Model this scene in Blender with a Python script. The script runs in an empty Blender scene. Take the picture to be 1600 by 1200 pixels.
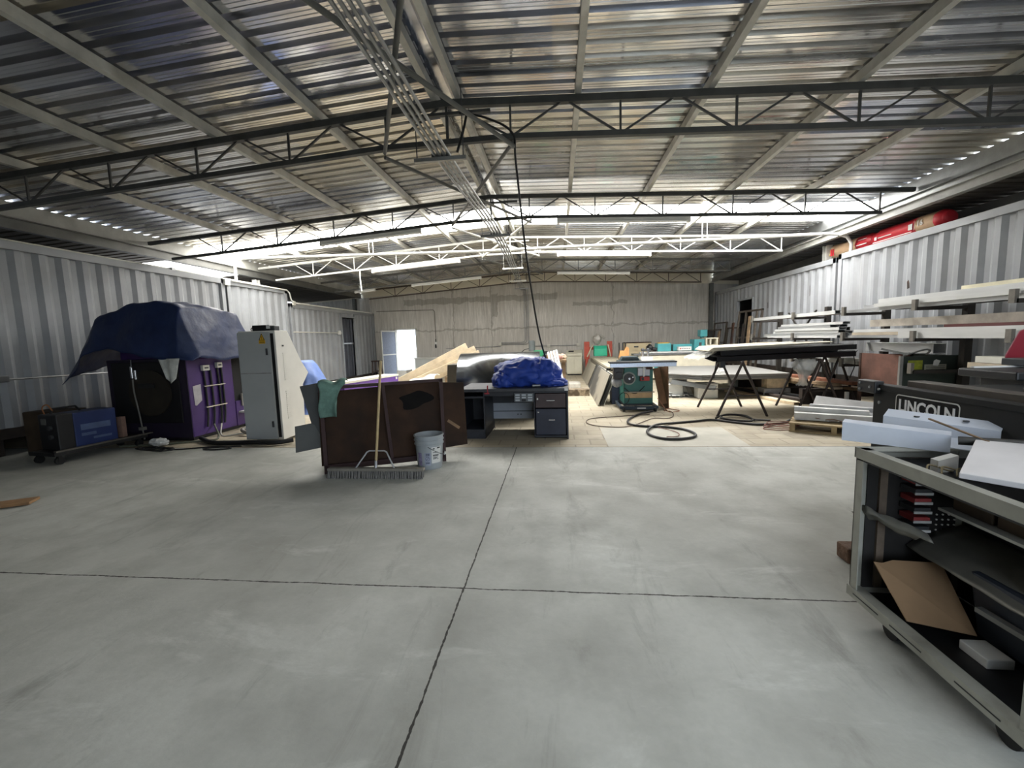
import bpy, math, random
from mathutils import Vector, Matrix
from math import pi, sin, cos, radians as rad, atan2, sqrt
rnd = random.Random(7)
scene = bpy.context.scene
COL = scene.collection

# ------------------------------------------------------------------ materials
def lin(c):
    c = c / 255.0
    return c / 12.92 if c <= 0.04045 else ((c + 0.055) / 1.055) ** 2.4
def rgb(r, g, b): return (lin(r), lin(g), lin(b), 1.0)
MATS = {}
def mat(name, c, rough=0.6, metal=0.0, var=0.12, scale=6.0, stretch=(1, 1, 1), bump=0.0, bscale=40.0,
        c2=None, thr=(0.45, 0.62), spec=0.5, rvar=0.0, trans=0.0, alpha=1.0):
    """Procedural surface: base colour varied by noise, optional second colour in patches, optional bump."""
    if name in MATS: return MATS[name]
    m = bpy.data.materials.new(name); m.use_nodes = True
    nt = m.node_tree; N = nt.nodes; L = nt.links
    b = N['Principled BSDF']
    tc = N.new('ShaderNodeTexCoord'); mp = N.new('ShaderNodeMapping'); mp.inputs['Scale'].default_value = stretch
    L.new(tc.outputs['Object'], mp.inputs['Vector'])
    nz = N.new('ShaderNodeTexNoise'); nz.inputs['Scale'].default_value = scale; nz.inputs['Detail'].default_value = 5
    nz.inputs['Roughness'].default_value = 0.6
    L.new(mp.outputs['Vector'], nz.inputs['Vector'])
    cr = N.new('ShaderNodeValToRGB')
    col = rgb(*c)
    lo = tuple(max(0, x * (1 - var * 2.0)) for x in col[:3]) + (1,)
    hi = tuple(min(1, x * (1 + var * 2.0)) for x in col[:3]) + (1,)
    cr.color_ramp.elements[0].position = 0.3; cr.color_ramp.elements[0].color = lo
    cr.color_ramp.elements[1].position = 0.7; cr.color_ramp.elements[1].color = hi
    L.new(nz.outputs['Fac'], cr.inputs['Fac'])
    out = cr.outputs['Color']
    if c2 is not None:
        n2 = N.new('ShaderNodeTexNoise'); n2.inputs['Scale'].default_value = scale * 0.6; n2.inputs['Detail'].default_value = 6
        ad = N.new('ShaderNodeVectorMath'); ad.operation = 'ADD'; ad.inputs[1].default_value = (13.1, 4.7, 8.3)
        L.new(mp.outputs['Vector'], ad.inputs[0]); L.new(ad.outputs[0], n2.inputs['Vector'])
        mr = N.new('ShaderNodeMapRange'); mr.inputs['From Min'].default_value = thr[0]; mr.inputs['From Max'].default_value = thr[1]
        L.new(n2.outputs['Fac'], mr.inputs['Value'])
        mx = N.new('ShaderNodeMix'); mx.data_type = 'RGBA'
        L.new(mr.outputs['Result'], mx.inputs['Factor']); L.new(out, mx.inputs['A']); mx.inputs['B'].default_value = rgb(*c2)
        out = mx.outputs['Result']
    L.new(out, b.inputs['Base Color'])
    b.inputs['Roughness'].default_value = rough
    if rvar:
        mr2 = N.new('ShaderNodeMapRange'); mr2.inputs['From Min'].default_value = 0.3; mr2.inputs['From Max'].default_value = 0.7
        mr2.inputs['To Min'].default_value = max(0.05, rough - rvar); mr2.inputs['To Max'].default_value = min(1, rough + rvar)
        L.new(nz.outputs['Fac'], mr2.inputs['Value']); L.new(mr2.outputs['Result'], b.inputs['Roughness'])
    b.inputs['Metallic'].default_value = metal
    b.inputs['Specular IOR Level'].default_value = spec
    if trans: b.inputs['Transmission Weight'].default_value = trans
    if alpha < 1: b.inputs['Alpha'].default_value = alpha
    if bump:
        nb = N.new('ShaderNodeTexNoise'); nb.inputs['Scale'].default_value = bscale; nb.inputs['Detail'].default_value = 4
        L.new(mp.outputs['Vector'], nb.inputs['Vector'])
        bp = N.new('ShaderNodeBump'); bp.inputs['Strength'].default_value = bump; bp.inputs['Distance'].default_value = 0.02
        L.new(nb.outputs['Fac'], bp.inputs['Height']); L.new(bp.outputs['Normal'], b.inputs['Normal'])
    MATS[name] = m
    return m
def emit(name, c, s):
    m = bpy.data.materials.new(name); m.use_nodes = True; nt = m.node_tree
    nt.nodes.remove(nt.nodes['Principled BSDF'])
    e = nt.nodes.new('ShaderNodeEmission'); e.inputs['Color'].default_value = rgb(*c); e.inputs['Strength'].default_value = s
    nt.links.new(e.outputs[0], nt.nodes['Material Output'].inputs['Surface']); return m

# ------------------------------------------------------------------ mesh builder
def mitre(pts, closed=False):
    P = [Vector(p) for p in pts]; n = len(P); fr = []
    t0 = (P[1] - P[0]).normalized()
    up = Vector((0, 0, 1)) if abs(t0.z) < 0.9 else Vector((1, 0, 0))
    u = t0.cross(up).normalized()
    for i in range(n):
        if i == 0: t = t0
        elif i == n - 1: t = (P[i] - P[i - 1]).normalized()
        else:
            t = ((P[i] - P[i - 1]).normalized() + (P[i + 1] - P[i]).normalized())
            t = t.normalized() if t.length > 1e-6 else (P[i] - P[i - 1]).normalized()
        u = (u - t * u.dot(t)); u = u.normalized() if u.length > 1e-6 else t.orthogonal().normalized()
        fr.append((P[i], u.copy(), t.cross(u).normalized()))
    return fr
class MB:
    def __init__(s): s.v = []; s.f = []
    def add(s, vs, fs, M=None):
        o = len(s.v)
        s.v += [tuple(M @ Vector(v)) if M is not None else tuple(v) for v in vs]
        s.f += [tuple(i + o for i in f) for f in fs]; return s
    def box(s, x0, x1, y0, y1, z0, z1, M=None):
        return s.add([(x0, y0, z0), (x1, y0, z0), (x1, y1, z0), (x0, y1, z0), (x0, y0, z1), (x1, y0, z1), (x1, y1, z1), (x0, y1, z1)],
                     [(0, 3, 2, 1), (4, 5, 6, 7), (0, 1, 5, 4), (1, 2, 6, 5), (2, 3, 7, 6), (3, 0, 4, 7)], M)
    def bar(s, p, q, w, h, up=(0, 0, 1)):
        """rectangular bar from p to q: w across, h along `up`"""
        p = Vector(p); q = Vector(q); t = (q - p).normalized(); up = Vector(up)
        if abs(t.dot(up)) > 0.98: up = Vector((0, 1, 0)) if abs(t.y) < 0.9 else Vector((1, 0, 0))
        u = t.cross(up).normalized(); n = u.cross(t).normalized()
        a = u * w / 2; b = n * h / 2
        vs = [p - a - b, p + a - b, p + a + b, p - a + b, q - a - b, q + a - b, q + a + b, q - a + b]
        return s.add(vs, [(0, 1, 2, 3), (7, 6, 5, 4), (0, 4, 5, 1), (1, 5, 6, 2), (2, 6, 7, 3), (3, 7, 4, 0)])
    def hollow(s, p, q, w, h, t, up=(0, 0, 1)):
        """open-ended rectangular tube"""
        p = Vector(p); q = Vector(q); d = (q - p).normalized(); up = Vector(up)
        u = d.cross(up).normalized(); n = u.cross(d).normalized()
        def ring(c, W, Hh): return [c - u * W / 2 - n * Hh / 2, c + u * W / 2 - n * Hh / 2, c + u * W / 2 + n * Hh / 2, c - u * W / 2 + n * Hh / 2]
        vs = ring(p, w, h) + ring(q, w, h) + ring(p, w - 2 * t, h - 2 * t) + ring(q, w - 2 * t, h - 2 * t)
        fs = []
        for i in range(4):
            j = (i + 1) % 4
            fs += [(i, i + 4, j + 4, j), (8 + i, 8 + j, 12 + j, 12 + i), (i, j, 8 + j, 8 + i), (4 + i, 12 + i, 12 + j, 4 + j)]
        return s.add(vs, fs)
    def tube(s, pts, r, n=8, cap=True):
        fr = mitre(pts); vs = []; fs = []
        R = r if isinstance(r, (list, tuple)) else [r] * len(fr)
        for (c, u, w), rr in zip(fr, R):
            for k in range(n):
                a = 2 * pi * k / n; vs.append(c + u * cos(a) * rr + w * sin(a) * rr)
        for i in range(len(fr) - 1):
            for k in range(n):
                j = (k + 1) % n; fs.append((i * n + k, i * n + j, (i + 1) * n + j, (i + 1) * n + k))
        if cap: fs.append(tuple(range(n - 1, -1, -1))); fs.append(tuple((len(fr) - 1) * n + k for k in range(n)))
        return s.add(vs, fs)
    def cyl(s, p, q, r, n=20, r2=None): return s.tube([p, q], [r, r if r2 is None else r2], n)
    def lathe(s, prof, c=(0, 0, 0), n=28, M=None):
        vs = []; fs = []; c = Vector(c)
        for (r, z) in prof:
            for k in range(n):
                a = 2 * pi * k / n; vs.append((c.x + r * cos(a), c.y + r * sin(a), c.z + z))
        for i in range(len(prof) - 1):
            for k in range(n):
                j = (k + 1) % n; fs.append((i * n + k, i * n + j, (i + 1) * n + j, (i + 1) * n + k))
        if prof[0][0] > 1e-5: fs.append(tuple(range(n - 1, -1, -1)))
        if prof[-1][0] > 1e-5: fs.append(tuple((len(prof) - 1) * n + k for k in range(n)))
        return s.add(vs, fs, M)
    def prism(s, poly, d, M=None):
        """poly: list of 3D points (planar); d: extrusion vector"""
        n = len(poly); d = Vector(d)
        vs = [Vector(p) for p in poly] + [Vector(p) + d for p in poly]
        fs = [tuple(range(n - 1, -1, -1)), tuple(range(n, 2 * n))] + [(i, (i + 1) % n, (i + 1) % n + n, i + n) for i in range(n)]
        return s.add(vs, fs, M)
    def grid(s, fn, nu, nv, wrap=False):
        vs = [fn(i / nu, j / nv) for j in range(nv + 1) for i in range(nu + 1)]
        fs = [(j * (nu + 1) + i, j * (nu + 1) + i + 1, (j + 1) * (nu + 1) + i + 1, (j + 1) * (nu + 1) + i) for j in range(nv) for i in range(nu)]
        return s.add(vs, fs)
    def blob(s, c, rx, ry, rz, nu=28, nv=16, f=None, zmin=None):
        """closed lumpy ellipsoid; f(direction) scales the radius"""
        vs = []; fs = []; c = Vector(c)
        for j in range(nv + 1):
            th = pi * j / nv
            for i in range(nu):
                ph = 2 * pi * i / nu
                d = Vector((sin(th) * cos(ph), sin(th) * sin(ph), cos(th)))
                k = f(d) if f else 1.0
                p = c + Vector((d.x * rx * k, d.y * ry * k, d.z * rz * k))
                if zmin is not None and p.z < zmin: p.z = zmin
                vs.append(p)
        for j in range(nv):
            for i in range(nu):
                k = (i + 1) % nu; fs.append((j * nu + i, (j + 1) * nu + i, (j + 1) * nu + k, j * nu + k))
        return s.add(vs, fs)
    def build(s, name, m, parent=None, smooth=None, bevel=0.0, solid=0.0, kind=None, label=None, sub=0):
        me = bpy.data.meshes.new(name)
        me.from_pydata([tuple(v) for v in s.v], [], s.f); me.update()
        o = bpy.data.objects.new(name, me); COL.objects.link(o)
        if isinstance(m, (list, tuple)):
            for k in m: me.materials.append(k)
        else: me.materials.append(m)
        import bmesh
        bm = bmesh.new(); bm.from_mesh(me); bmesh.ops.recalc_face_normals(bm, faces=bm.faces); bm.to_mesh(me); bm.free()
        if smooth is not None:
            for p in me.polygons: p.use_smooth = True
            me.set_sharp_from_angle(angle=rad(smooth))
        if parent is not None: o.parent = parent
        if sub:
            d = o.modifiers.new('sub', 'SUBSURF'); d.levels = sub; d.render_levels = sub
        if solid:
            d = o.modifiers.new('sol', 'SOLIDIFY'); d.thickness = solid; d.offset = 0
        if bevel:
            d = o.modifiers.new('bev', 'BEVEL'); d.width = bevel; d.segments = 2; d.limit_method = 'ANGLE'
        if kind: o['kind'] = kind
        if label: o['label'] = label
        return o
def tag(o, label, cat, group=None, kind=None):
    o['label'] = label; o['category'] = cat
    if group: o['group'] = group
    if kind: o['kind'] = kind
    return o
def thing(name, label, cat, loc=(0, 0, 0), rz=0.0, group=None):
    o = bpy.data.objects.new(name, None); COL.objects.link(o)
    o.empty_display_size = 0.1
    o.location = loc; o.rotation_euler = (0, 0, rz)
    return tag(o, label, cat, group)
def solo(mb, name, m, label, cat, group=None, loc=None, **kw):
    """a thing that is one mesh; its origin is put at loc (world coordinates given in mb)"""
    if loc is not None:
        l = Vector(loc); mb.v = [tuple(Vector(v) - l) for v in mb.v]
    o = mb.build(name, m, **kw)
    if loc is not None: o.location = loc
    return tag(o, label, cat, group)
def dup(o, loc, rz=None, label=None, group=None):
    r = o.copy(); COL.objects.link(r); r.location = loc
    if rz is not None: r.rotation_euler = (0, 0, rz)
    if label: r['label'] = label
    if group: r['group'] = group
    for ch in list(o.children):
        c = ch.copy(); COL.objects.link(c); c.parent = r
        for g in list(ch.children):
            d = g.copy(); COL.objects.link(d); d.parent = c
    return r
def text_mesh(txt, name, m, parent, loc, rot, size, ext=0.0015, bold=0.0, sx=1.0, spacing=1.0, align='LEFT'):
    cu = bpy.data.curves.new(name, 'FONT'); cu.body = txt; cu.size = size; cu.extrude = ext; cu.offset = bold
    cu.align_x = align; cu.space_character = spacing; cu.resolution_u = 3
    o = bpy.data.objects.new(name, cu); COL.objects.link(o)
    dg = bpy.context.evaluated_depsgraph_get(); me = bpy.data.meshes.new_from_object(o.evaluated_get(dg))
    bpy.data.objects.remove(o); bpy.data.curves.remove(cu)
    n = bpy.data.objects.new(name, me); COL.objects.link(n); me.materials.clear(); me.materials.append(m)
    n.location = loc; n.rotation_euler = rot; n.scale = (sx, 1, 1)
    if parent is not None: n.parent = parent
    return n
def smooth_path(pts, k=6):
    """Catmull-Rom through pts"""
    P = [Vector(p) for p in pts]; P = [P[0] * 2 - P[1]] + P + [P[-1] * 2 - P[-2]]; out = []
    for i in range(1, len(P) - 2):
        a, b, c, d = P[i - 1:i + 3]
        for t in [j / k for j in range(k)]:
            out.append(0.5 * ((2 * b) + (c - a) * t + (2 * a - 5 * b + 4 * c - d) * t * t + (3 * b - a - 3 * c + d) * t ** 3))
    out.append(P[-2]); return out
def vnoise(p, s=1.0):
    from mathutils import noise
    return noise.noise(Vector(p) * s)
# ------------------------------------------------------------------ palette
galv = mat('galvanized', (150, 152, 152), 0.42, 0.85, 0.06, 8, bump=0.02)
steel_grey = mat('grey_painted_steel', (92, 94, 90), 0.55, 0.2, 0.10, 5)
purlin_m = mat('purlin_steel', (190, 189, 182), 0.5, 0.25, 0.10, 4, c2=(138, 134, 122), thr=(0.55, 0.8))
truss_dark = mat('dark_truss_paint', (68, 69, 68), 0.55, 0.2, 0.12, 5)
truss_white = mat('pale_truss_paint', (205, 205, 198), 0.55, 0.0, 0.08, 5)
truss_mid = mat('grey_truss_paint', (98, 98, 94), 0.55, 0.1, 0.10, 5)
cont_grey = mat('container_grey_paint', (146, 149, 152), 0.45, 0.0, 0.06, 1.6, c2=(132, 132, 132), thr=(0.55, 0.85), bump=0.08, bscale=3, spec=0.45)
rust_dark = mat('rusty_brown', (70, 46, 34), 0.75, 0.1, 0.25, 7, c2=(38, 28, 24), thr=(0.4, 0.65))
dark_brown = mat('dark_base', (44, 36, 31), 0.85, 0, 0.25, 4)
white_paint = mat('white_paint', (214, 214, 209), 0.5, 0, 0.04, 4)
offwhite = mat('offwhite_paint', (205, 203, 192), 0.5, 0, 0.06, 4)
black_m = mat('black_paint', (22, 23, 25), 0.45, 0, 0.15, 8)
black_rub = mat('black_rubber', (20, 20, 20), 0.6, 0, 0.2, 10)
alu = mat('aluminium', (196, 198, 200), 0.38, 0.75, 0.06, 6, stretch=(1, 0.1, 1), bump=0.02)
alu_pale = mat('pale_aluminium', (196, 197, 195), 0.55, 0.25, 0.08, 5, stretch=(1, 0.15, 1))
wood_pale = mat('pale_wood', (208, 190, 160), 0.7, 0, 0.16, 5, stretch=(1, 1, 1), c2=(150, 122, 90), thr=(0.5, 0.85))
wood_old = mat('old_wood', (134, 112, 86), 0.8, 0, 0.2, 6, c2=(84, 68, 52), thr=(0.5, 0.8))
card = mat('cardboard', (150, 121, 90), 0.85, 0, 0.04, 8)
concrete_blk = mat('concrete_block', (178, 174, 164), 0.9, 0, 0.1, 9, bump=0.3, bscale=60)
plastic_w = mat('white_plastic', (222, 222, 218), 0.4, 0, 0.03, 5)
# ------------------------------------------------------------------ dimensions (metres; camera stands at x=0 y=0)
RX = -1.2                      # ridge line
def chord_z(x): return 4.10 - (0.066 if x < RX else 0.047) * abs(x - RX)
XL, XR = -8.35, 6.05           # eaves beams
YB = 17.8                      # back wall
YF = -2.4                      # front of the shed
TY = [5.0, 8.2, 11.45, 14.65, 17.45]
PUR = [-6.75, -5.35, -4.05, -2.72, -1.335, -1.065, 0.27, 1.66, 3.12, 4.5]
def sheet_z(x): return chord_z(x) + 0.165
# ------------------------------------------------------------------ floor
def floor_material():
    m = bpy.data.materials.new('shop_floor_concrete'); m.use_nodes = True
    nt = m.node_tree; N = nt.nodes; L = nt.links; b = N['Principled BSDF']
    geo = N.new('ShaderNodeTexCoord'); sep = N.new('ShaderNodeSeparateXYZ'); L.new(geo.outputs['Object'], sep.inputs[0])
    def M(op, a, bb=None, c=None):
        n = N.new('ShaderNodeMath'); n.operation = op
        for i, x in enumerate((a, bb, c)):
            if x is None: continue
            if isinstance(x, (int, float)): n.inputs[i].default_value = x
            else: L.new(x, n.inputs[i])
        return n.outputs[0]
    def noise(scale, detail=5, rough=0.6, stretch=None, off=(0, 0, 0), dist=0.0):
        mp = N.new('ShaderNodeMapping'); mp.inputs['Location'].default_value = off
        if stretch: mp.inputs['Scale'].default_value = stretch[0]; mp.inputs['Rotation'].default_value = (0, 0, stretch[1])
        L.new(geo.outputs['Object'], mp.inputs['Vector'])
        n = N.new('ShaderNodeTexNoise'); n.inputs['Scale'].default_value = scale; n.inputs['Detail'].default_value = detail
        n.inputs['Roughness'].default_value = rough; n.inputs['Distortion'].default_value = dist
        L.new(mp.outputs['Vector'], n.inputs['Vector']); return n.outputs['Fac']
    def mr(v, a, bb, c=0.0, d=1.0):
        n = N.new('ShaderNodeMapRange'); L.new(v, n.inputs['Value'])
        for k, x in zip(('From Min', 'From Max', 'To Min', 'To Max'), (a, bb, c, d)): n.inputs[k].default_value = x
        return n.outputs['Result']
    def mix(f, A, B):
        n = N.new('ShaderNodeMix'); n.data_type = 'RGBA'
        if isinstance(f, (int, float)): n.inputs['Factor'].default_value = f
        else: L.new(f, n.inputs['Factor'])
        for k, x in (('A', A), ('B', B)):
            if isinstance(x, tuple): n.inputs[k].default_value = x
            else: L.new(x, n.inputs[k])
        return n.outputs['Result']
    X, Y = sep.outputs[0], sep.outputs[1]
    # front slab: grey concrete with soft blotches, scuffs and dark smears
    big = noise(0.55, 4, 0.55); mid = noise(2.3, 6, 0.62, off=(3, 1, 0)); fine = noise(26, 3, 0.6)
    slab = mix(mr(big, 0.32, 0.68), rgb(160, 161, 153), rgb(196, 198, 191))
    slab = mix(mr(mid, 0.42, 0.72, 0, 0.6), slab, rgb(148, 148, 140))
    slab = mix(mr(noise(1.3, 7, 0.7, (( 2.6, 0.7, 1), 0.5), (7, 2, 0), 0.8), 0.56, 0.74, 0, 0.6), slab, rgb(122, 121, 114))
    slab = mix(mr(noise(1.1, 7, 0.7, ((0.7, 2.0, 1), 0.3), (1, 9, 0), 0.5), 0.58, 0.76, 0, 0.6), slab, rgb(220, 223, 217))
    slab = mix(mr(fine, 0.3, 0.75, 0, 0.16), slab, rgb(138, 138, 131))
    # small black specks and drips
    vo = N.new('ShaderNodeTexVoronoi'); vo.inputs['Scale'].default_value = 1.6; L.new(geo.outputs['Object'], vo.inputs['Vector'])
    slab = mix(mr(vo.outputs['Distance'], 0.010, 0.018, 0.75, 0.0), slab, rgb(60, 60, 58))
    # back area: warm pavers in a grid with thin joints
    br = N.new('ShaderNodeTexBrick'); br.inputs['Scale'].default_value = 1.0; br.offset = 0.5
    br.inputs['Brick Width'].default_value = 0.42; br.inputs['Row Height'].default_value = 0.30; br.inputs['Mortar Size'].default_value = 0.010
    br.inputs['Color1'].default_value = rgb(182, 172, 150); br.inputs['Color2'].default_value = rgb(169, 159, 138); br.inputs['Mortar'].default_value = rgb(146, 137, 119)
    L.new(geo.outputs['Object'], br.inputs['Vector'])
    pav = mix(mr(mid, 0.35, 0.7, 0, 0.5), br.outputs['Color'], rgb(154, 145, 127))
    dk = mr(noise(0.8, 5, 0.6, off=(5, 5, 0)), 0.5, 0.66, 0, 0.65)
    near = mr(Y, 6.2, 7.6, 1, 0)
    pav = mix(M('MULTIPLY', dk, near), pav, rgb(116, 110, 98))
    # pale rectangular patch of newer concrete
    inx = M('MULTIPLY', M('GREATER_THAN', X, 0.64), M('LESS_THAN', M('ADD', X, M('MULTIPLY', Y, -0.05)), 2.14))
    iny = M('MULTIPLY', M('GREATER_THAN', Y, 5.6), M('LESS_THAN', Y, 6.76))
    patch = mix(mr(mid, 0.35, 0.7), rgb(186, 183, 170), rgb(172, 170, 158))
    pav = mix(M('MULTIPLY', inx, iny), pav, patch)
    wob = M('MULTIPLY', M('SUBTRACT', noise(3.5, 3), 0.5), 0.02)
    ys = M('ADD', Y, wob); xs = M('ADD', X, wob)
    col = mix(M('GREATER_THAN', ys, 5.58), slab, pav)
    # saw-cut joints with chipped edges
    def line(v, at, w): return M('LESS_THAN', M('ABSOLUTE', M('SUBTRACT', v, at)), w)
    chip = mr(noise(30, 2), 0.3, 0.75, 0.0022, 0.0085)
    j = M('MAXIMUM', M('LESS_THAN', M('ABSOLUTE', M('SUBTRACT', ys, 2.315)), chip), M('MULTIPLY', M('LESS_THAN', M('ABSOLUTE', M('ADD', xs, 0.577)), chip), M('LESS_THAN', Y, 5.58)))
    j = M('MAXIMUM', j, line(ys, 5.58, 0.006))
    j = M('MAXIMUM', j, M('LESS_THAN', M('ABSOLUTE', M('ADD', ys, 0.93)), chip))
    edge = M('MULTIPLY', M('SUBTRACT', 1.0, mr(M('ABSOLUTE', M('ADD', xs, 0.577)), 0.0, 0.10)), M('LESS_THAN', Y, 5.58))
    col = mix(M('MULTIPLY', edge, 0.25), col, rgb(140, 139, 131))
    col = mix(j, col, rgb(52, 50, 46))
    L.new(col, b.inputs['Base Color'])
    L.new(mr(mid, 0.3, 0.7, 0.55, 0.8), b.inputs['Roughness'])
    b.inputs['Specular IOR Level'].default_value = 0.35
    bp = N.new('ShaderNodeBump'); bp.inputs['Strength'].default_value = 0.12; bp.inputs['Distance'].default_value = 0.01
    L.new(M('SUBTRACT', fine, M('MULTIPLY', j, 2.0)), bp.inputs['Height']); L.new(bp.outputs['Normal'], b.inputs['Normal'])
    return m
fl = MB().box(-11.5, 9.5, -6, YB, -0.15, 0).build('floor', floor_material(), kind='structure')
grd = MB().box(-60, 60, -60, 80, -0.3, -0.16).build('ground', mat('outside_gravel', (168, 160, 145), 0.9, 0, 0.1, 3), kind='structure')

# ------------------------------------------------------------------ roof sheets
def roof_material():
    m = bpy.data.materials.new('corrugated_roof_metal'); m.use_nodes = True
    nt = m.node_tree; N = nt.nodes; L = nt.links; b = N['Principled BSDF']
    tc = N.new('ShaderNodeTexCoord')
    mp = N.new('ShaderNodeMapping'); mp.inputs['Scale'].default_value = (0.22, 4.5, 1); L.new(tc.outputs['Object'], mp.inputs['Vector'])
    n1 = N.new('ShaderNodeTexNoise'); n1.inputs['Scale'].default_value = 1.6; n1.inputs['Detail'].default_value = 6; n1.inputs['Roughness'].default_value = 0.65
    L.new(mp.outputs['Vector'], n1.inputs['Vector'])
    # each sheet (about one metre of coverage) weathered a little differently
    br = N.new('ShaderNodeTexBrick'); br.offset = 0.5; br.inputs['Scale'].default_value = 1.0; br.inputs['Brick Width'].default_value = 3.4
    br.inputs['Row Height'].default_value = 0.8; br.inputs['Mortar Size'].default_value = 0.0; br.inputs['Bias'].default_value = -0.2
    br.inputs['Color1'].default_value = rgb(226, 222, 214); br.inputs['Color2'].default_value = rgb(190, 196, 210)
    L.new(tc.outputs['Object'], br.inputs['Vector'])
    n2 = N.new('ShaderNodeTexNoise'); n2.inputs['Scale'].default_value = 0.9; n2.inputs['Detail'].default_value = 5
    L.new(tc.outputs['Object'], n2.inputs['Vector'])
    r2 = N.new('ShaderNodeMapRange'); r2.inputs['From Min'].default_value = 0.48; r2.inputs['From Max'].default_value = 0.72; r2.inputs['To Max'].default_value = 0.45
    L.new(n2.outputs['Fac'], r2.inputs['Value'])
    mx = N.new('ShaderNodeMix'); mx.data_type = 'RGBA'; L.new(r2.outputs['Result'], mx.inputs['Factor']); L.new(br.outputs['Color'], mx.inputs['A'])
    mx.inputs['B'].default_value = rgb(150, 146, 140)
    L.new(mx.outputs['Result'], b.inputs['Base Color'])
    b.inputs['Metallic'].default_value = 0.92
    rr = N.new('ShaderNodeMapRange'); rr.inputs['From Min'].default_value = 0.35; rr.inputs['From Max'].default_value = 0.68
    rr.inputs['To Min'].default_value = 0.10; rr.inputs['To Max'].default_value = 0.30
    L.new(n1.outputs['Fac'], rr.inputs['Value']); L.new(rr.outputs['Result'], b.inputs['Roughness'])
    bp = N.new('ShaderNodeBump'); bp.inputs['Strength'].default_value = 0.12; bp.inputs['Distance'].default_value = 0.012
    L.new(n1.outputs['Fac'], bp.inputs['Height']); L.new(bp.outputs['Normal'], b.inputs['Normal'])
    return m
roof_m = roof_material()
RIB = 0.2
def rib_profile(y0, y1):
    """(y, dz) along the roof: flat pans with two small stiffening beads, and raised ribs"""
    out = []; y = y0
    while y < y1 - 1e-6:
        out += [(y, 0), (y + 0.036, 0), (y + 0.040, 0.005), (y + 0.046, 0), (y + 0.082, 0), (y + 0.088, 0.005), (y + 0.092, 0), (y + 0.122, 0),
                (y + 0.130, 0.056), (y + 0.190, 0.056)]
        y += RIB
    out.append((y1, 0)); return [p for p in out if p[0] <= y1 + 1e-6]
def roof_half(y0, y1, xa, xb, zf, name, m, nseg=1):
    pr = rib_profile(y0, y1); b = MB(); vs = []; fs = []
    xs = [xa + (xb - xa) * i / nseg for i in range(nseg + 1)]
    for x in xs:
        for (y, d) in pr: vs.append((x, y, zf(x) + d))
    n = len(pr)
    for i in range(nseg):
        for j in range(n - 1): fs.append((i * n + j, i * n + j + 1, (i + 1) * n + j + 1, (i + 1) * n + j))
    b.add(vs, fs); return b.build(name, m, kind='structure')
SKY0, SKY1 = 9.4, 10.8
for (ya, yb) in ((YF, SKY0), (SKY1, 18.0)):
    roof_half(ya, yb, -8.44, RX - 0.09, sheet_z, 'ceiling', roof_m)
    if ya == YF:
        roof_half(ya, 0.2, RX + 0.09, 6.13, sheet_z, 'ceiling', roof_m); roof_half(0.2, 1.4, RX + 0.09, 1.5, sheet_z, 'ceiling', roof_m); roof_half(1.4, yb, RX + 0.09, 6.13, sheet_z, 'ceiling', roof_m)
    else: roof_half(ya, yb, RX + 0.09, 6.13, sheet_z, 'ceiling', roof_m)
sky_panel_m = emit('translucent_skylight_sheet', (255, 253, 250), 13.0)
roof_half(SKY0, SKY1, -8.44, RX, sheet_z, 'window_1', emit('dimmed_skylight_sheet', (255, 252, 246), 9.0))  # left half of the strip dimmed to keep the left side darker
roof_half(SKY0, SKY1, RX, 6.13, sheet_z, 'window_2', sky_panel_m)
roof_half(0.2, 1.4, 1.5, 6.13, sheet_z, 'added_skylight', emit('added_skylight_glow', (250, 252, 255), 2.6))  # unseen skylight added above the camera to brighten the near floor
rc = MB()
rc.grid(lambda u, v: (RX - 0.30 + 0.6 * u, YF + (18.0 - YF) * v, sheet_z(RX) + 0.075 - abs(u - 0.5) * 0.06), 6, 1)
rc.build('ridge_cap', roof_m, kind='structure')
# lean-to roofs beyond the eaves beams (dark underside), one clear strip in the left one
lean_m = mat('lean_to_sheet', (112, 106, 98), 0.5, 0.7, 0.12, 2, stretch=(0.4, 3, 1))
zl = lambda x: 3.50 - 0.05 * abs(x - XR)
roof_half(-2.4, 17.8, XR + 0.05, 7.2, zl, 'ceiling', lean_m)
zl2 = lambda x: 3.42 - 0.05 * abs(x - XL)
roof_half(YF, 8.8, -11.2, XL - 0.1, zl2, 'ceiling', lean_m)
roof_half(11.0, 17.8, -11.2, XL - 0.1, zl2, 'ceiling', lean_m)
roof_half(8.8, 11.0, -11.2, XL - 0.1, zl2, 'window_3', emit('side_skylight_sheet', (250, 250, 250), 3.0))

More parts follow.
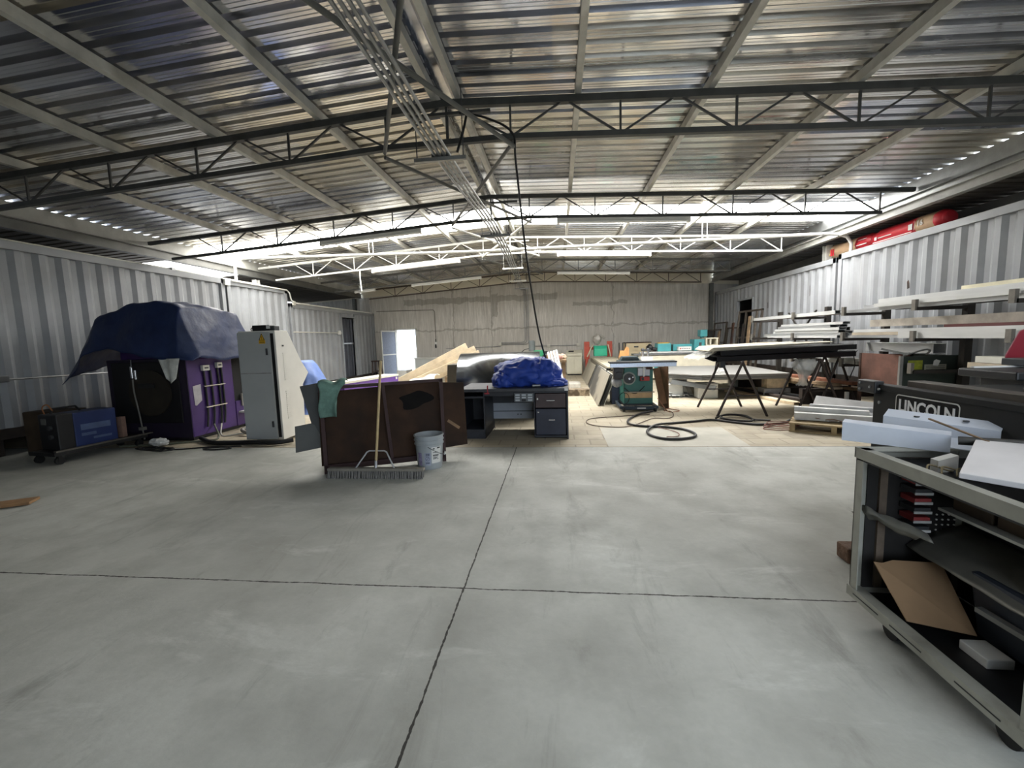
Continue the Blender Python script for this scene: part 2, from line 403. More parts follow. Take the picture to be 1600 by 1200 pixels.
# ------------------------------------------------------------------ back wall, front wall, outer walls
def plaster_material():
    m = bpy.data.materials.new('grey_render_wall'); m.use_nodes = True
    nt = m.node_tree; N = nt.nodes; L = nt.links; b = N['Principled BSDF']
    tc = N.new('ShaderNodeTexCoord')
    mp = N.new('ShaderNodeMapping'); mp.inputs['Scale'].default_value = (7, 1, 0.55); L.new(tc.outputs['Object'], mp.inputs['Vector'])
    n1 = N.new('ShaderNodeTexNoise'); n1.inputs['Scale'].default_value = 2.4; n1.inputs['Detail'].default_value = 7; n1.inputs['Roughness'].default_value = 0.7; L.new(mp.outputs['Vector'], n1.inputs['Vector'])
    n2 = N.new('ShaderNodeTexNoise'); n2.inputs['Scale'].default_value = 0.7; n2.inputs['Detail'].default_value = 4; L.new(tc.outputs['Object'], n2.inputs['Vector'])
    r = N.new('ShaderNodeValToRGB'); e = r.color_ramp.elements; e[0].position = 0.32; e[0].color = rgb(168, 165, 158); e[1].position = 0.72; e[1].color = rgb(220, 217, 210)
    L.new(n1.outputs['Fac'], r.inputs['Fac'])
    mx = N.new('ShaderNodeMix'); mx.data_type = 'RGBA'; mr = N.new('ShaderNodeMapRange'); mr.inputs['From Min'].default_value = 0.42; mr.inputs['From Max'].default_value = 0.65; mr.inputs['To Max'].default_value = 0.6
    L.new(n2.outputs['Fac'], mr.inputs['Value']); L.new(mr.outputs['Result'], mx.inputs['Factor']); L.new(r.outputs['Color'], mx.inputs['A']); mx.inputs['B'].default_value = rgb(186, 182, 174)
    # seams where the coats of render meet: wandering vertical and horizontal lines, darker patches beside them
    sp = N.new('ShaderNodeSeparateXYZ'); L.new(tc.outputs['Object'], sp.inputs[0])
    nw = N.new('ShaderNodeTexNoise'); nw.inputs['Scale'].default_value = 3.0; nw.inputs['Detail'].default_value = 5; L.new(tc.outputs['Object'], nw.inputs['Vector'])
    def M(op, a, bb=None):
        n = N.new('ShaderNodeMath'); n.operation = op
        for i, x in enumerate((a, bb)):
            if x is None: continue
            if isinstance(x, (int, float)): n.inputs[i].default_value = x
            else: L.new(x, n.inputs[i])
        return n.outputs[0]
    wob = M('MULTIPLY', M('SUBTRACT', nw.outputs['Fac'], 0.5), 0.3)
    xs = M('ADD', sp.outputs[0], wob); zs = M('ADD', sp.outputs[2], wob)
    def rng(v, a, bb): return M('MULTIPLY', M('GREATER_THAN', v, a), M('LESS_THAN', v, bb))
    seam = rng(zs, 1.86, 1.93)
    for (a, bb) in ((-4.40, -4.33), (-2.75, -2.70), (2.2, 2.25)):
        seam = M('MAXIMUM', seam, rng(xs, a, bb))
    seam = M('MAXIMUM', seam, M('MULTIPLY', rng(xs, -2.75, -2.45), rng(zs, 2.4, 3.35)))
    seam = M('MAXIMUM', seam, M('MULTIPLY', rng(xs, -6.5, 0.0), rng(zs, 3.0, 3.25)))
    seam = M('MAXIMUM', seam, M('MULTIPLY', rng(xs, 0.6, 2.8), rng(zs, 2.72, 2.86)))
    mx2 = N.new('ShaderNodeMix'); mx2.data_type = 'RGBA'; L.new(M('MULTIPLY', seam, 0.42), mx2.inputs['Factor']); L.new(mx.outputs['Result'], mx2.inputs['A']); mx2.inputs['B'].default_value = rgb(112, 107, 98)
    top = M('GREATER_THAN', M('ADD', sp.outputs[2], M('MULTIPLY', M('ABSOLUTE', M('ADD', sp.outputs[0], 1.2)), 0.056)), 3.78)
    mx3 = N.new('ShaderNodeMix'); mx3.data_type = 'RGBA'; L.new(top, mx3.inputs['Factor']); L.new(mx2.outputs['Result'], mx3.inputs['A']); mx3.inputs['B'].default_value = rgb(224, 217, 198)
    L.new(mx3.outputs['Result'], b.inputs['Base Color']); b.inputs['Roughness'].default_value = 0.92
    bp = N.new('ShaderNodeBump'); bp.inputs['Strength'].default_value = 0.5; bp.inputs['Distance'].default_value = 0.02; L.new(n1.outputs['Fac'], bp.inputs['Height']); L.new(bp.outputs['Normal'], b.inputs['Normal'])
    return m
DX0, DX1, DZ = -6.93, -6.05, 1.97        # doorway in the back wall
wall_m = plaster_material()
wb = MB()
wb.box(-11.5, DX0, YB, YB + 0.2, 0, 4.6); wb.box(DX1, 9.2, YB, YB + 0.2, 0, 4.6); wb.box(DX0, DX1, YB, YB + 0.2, DZ, 4.6)
wb.build('wall_back', wall_m, kind='structure')
side_m = mat('side_wall_sheet', (120, 118, 112), 0.8, 0, 0.1, 2)
MB().box(-11.4, -11.2, YF, YB, 0, 3.18).build('wall_left', side_m, kind='structure')
MB().box(7.06, 7.14, YF, YB, 3.09, 3.446).build('wall_right', side_m, kind='structure'); MB().box(9.0, 9.2, YF, YB, 0, 3.1).build('wall_right', side_m, kind='structure')
wf = MB(); wf.box(-11.4, 0.2, YF - 0.2, YF, 0, 4.4); wf.box(5.0, 9.2, YF - 0.2, YF, 0, 4.4); wf.box(0.2, 5.0, YF - 0.2, YF, 3.2, 4.4)
wf.build('wall_front', side_m, kind='structure')
# ------------------------------------------------------------------ trusses
def side_word(i): return ('first', 'second', 'third', 'fourth', 'fifth')[i]
tlabels = ['dark steel roof truss with zigzag web, the first one across the shed',
           'dark steel roof truss crossing in front of the bright skylight strip',
           'pale painted roof truss just beyond the bright skylight strip',
           'grey roof truss between the pale truss and the back wall',
           'brown roof truss set against the cream band of the back wall']
tm = [truss_dark, truss_dark, truss_white, truss_mid, mat('brown_truss_paint', (84, 74, 64), 0.6, 0.1, 0.12, 5)]
for i, y in enumerate(TY):
    th = [0.055, 0.05, 0.04, 0.045, 0.045][i]
    t = thing('roof_truss', tlabels[i], 'roof truss', (RX, y, 3.9), 0, 'trusses under the roof')
    def W(x, z): return (x - RX, 0, z - 3.9)
    dep = 0.37
    a = MB(); a.bar(W(XL, chord_z(XL)), W(RX, chord_z(RX)), th * 1.2, th * 1.35); a.bar(W(RX, chord_z(RX)), W(XR, chord_z(XR)), th * 1.2, th * 1.35)
    a.build('top_chord', tm[i], t)
    a = MB(); bl, brr = XL + 0.5, XR - 0.5
    a.bar(W(bl, chord_z(bl) - dep), W(RX - .75, chord_z(RX - .75) - dep), th * 1.1, th); a.bar(W(RX + .75, chord_z(RX + .75) - dep), W(brr, chord_z(brr) - dep), th * 1.1, th)
    a.bar(W(RX - .75, chord_z(RX - .75) - dep), W(RX + .75, chord_z(RX + .75) - dep), th * 1.1, th)
    a.build('bottom_chord', tm[i], t)
    for sgn in (-1, 1):
        lim = abs((bl if sgn < 0 else brr) - RX)
        nodes = [0.72 + 1.2 * k for k in range(6)]; nodes = [n for n in nodes if n <= lim + 0.02]
        tops = [0.03] + [0.72 + 0.6 + 1.2 * k for k in range(len(nodes) - 1)] + [nodes[-1] + 0.55]
        for k, n in enumerate(nodes):
            xb = RX + sgn * n
            for d in (tops[k], tops[k + 1]):
                xt = RX + sgn * d
                if abs(xt - RX) > abs((XL if sgn < 0 else XR) - RX): continue
                w = MB(); w.bar(W(xt, chord_z(xt)), W(xb, chord_z(xb) - dep), 0.02, 0.02); w.build('web_bar', tm[i], t)
            w = MB(); w.bar(W(xb, chord_z(xb)), W(xb, chord_z(xb) - dep), 0.022, 0.022); w.build('web_post', tm[i], t)
    w = MB(); w.bar(W(RX, chord_z(RX)), W(RX, chord_z(RX) - dep), 0.03, 0.03); w.build('web_post', tm[i], t)
    w = MB(); w.bar(W(RX - .45, chord_z(RX) - 0.11), W(RX + .5, chord_z(RX) - 0.11), 0.05, 0.03); w.build('ridge_tie', tm[i], t)
# ------------------------------------------------------------------ purlins
names = ['nearest the left eaves beam', 'second from the left eaves beam', 'third from the left eaves beam, midway upslope',
         'first one left of the ridge pair', 'left one of the ridge pair', 'right one of the ridge pair', 'first one right of the ridge pair',
         'second one right of the ridge pair', 'third one right of the ridge pair', 'nearest the right eaves beam']
for x, nm in zip(PUR, names):
    z = chord_z(x) + 0.10
    b = MB().box(x - 0.032, x + 0.032, YF, 17.75, z - 0.05, z + 0.05)
    solo(b, 'roof_purlin', purlin_m, 'grey steel roof purlin under the sheets, ' + nm, 'purlin', 'purlins under the roof sheets', (x, YF, z))
# ------------------------------------------------------------------ eaves beams and their posts
def ibeam(b, x, y0, y1, zc, w, h, t=0.014):
    b.box(x - w / 2, x + w / 2, y0, y1, zc + h / 2 - t, zc + h / 2); b.box(x - w / 2, x + w / 2, y0, y1, zc - h / 2, zc - h / 2 + t)
    b.box(x - t / 2, x + t / 2, y0, y1, zc - h / 2 + t, zc + h / 2 - t)
beam_m = mat('pale_beam_paint', (186, 186, 180), 0.55, 0, 0.1, 3, c2=(120, 116, 108), thr=(0.6, 0.85))
t = thing('eaves_beam', 'long pale steel beam over the left container, carrying the truss ends', 'beam', (XL, YF, 3.4))
b = MB(); ibeam(b, 0, 0, 17.75 - YF, 0.05, 0.12, 0.18); b.build('flanged_beam', mat('left_beam_grey', (112, 112, 108), 0.5, 0.1, 0.1, 3), t)
b = MB(); b.box(-0.06, -0.04, 0, 17.75 - YF, 0.14, 0.392); b.build('fascia_strip', beam_m, t)
t = thing('eaves_beam', 'long pale steel beam above the right container and the red bags', 'beam', (XR, YF, 3.45))
b = MB(); ibeam(b, 0, 0, 17.75 - YF, 0.045, 0.12, 0.15); b.build('flanged_beam', mat('right_beam_grey', (150, 150, 145), 0.5, 0.1, 0.1, 3), t)
b = MB(); b.box(0.035, 0.05, 0, 17.75 - YF, 0.12, sheet_z(XR + 0.045) - 3.45 + 0.002); b.box(-0.03, 0.035, 0, 17.75 - YF, 0.22, 0.232); b.build('angle_strip', galv, t)
def post(x, y, z0, z1, label, m=beam_m):
    b = MB(); ibm = MB()
    w, h, tt = 0.13, 0.15, 0.012
    b.box(x - w / 2, x + w / 2, y - h / 2, y - h / 2 + tt, z0, z1); b.box(x - w / 2, x + w / 2, y + h / 2 - tt, y + h / 2, z0, z1); b.box(x - tt / 2, x + tt / 2, y - h / 2 + tt, y + h / 2 - tt, z0, z1)
    solo(b, 'steel_post', m, label, 'post', None, (x, y, z0))
post(6.33, 11.0, 3.04, 3.40, 'white steel post rising behind the right container to the eaves beam')
post(5.98, 17.62, 0, 3.38, 'grey steel corner post where back wall meets right container', steel_grey)
post(-8.35, 11.3, 3.08, 3.30, 'white steel post beside the pipe bend on the left container')
post(-8.35, 17.1, 2.71, 3.30, 'grey steel post in the back corner above the left container', steel_grey)
# ------------------------------------------------------------------ shipping containers
def corr(b, x, y0, y1, z0, z1, sgn, per=0.30, dep=0.04):
    ys = []; y = y0
    while y < y1:
        ys += [(y, 0), (y + per * 0.27, 0), (y + per * 0.5, dep), (y + per * 0.77, dep)]; y += per
    ys = [p for p in ys if p[0] < y1] + [(y1, 0)]
    nz = 1
    vs = []; fs = []
    for j in range(nz + 1):
        z = z0 + (z1 - z0) * j / nz
        for (yy, d) in ys: vs.append((x - sgn * d, yy, z))
    n = len(ys)
    for j in range(nz):
        for i in range(n - 1): fs.append((j * n + i, j * n + i + 1, (j + 1) * n + i + 1, (j + 1) * n + i))
    b.add(vs, fs)
def container(label, x, sgn, y0, y1, z0, z1, depth=2.4, opening=None, base=True, m=cont_grey):
    """x: plane of the visible long side; sgn +1 when that side faces +x"""
    t = thing('shipping_container', label, 'shipping container', (x, y0, z0))
    L_ = y1 - y0; Hh = z1 - z0
    b = MB(); e = 0.06
    if opening is None: corr(b, 0, e, L_ - e, 0.13, Hh - 0.10, sgn)
    else:
        oa, ob, oz = opening
        corr(b, 0, e, oa, 0.13, Hh - 0.10, sgn); corr(b, 0, ob, L_ - e, 0.13, Hh - 0.10, sgn); corr(b, 0, oa, ob, oz, Hh - 0.10, sgn)
    b.build('corrugated_side', m, t)
    b = MB(); xr = (-0.07, 0.03) if sgn > 0 else (-0.03, 0.07)
    b.box(xr[0], xr[1], 0, L_, Hh - 0.12, Hh); b.build('top_rail', m, t, bevel=0.006)
    b = MB(); b.box(xr[0], xr[1], 0, L_, 0, 0.15); b.build('bottom_rail', dark_brown, t, bevel=0.006)
    for yy in (0, L_ - 0.11):
        b = MB(); b.box(xr[0], xr[1], yy, yy + 0.11, 0, Hh); b.build('corner_post', m, t, bevel=0.006)
    b = MB(); xa, xb = (-depth, -0.06) if sgn > 0 else (0.06, depth)
    b.box(xa, xb, 0, L_, Hh - 0.05, Hh - 0.02); b.box(xa, xb, 0, L_, 0.1, 0.14)
    xo = xa if sgn > 0 else xb
    b.box(xo - 0.02, xo + 0.02, 0, L_, 0.1, Hh - 0.02); b.box(xa, xb, 0, 0.04, 0.1, Hh - 0.05); b.box(xa, xb, L_ - 0.04, L_, 0.1, Hh - 0.05)
    b.build('shell', mat('container_inner_grey', (120, 122, 124), 0.6, 0, 0.08, 2), t)
    if opening:
        oa, ob, oz = opening
        b = MB(); s = 1 if sgn > 0 else -1
        for yy in (oa - 0.03, ob - 0.02): b.box(min(0.03 * s, -0.06 * s), max(0.03 * s, -0.06 * s), yy, yy + 0.05, 0.13, oz + 0.04)
        b.box(min(0.03 * s, -0.06 * s), max(0.03 * s, -0.06 * s), oa, ob, oz, oz + 0.05); b.build('door_frame', m, t)
    return t
CL = -7.85
cA = container('grey corrugated container along the left, raised on dark beams, behind the tarped machine', CL, 1, -2.6, 9.50, 0.24, 3.07)
cB = container('short grey corrugated container section left, ending behind the tall electrical cabinet', CL, 1, 9.56, 11.85, 0.24, 3.07)
cC = container('lower grey container in the far left with a dark barred doorway', CL, 1, 11.95, YB - 0.05, 0.05, 2.70, opening=(14.95 - 11.95, 16.0 - 11.95, 2.38))
CRX = 6.2
cD = container('grey corrugated container on the right carrying the red insulation bags, behind the bar rack', CRX, -1, -1.9, 10.32, 0.30, 3.08)
cE = container('grey corrugated container at the far right with a dark doorway behind leaning frames', CRX, -1, 10.40, YB - 0.05, 0.30, 3.03, opening=(14.48 - 10.4, 15.65 - 10.4, 2.20))
# dark door leaf in the far left container, with a bar and a padlock chain
t = thing('container_door', 'dark corrugated door leaf set in the far left container opening', 'door', (CL - 0.12, 14.97, 0.2))
b = MB(); corr(b, 0, 0, 1.02, 0, 2.2, 1, 0.26, 0.05); b.build('door_leaf', mat('dark_door_paint', (58, 62, 72), 0.5, 0.2, 0.15, 2), t)
b = MB(); b.box(0.0, 0.04, 0.05, 1.0, 1.24, 1.29); b.build('cross_bar', galv, t)
b = MB()
for k in range(6): b.tube([(0.05, 0.12 + 0.05 * (k % 2), 1.18 - 0.05 * k), (0.06, 0.15 - 0.05 * (k % 2), 1.14 - 0.05 * k)], 0.02, 6)
b.build('chain', galv, t)
# timber sleepers the raised containers stand on
for (xx, yy, nm) in ((CL - 0.3, 0.5, 'near'), (CL - 0.3, 5.0, 'middle'), (CL - 0.3, 8.6, 'seam'), (CL - 0.3, 11.0, 'cabinet')):
    b = MB().box(xx - 1.8, xx + 0.25, yy - 0.15, yy + 0.15, 0, 0.24)
    solo(b, 'timber_sleeper', dark_brown, {'near': 'dark timber sleeper under the near end of the left container', 'middle': 'dark timber sleeper under the left container behind the welder', 'seam': 'dark timber sleeper under the left container near its seam', 'cabinet': 'dark timber sleeper under the short container section'}[nm], 'sleeper', None, (xx, yy, 0))
for (yy, nm) in ((0.0, 'at its near end'), (5.2, 'at its middle'), (9.9, 'by the seam'), (11.0, 'of the far section near the seam'), (16.9, 'of the far section by the back wall')):
    b = MB().box(CRX + 0.05, CRX + 2.1, yy - 0.15, yy + 0.15, 0, 0.30)
    solo(b, 'timber_sleeper', dark_brown, 'dark timber sleeper under the right container ' + nm, 'sleeper', None, (CRX, yy, 0))

for cont, y0, marks in ((cD, -1.9, ((8.42, 2.20, .10, .16), (6.2, 2.35, .06, .10))), (cE, 10.40, ((12.35, 2.28, .07, .22), (13.55, 2.22, .07, .20), (11.35, 2.42, .03, .30)))):
    for (y, z, w_, h_) in marks:
        yy = y - y0; k = round((yy - 0.06 - 0.04) / 0.30); yy = 0.06 + 0.30 * k + 0.04; zz = z - 0.30
        b = MB(); b.prism([(-0.0015, yy - w_ * .3, zz - h_ * .4), (-0.0015, yy + w_ * .2, zz - h_ * .5), (-0.0015, yy + w_ * .35, zz + h_ * .3), (-0.0015, yy, zz + h_ * .5), (-0.0015, yy - w_ * .2, zz + h_ * .1)], (-0.001, 0, 0))
        b.build('rust_mark', rust_dark, cont)
# ================================================================== LEFT SIDE
purple = mat('purple_machine_paint', (62, 38, 98), 0.45, 0.05, 0.08, 3)
purple_l = mat('bright_purple_paint', (96, 62, 142), 0.5, 0.0, 0.06, 3)
tarp_blue = mat('dark_blue_tarp', (30, 45, 82), 0.5, 0, 0.14, 3, bump=0.9, bscale=5, spec=0.35)
tarp_royal = mat('royal_blue_tarp', (40, 66, 150), 0.5, 0, 0.12, 3, bump=0.5, bscale=5, spec=0.35)
tarp_light = mat('light_blue_tarp', (104, 128, 184), 0.55, 0, 0.12, 4, bump=0.3, bscale=12)
clear_poly = mat('clear_polythene', (235, 236, 232), 0.25, 0, 0.05, 6, bump=0.6, bscale=25, trans=0.0, alpha=0.38)
cab_grey = mat('cabinet_grey_paint', (166, 170, 170), 0.5, 0, 0.03, 2)
cab_side = mat('cabinet_lit_side', (214, 213, 206), 0.55, 0, 0.03, 2)  # paler than the door: the light falling on this side is painted in
yellow = mat('warning_yellow', (222, 172, 34), 0.5, 0, 0.04, 5)
dark_grey = mat('dark_grey_paint', (58, 60, 62), 0.55, 0.1, 0.12, 5)
chrome = mat('chrome', (210, 210, 212), 0.2, 0.9, 0.03, 5)
# --- wall conduit with junction boxes on the left container
t = thing('wall_conduit', 'thin galvanized conduit with clamp running low along the left container', 'conduit', (CL + 0.05, 3.0, 1.10))
b = MB(); b.tube([(0, 0.9, 0), (0, 3.6, -0.02)], 0.013, 8); b.build('pipe', galv, t)
b = MB(); b.box(-0.04, 0.02, 2.10, 2.25, -0.045, 0.045); b.build('junction_box', galv, t, bevel=0.005)
# pipes lying along the top of the left container
t = thing('roof_conduit', 'pale pipe run lying along the top edge of the left container', 'conduit', (CL - 0.1, 1.0, 3.10))
for k in range(3):
    b = MB(); b.tube([(-0.07 * k, 0, 0.0), (-0.07 * k, 9.9, 0.0)], 0.018, 8); b.build('pipe', offwhite, t)
b = MB(); b.box(-0.25, 0.06, 3.4, 3.48, -0.03, 0.03); b.box(-0.25, 0.06, 7.2, 7.28, -0.03, 0.03); b.build('clamp', galv, t)
# --- big purple machine
t = thing('press_machine', 'purple industrial machine half hidden under a dark blue tarp', 'machine', (-6.38, 6.6, 0))
b = MB(); b.box(-0.68, 0.68, -0.62, 0.30, 0.06, 1.30); b.box(-0.55, 0.60, -0.52, 0.6, 1.30, 1.98); b.build('body', purple, t, bevel=0.012)
b = MB(); b.box(-0.682, 0.675, -0.625, -0.618, 0.06, 1.30); b.build('shaded_front', mat('shaded_purple', (30, 22, 42), 0.6, 0, 0.1, 4), t)  # darker copy of the purple: the shade on the front put into the colour
b = MB(); b.box(-0.70, 0.62, -0.56, 1.5, 0.0, 0.06); b.build('base_plate', black_m, t)
b = MB(); b.box(-0.3, 0.69, 0.30, 1.6, 0.06, 0.50); b.build('rear_bed', purple, t, bevel=0.01)
b = MB(); b.box(-0.3, 0.66, 0.30, 0.95, 0.50, 1.28); b.build('opening_shade', mat('deep_black', (12, 12, 13), 0.8, 0, 0.1, 4), t)  # solid black block painted as the shade inside the recess
b = MB(); b.box(-0.6, 0.55, -0.645, -0.62, 0.30, 1.26); b.build('front_guard', mat('front_guard_dark', (20, 19, 22), 0.6, 0.1, 0.15, 4), t, bevel=0.01)
b = MB(); b.cyl((0.05, -0.645, 0.78), (0.05, -0.67, 0.78), 0.36, 40); b.build('round_cover', mat('olive_cover', (42, 37, 29), 0.7, 0.1, 0.15, 5), t, smooth=40)
b = MB(); b.box(-0.12, 0.16, -0.685, -0.67, 0.86, 0.93); b.build('cover_handle', black_m, t)
b = MB(); b.cyl((-0.20, -0.68, 1.02), (-0.20, -0.68, 1.20), 0.022, 12); b.cyl((-0.14, -0.68, 1.0), (-0.14, -0.68, 1.14), 0.018, 12)
b.tube([(-0.26, -0.66, 1.31), (-0.19, -0.68, 1.30), (-0.17, -0.7, 1.22), (-0.2, -0.68, 1.16)], 0.008, 6); b.build('oil_regulator', chrome, t, smooth=40)
b = MB(); b.tube(smooth_path([(-0.2, -0.68, 1.0), (-0.19, -0.69, 0.8), (-0.15, -0.69, 0.5), (-0.13, -0.69, 0.3), (-0.12, -0.68, 0.05)]), 0.011, 8); b.box(-0.17, -0.09, -0.71, -0.65, 0.2, 0.25)
b.build('air_hose', mat('grey_hose', (120, 118, 112), 0.6, 0, 0.1, 5), t, smooth=50)
for (yy, zz, wy) in ((-0.30, 1.135, 0.13), (-0.02, 1.165, 0.11)):
    b = MB(); b.box(0.68, 0.73, yy - wy / 2, yy + wy / 2, zz - 0.045, zz + 0.045)
    q = b.build('switch_box', offwhite, t, bevel=0.006)
    c = MB(); c.box(0.731, 0.733, yy - wy * 0.3, yy + wy * 0.3, zz - 0.012, zz + 0.012); c.build('switch_label', dark_grey, q)
for (yy, zt) in ((-0.33, 1.09), (-0.20, 1.09), (-0.05, 1.12), (0.03, 1.12)):
    b = MB(); b.tube(smooth_path([(0.70, yy, zt), (0.70, yy + 0.01, 0.7), (0.705, yy, 0.4), (0.71, yy - 0.04, 0.18)]), 0.016, 8); b.build('cable_loom', black_rub, t, smooth=50)
for zz in (0.84, 0.50):
    b = MB(); b.box(0.68, 0.722, -0.36, 0.07, zz - 0.008, zz + 0.008); b.build('cable_clamp', chrome, t)
b = MB(); b.prism([(0.682, -0.55, 0.86), (0.682, -0.40, 0.88), (0.682, -0.40, 0.62), (0.682, -0.51, 0.55), (0.682, -0.54, 0.56)], (0.004, 0, 0)); b.build('placard', mat('worn_placard', (176, 176, 184), 0.35, 0.4, 0.1, 6), t)
b = MB(); b.box(0.69, 0.72, 0.42, 0.80, 0.40, 0.62); b.build('socket_plate', mat('socket_plate_grey', (150, 148, 142), 0.5, 0.2, 0.06, 6), t, bevel=0.005)
for k in range(3):
    b = MB(); b.cyl((0.72, 0.50 + 0.11 * k, 0.52), (0.76, 0.50 + 0.11 * k, 0.52), 0.035, 14); b.build('socket', black_m if k < 2 else white_paint, t, smooth=40)
b = MB(); b.box(0.69, 0.82, 0.35, 1.5, 0.285, 0.315); b.build('side_shelf', white_paint, t)
# tarp over the machine, with its left corner pulled out and hanging
ctl = [
    [(-7.66, 5.82, .93), (-7.20, 5.78, 1.30), (-6.78, 5.80, 1.47), (-6.20, 5.80, 1.31), (-5.64, 5.82, 1.29), (-5.48, 5.88, 1.25)],
    [(-7.68, 5.95, 1.03), (-7.02, 5.90, 1.92), (-6.52, 5.92, 2.11), (-6.05, 5.93, 2.16), (-5.66, 5.94, 2.05), (-5.48, 6.05, 1.26)],
    [(-7.58, 6.50, 1.2), (-6.98, 6.50, 2.02), (-6.50, 6.50, 2.17), (-6.05, 6.50, 2.19), (-5.68, 6.55, 2.08), (-5.47, 6.60, 1.24)],
    [(-7.52, 7.20, 1.2), (-6.95, 7.20, 1.95), (-6.50, 7.20, 2.08), (-6.05, 7.20, 2.10), (-5.70, 7.10, 2.02), (-5.48, 7.30, 1.25)],
    [(-7.50, 7.60, 1.1), (-6.95, 7.58, 1.25), (-6.50, 7.60, 1.3), (-6.05, 7.60, 1.3), (-5.68, 7.58, 1.28), (-5.50, 7.55, 1.25)]]
def tarp_pt(u, v):
    a = u * 5; i = min(4, int(a)); fu = a - i; c = v * 4; j = min(3, int(c)); fv = c - j
    p = [Vector(ctl[jj][ii]) for jj in (j, j + 1) for ii in (i, i + 1)]
    q = (p[0] * (1 - fu) + p[1] * fu) * (1 - fv) + (p[2] * (1 - fu) + p[3] * fu) * fv
    n = Vector((vnoise(q, 2.3), vnoise(q + Vector((5, 1, 2)), 2.3), vnoise(q + Vector((9, 4, 7)), 2.6)))
    f = (0.035 + 0.02 * (v < 0.2)) * min(1.0, u * 6)
    q2 = q + n * f + Vector((0, 0, 1)) * 0.02 * vnoise(q, 6) + n * 0.012 * vnoise(q, 11)
    q2.z = max(q2.z, 0.9)
    return q2
b = MB(); b.grid(tarp_pt, 90, 70)
b.v = [(x, y + (-0.03 if y < 6.2 else 0), z + 0.02) for (x, y, z) in b.v]
solo(b, 'tarp', tarp_blue, 'dark blue tarp draped over the purple machine, one corner hanging left', 'tarp', None, (-6.4, 6.0, 1.3), smooth=60, solid=0.006)
b = MB()
b.grid(lambda u, v: (-5.98 + 0.34 * u * (1 - 0.55 * v) + 0.12 * v, 5.80 + 0.02 * sin(u * 7) - 0.02 * v, 1.31 - 0.30 * v - 0.07 * v * sin(pi * u)), 12, 12)
solo(b, 'plastic_bag', mat('milky_bag', (196, 198, 192), 0.4, 0, 0.12, 9, bump=0.5, bscale=20), 'milky plastic bag hanging from under the dark blue tarp', 'bag', None, (-5.8, 5.72, 1.3), smooth=60, solid=0.004)
# --- welder on its cart
t = thing('welder', 'blue and black welding machine on a low cart by the purple machine', 'welder', (-6.62, 5.10, 0.17), rad(-8))
b = MB(); b.box(-0.165, 0.165, -0.12, 0.38, 0.0, 0.47); b.build('body', mat('welder_blue', (24, 44, 92), 0.45, 0.05, 0.08, 4), t, bevel=0.012)
b = MB(); b.box(-0.17, 0.17, -0.30, -0.12, 0.0, 0.475); b.build('front_panel', black_m, t, bevel=0.012)
b = MB(); b.box(-0.11, -0.02, -0.306, -0.30, 0.34, 0.42); b.build('display', mat('grey_display', (96, 96, 92), 0.4, 0, 0.1, 6), t)
for k in range(2):
    b = MB(); b.cyl((0.06, -0.30, 0.30 - 0.12 * k), (0.06, -0.33, 0.30 - 0.12 * k), 0.03, 16); b.build('dial', dark_grey, t, smooth=40)
b = MB(); b.tube([(-0.06, -0.22, 0.47), (-0.06, -0.2, 0.54), (-0.06, 0.05, 0.54), (-0.06, 0.1, 0.47)], 0.014, 8); b.build('handle', black_rub, t, smooth=50)
b = MB(); b.box(0.166, 0.168, -0.05, 0.30, 0.22, 0.30); b.box(0.166, 0.168, -0.05, 0.12, 0.14, 0.18); b.box(0.166, 0.168, 0.08, 0.3, 0.08, 0.11); b.build('side_decal', mat('faded_decal', (70, 88, 124), 0.5, 0, 0.1, 9), t)
b = MB(); b.tube(smooth_path([(-0.10, -0.26, 0.47), (-0.13, -0.26, 0.56), (-0.05, -0.25, 0.60), (0.02, -0.24, 0.52)]), 0.008, 6); b.build('torch_lead', mat('orange_lead', (150, 98, 60), 0.6, 0, 0.1, 5), t, smooth=50)
t = thing('welder_cart', 'low black cart on casters carrying the blue welding machine', 'cart', (-6.62, 5.10, 0), rad(-8))
b = MB(); b.box(-0.24, 0.24, -0.40, 0.72, 0.12, 0.165); b.build('deck', black_m, t)
b = MB(); b.box(0.19, 0.24, -0.38, 0.80, 0.165, 0.185); b.build('side_rail', mat('worn_rail', (104, 100, 92), 0.5, 0.5, 0.15, 6), t)
for (x, y) in ((-0.19, -0.33), (0.19, -0.33), (-0.19, 0.62), (0.19, 0.62)):
    b = MB(); b.cyl((x - 0.018, y, 0.05), (x + 0.018, y, 0.05), 0.05, 18); b.box(x - 0.025, x + 0.025, y - 0.02, y + 0.02, 0.05, 0.12); b.build('caster', black_rub, t, smooth=40)
b = MB().box(-7.6, -7.05, 5.2, 5.6, 0.0, 0.62)
solo(b, 'storage_carton', mat('dark_carton', (66, 53, 38), 0.85, 0, 0.15, 4), 'brown carton in the dark behind the welding machine', 'box', None, (-7.3, 5.4, 0), bevel=0.01)
b = MB().box(-6.56, -6.48, 5.58, 5.65, 0.167, 0.47)
solo(b, 'brick_post', mat('pinkish_block', (140, 112, 98), 0.8, 0, 0.1, 9), 'pinkish block standing on the cart behind the blue welding machine', 'block', None, (-6.52, 5.6, 0.167))
for k in range(3):
    b = MB(); c = Vector((-6.02 + 0.20 * k, 5.50 - 0.10 * k, 0.0))
    pts = [c + Vector((0.16 * cos(a) * (1 + 0.2 * k), 0.08 * sin(a), 0.015 + 0.018 * (k + 0.4 * sin(a * 2)))) for a in [i * pi / 8 for i in range(18)]]
    b.tube(pts, 0.011, 6); solo(b, 'coiled_cable', black_rub, ['coil of black cable on the floor behind the welder cart', 'middle coil of black cable before the purple machine', 'coil of black cable at the foot of the purple machine'][k], 'cable', None, c, smooth=50)
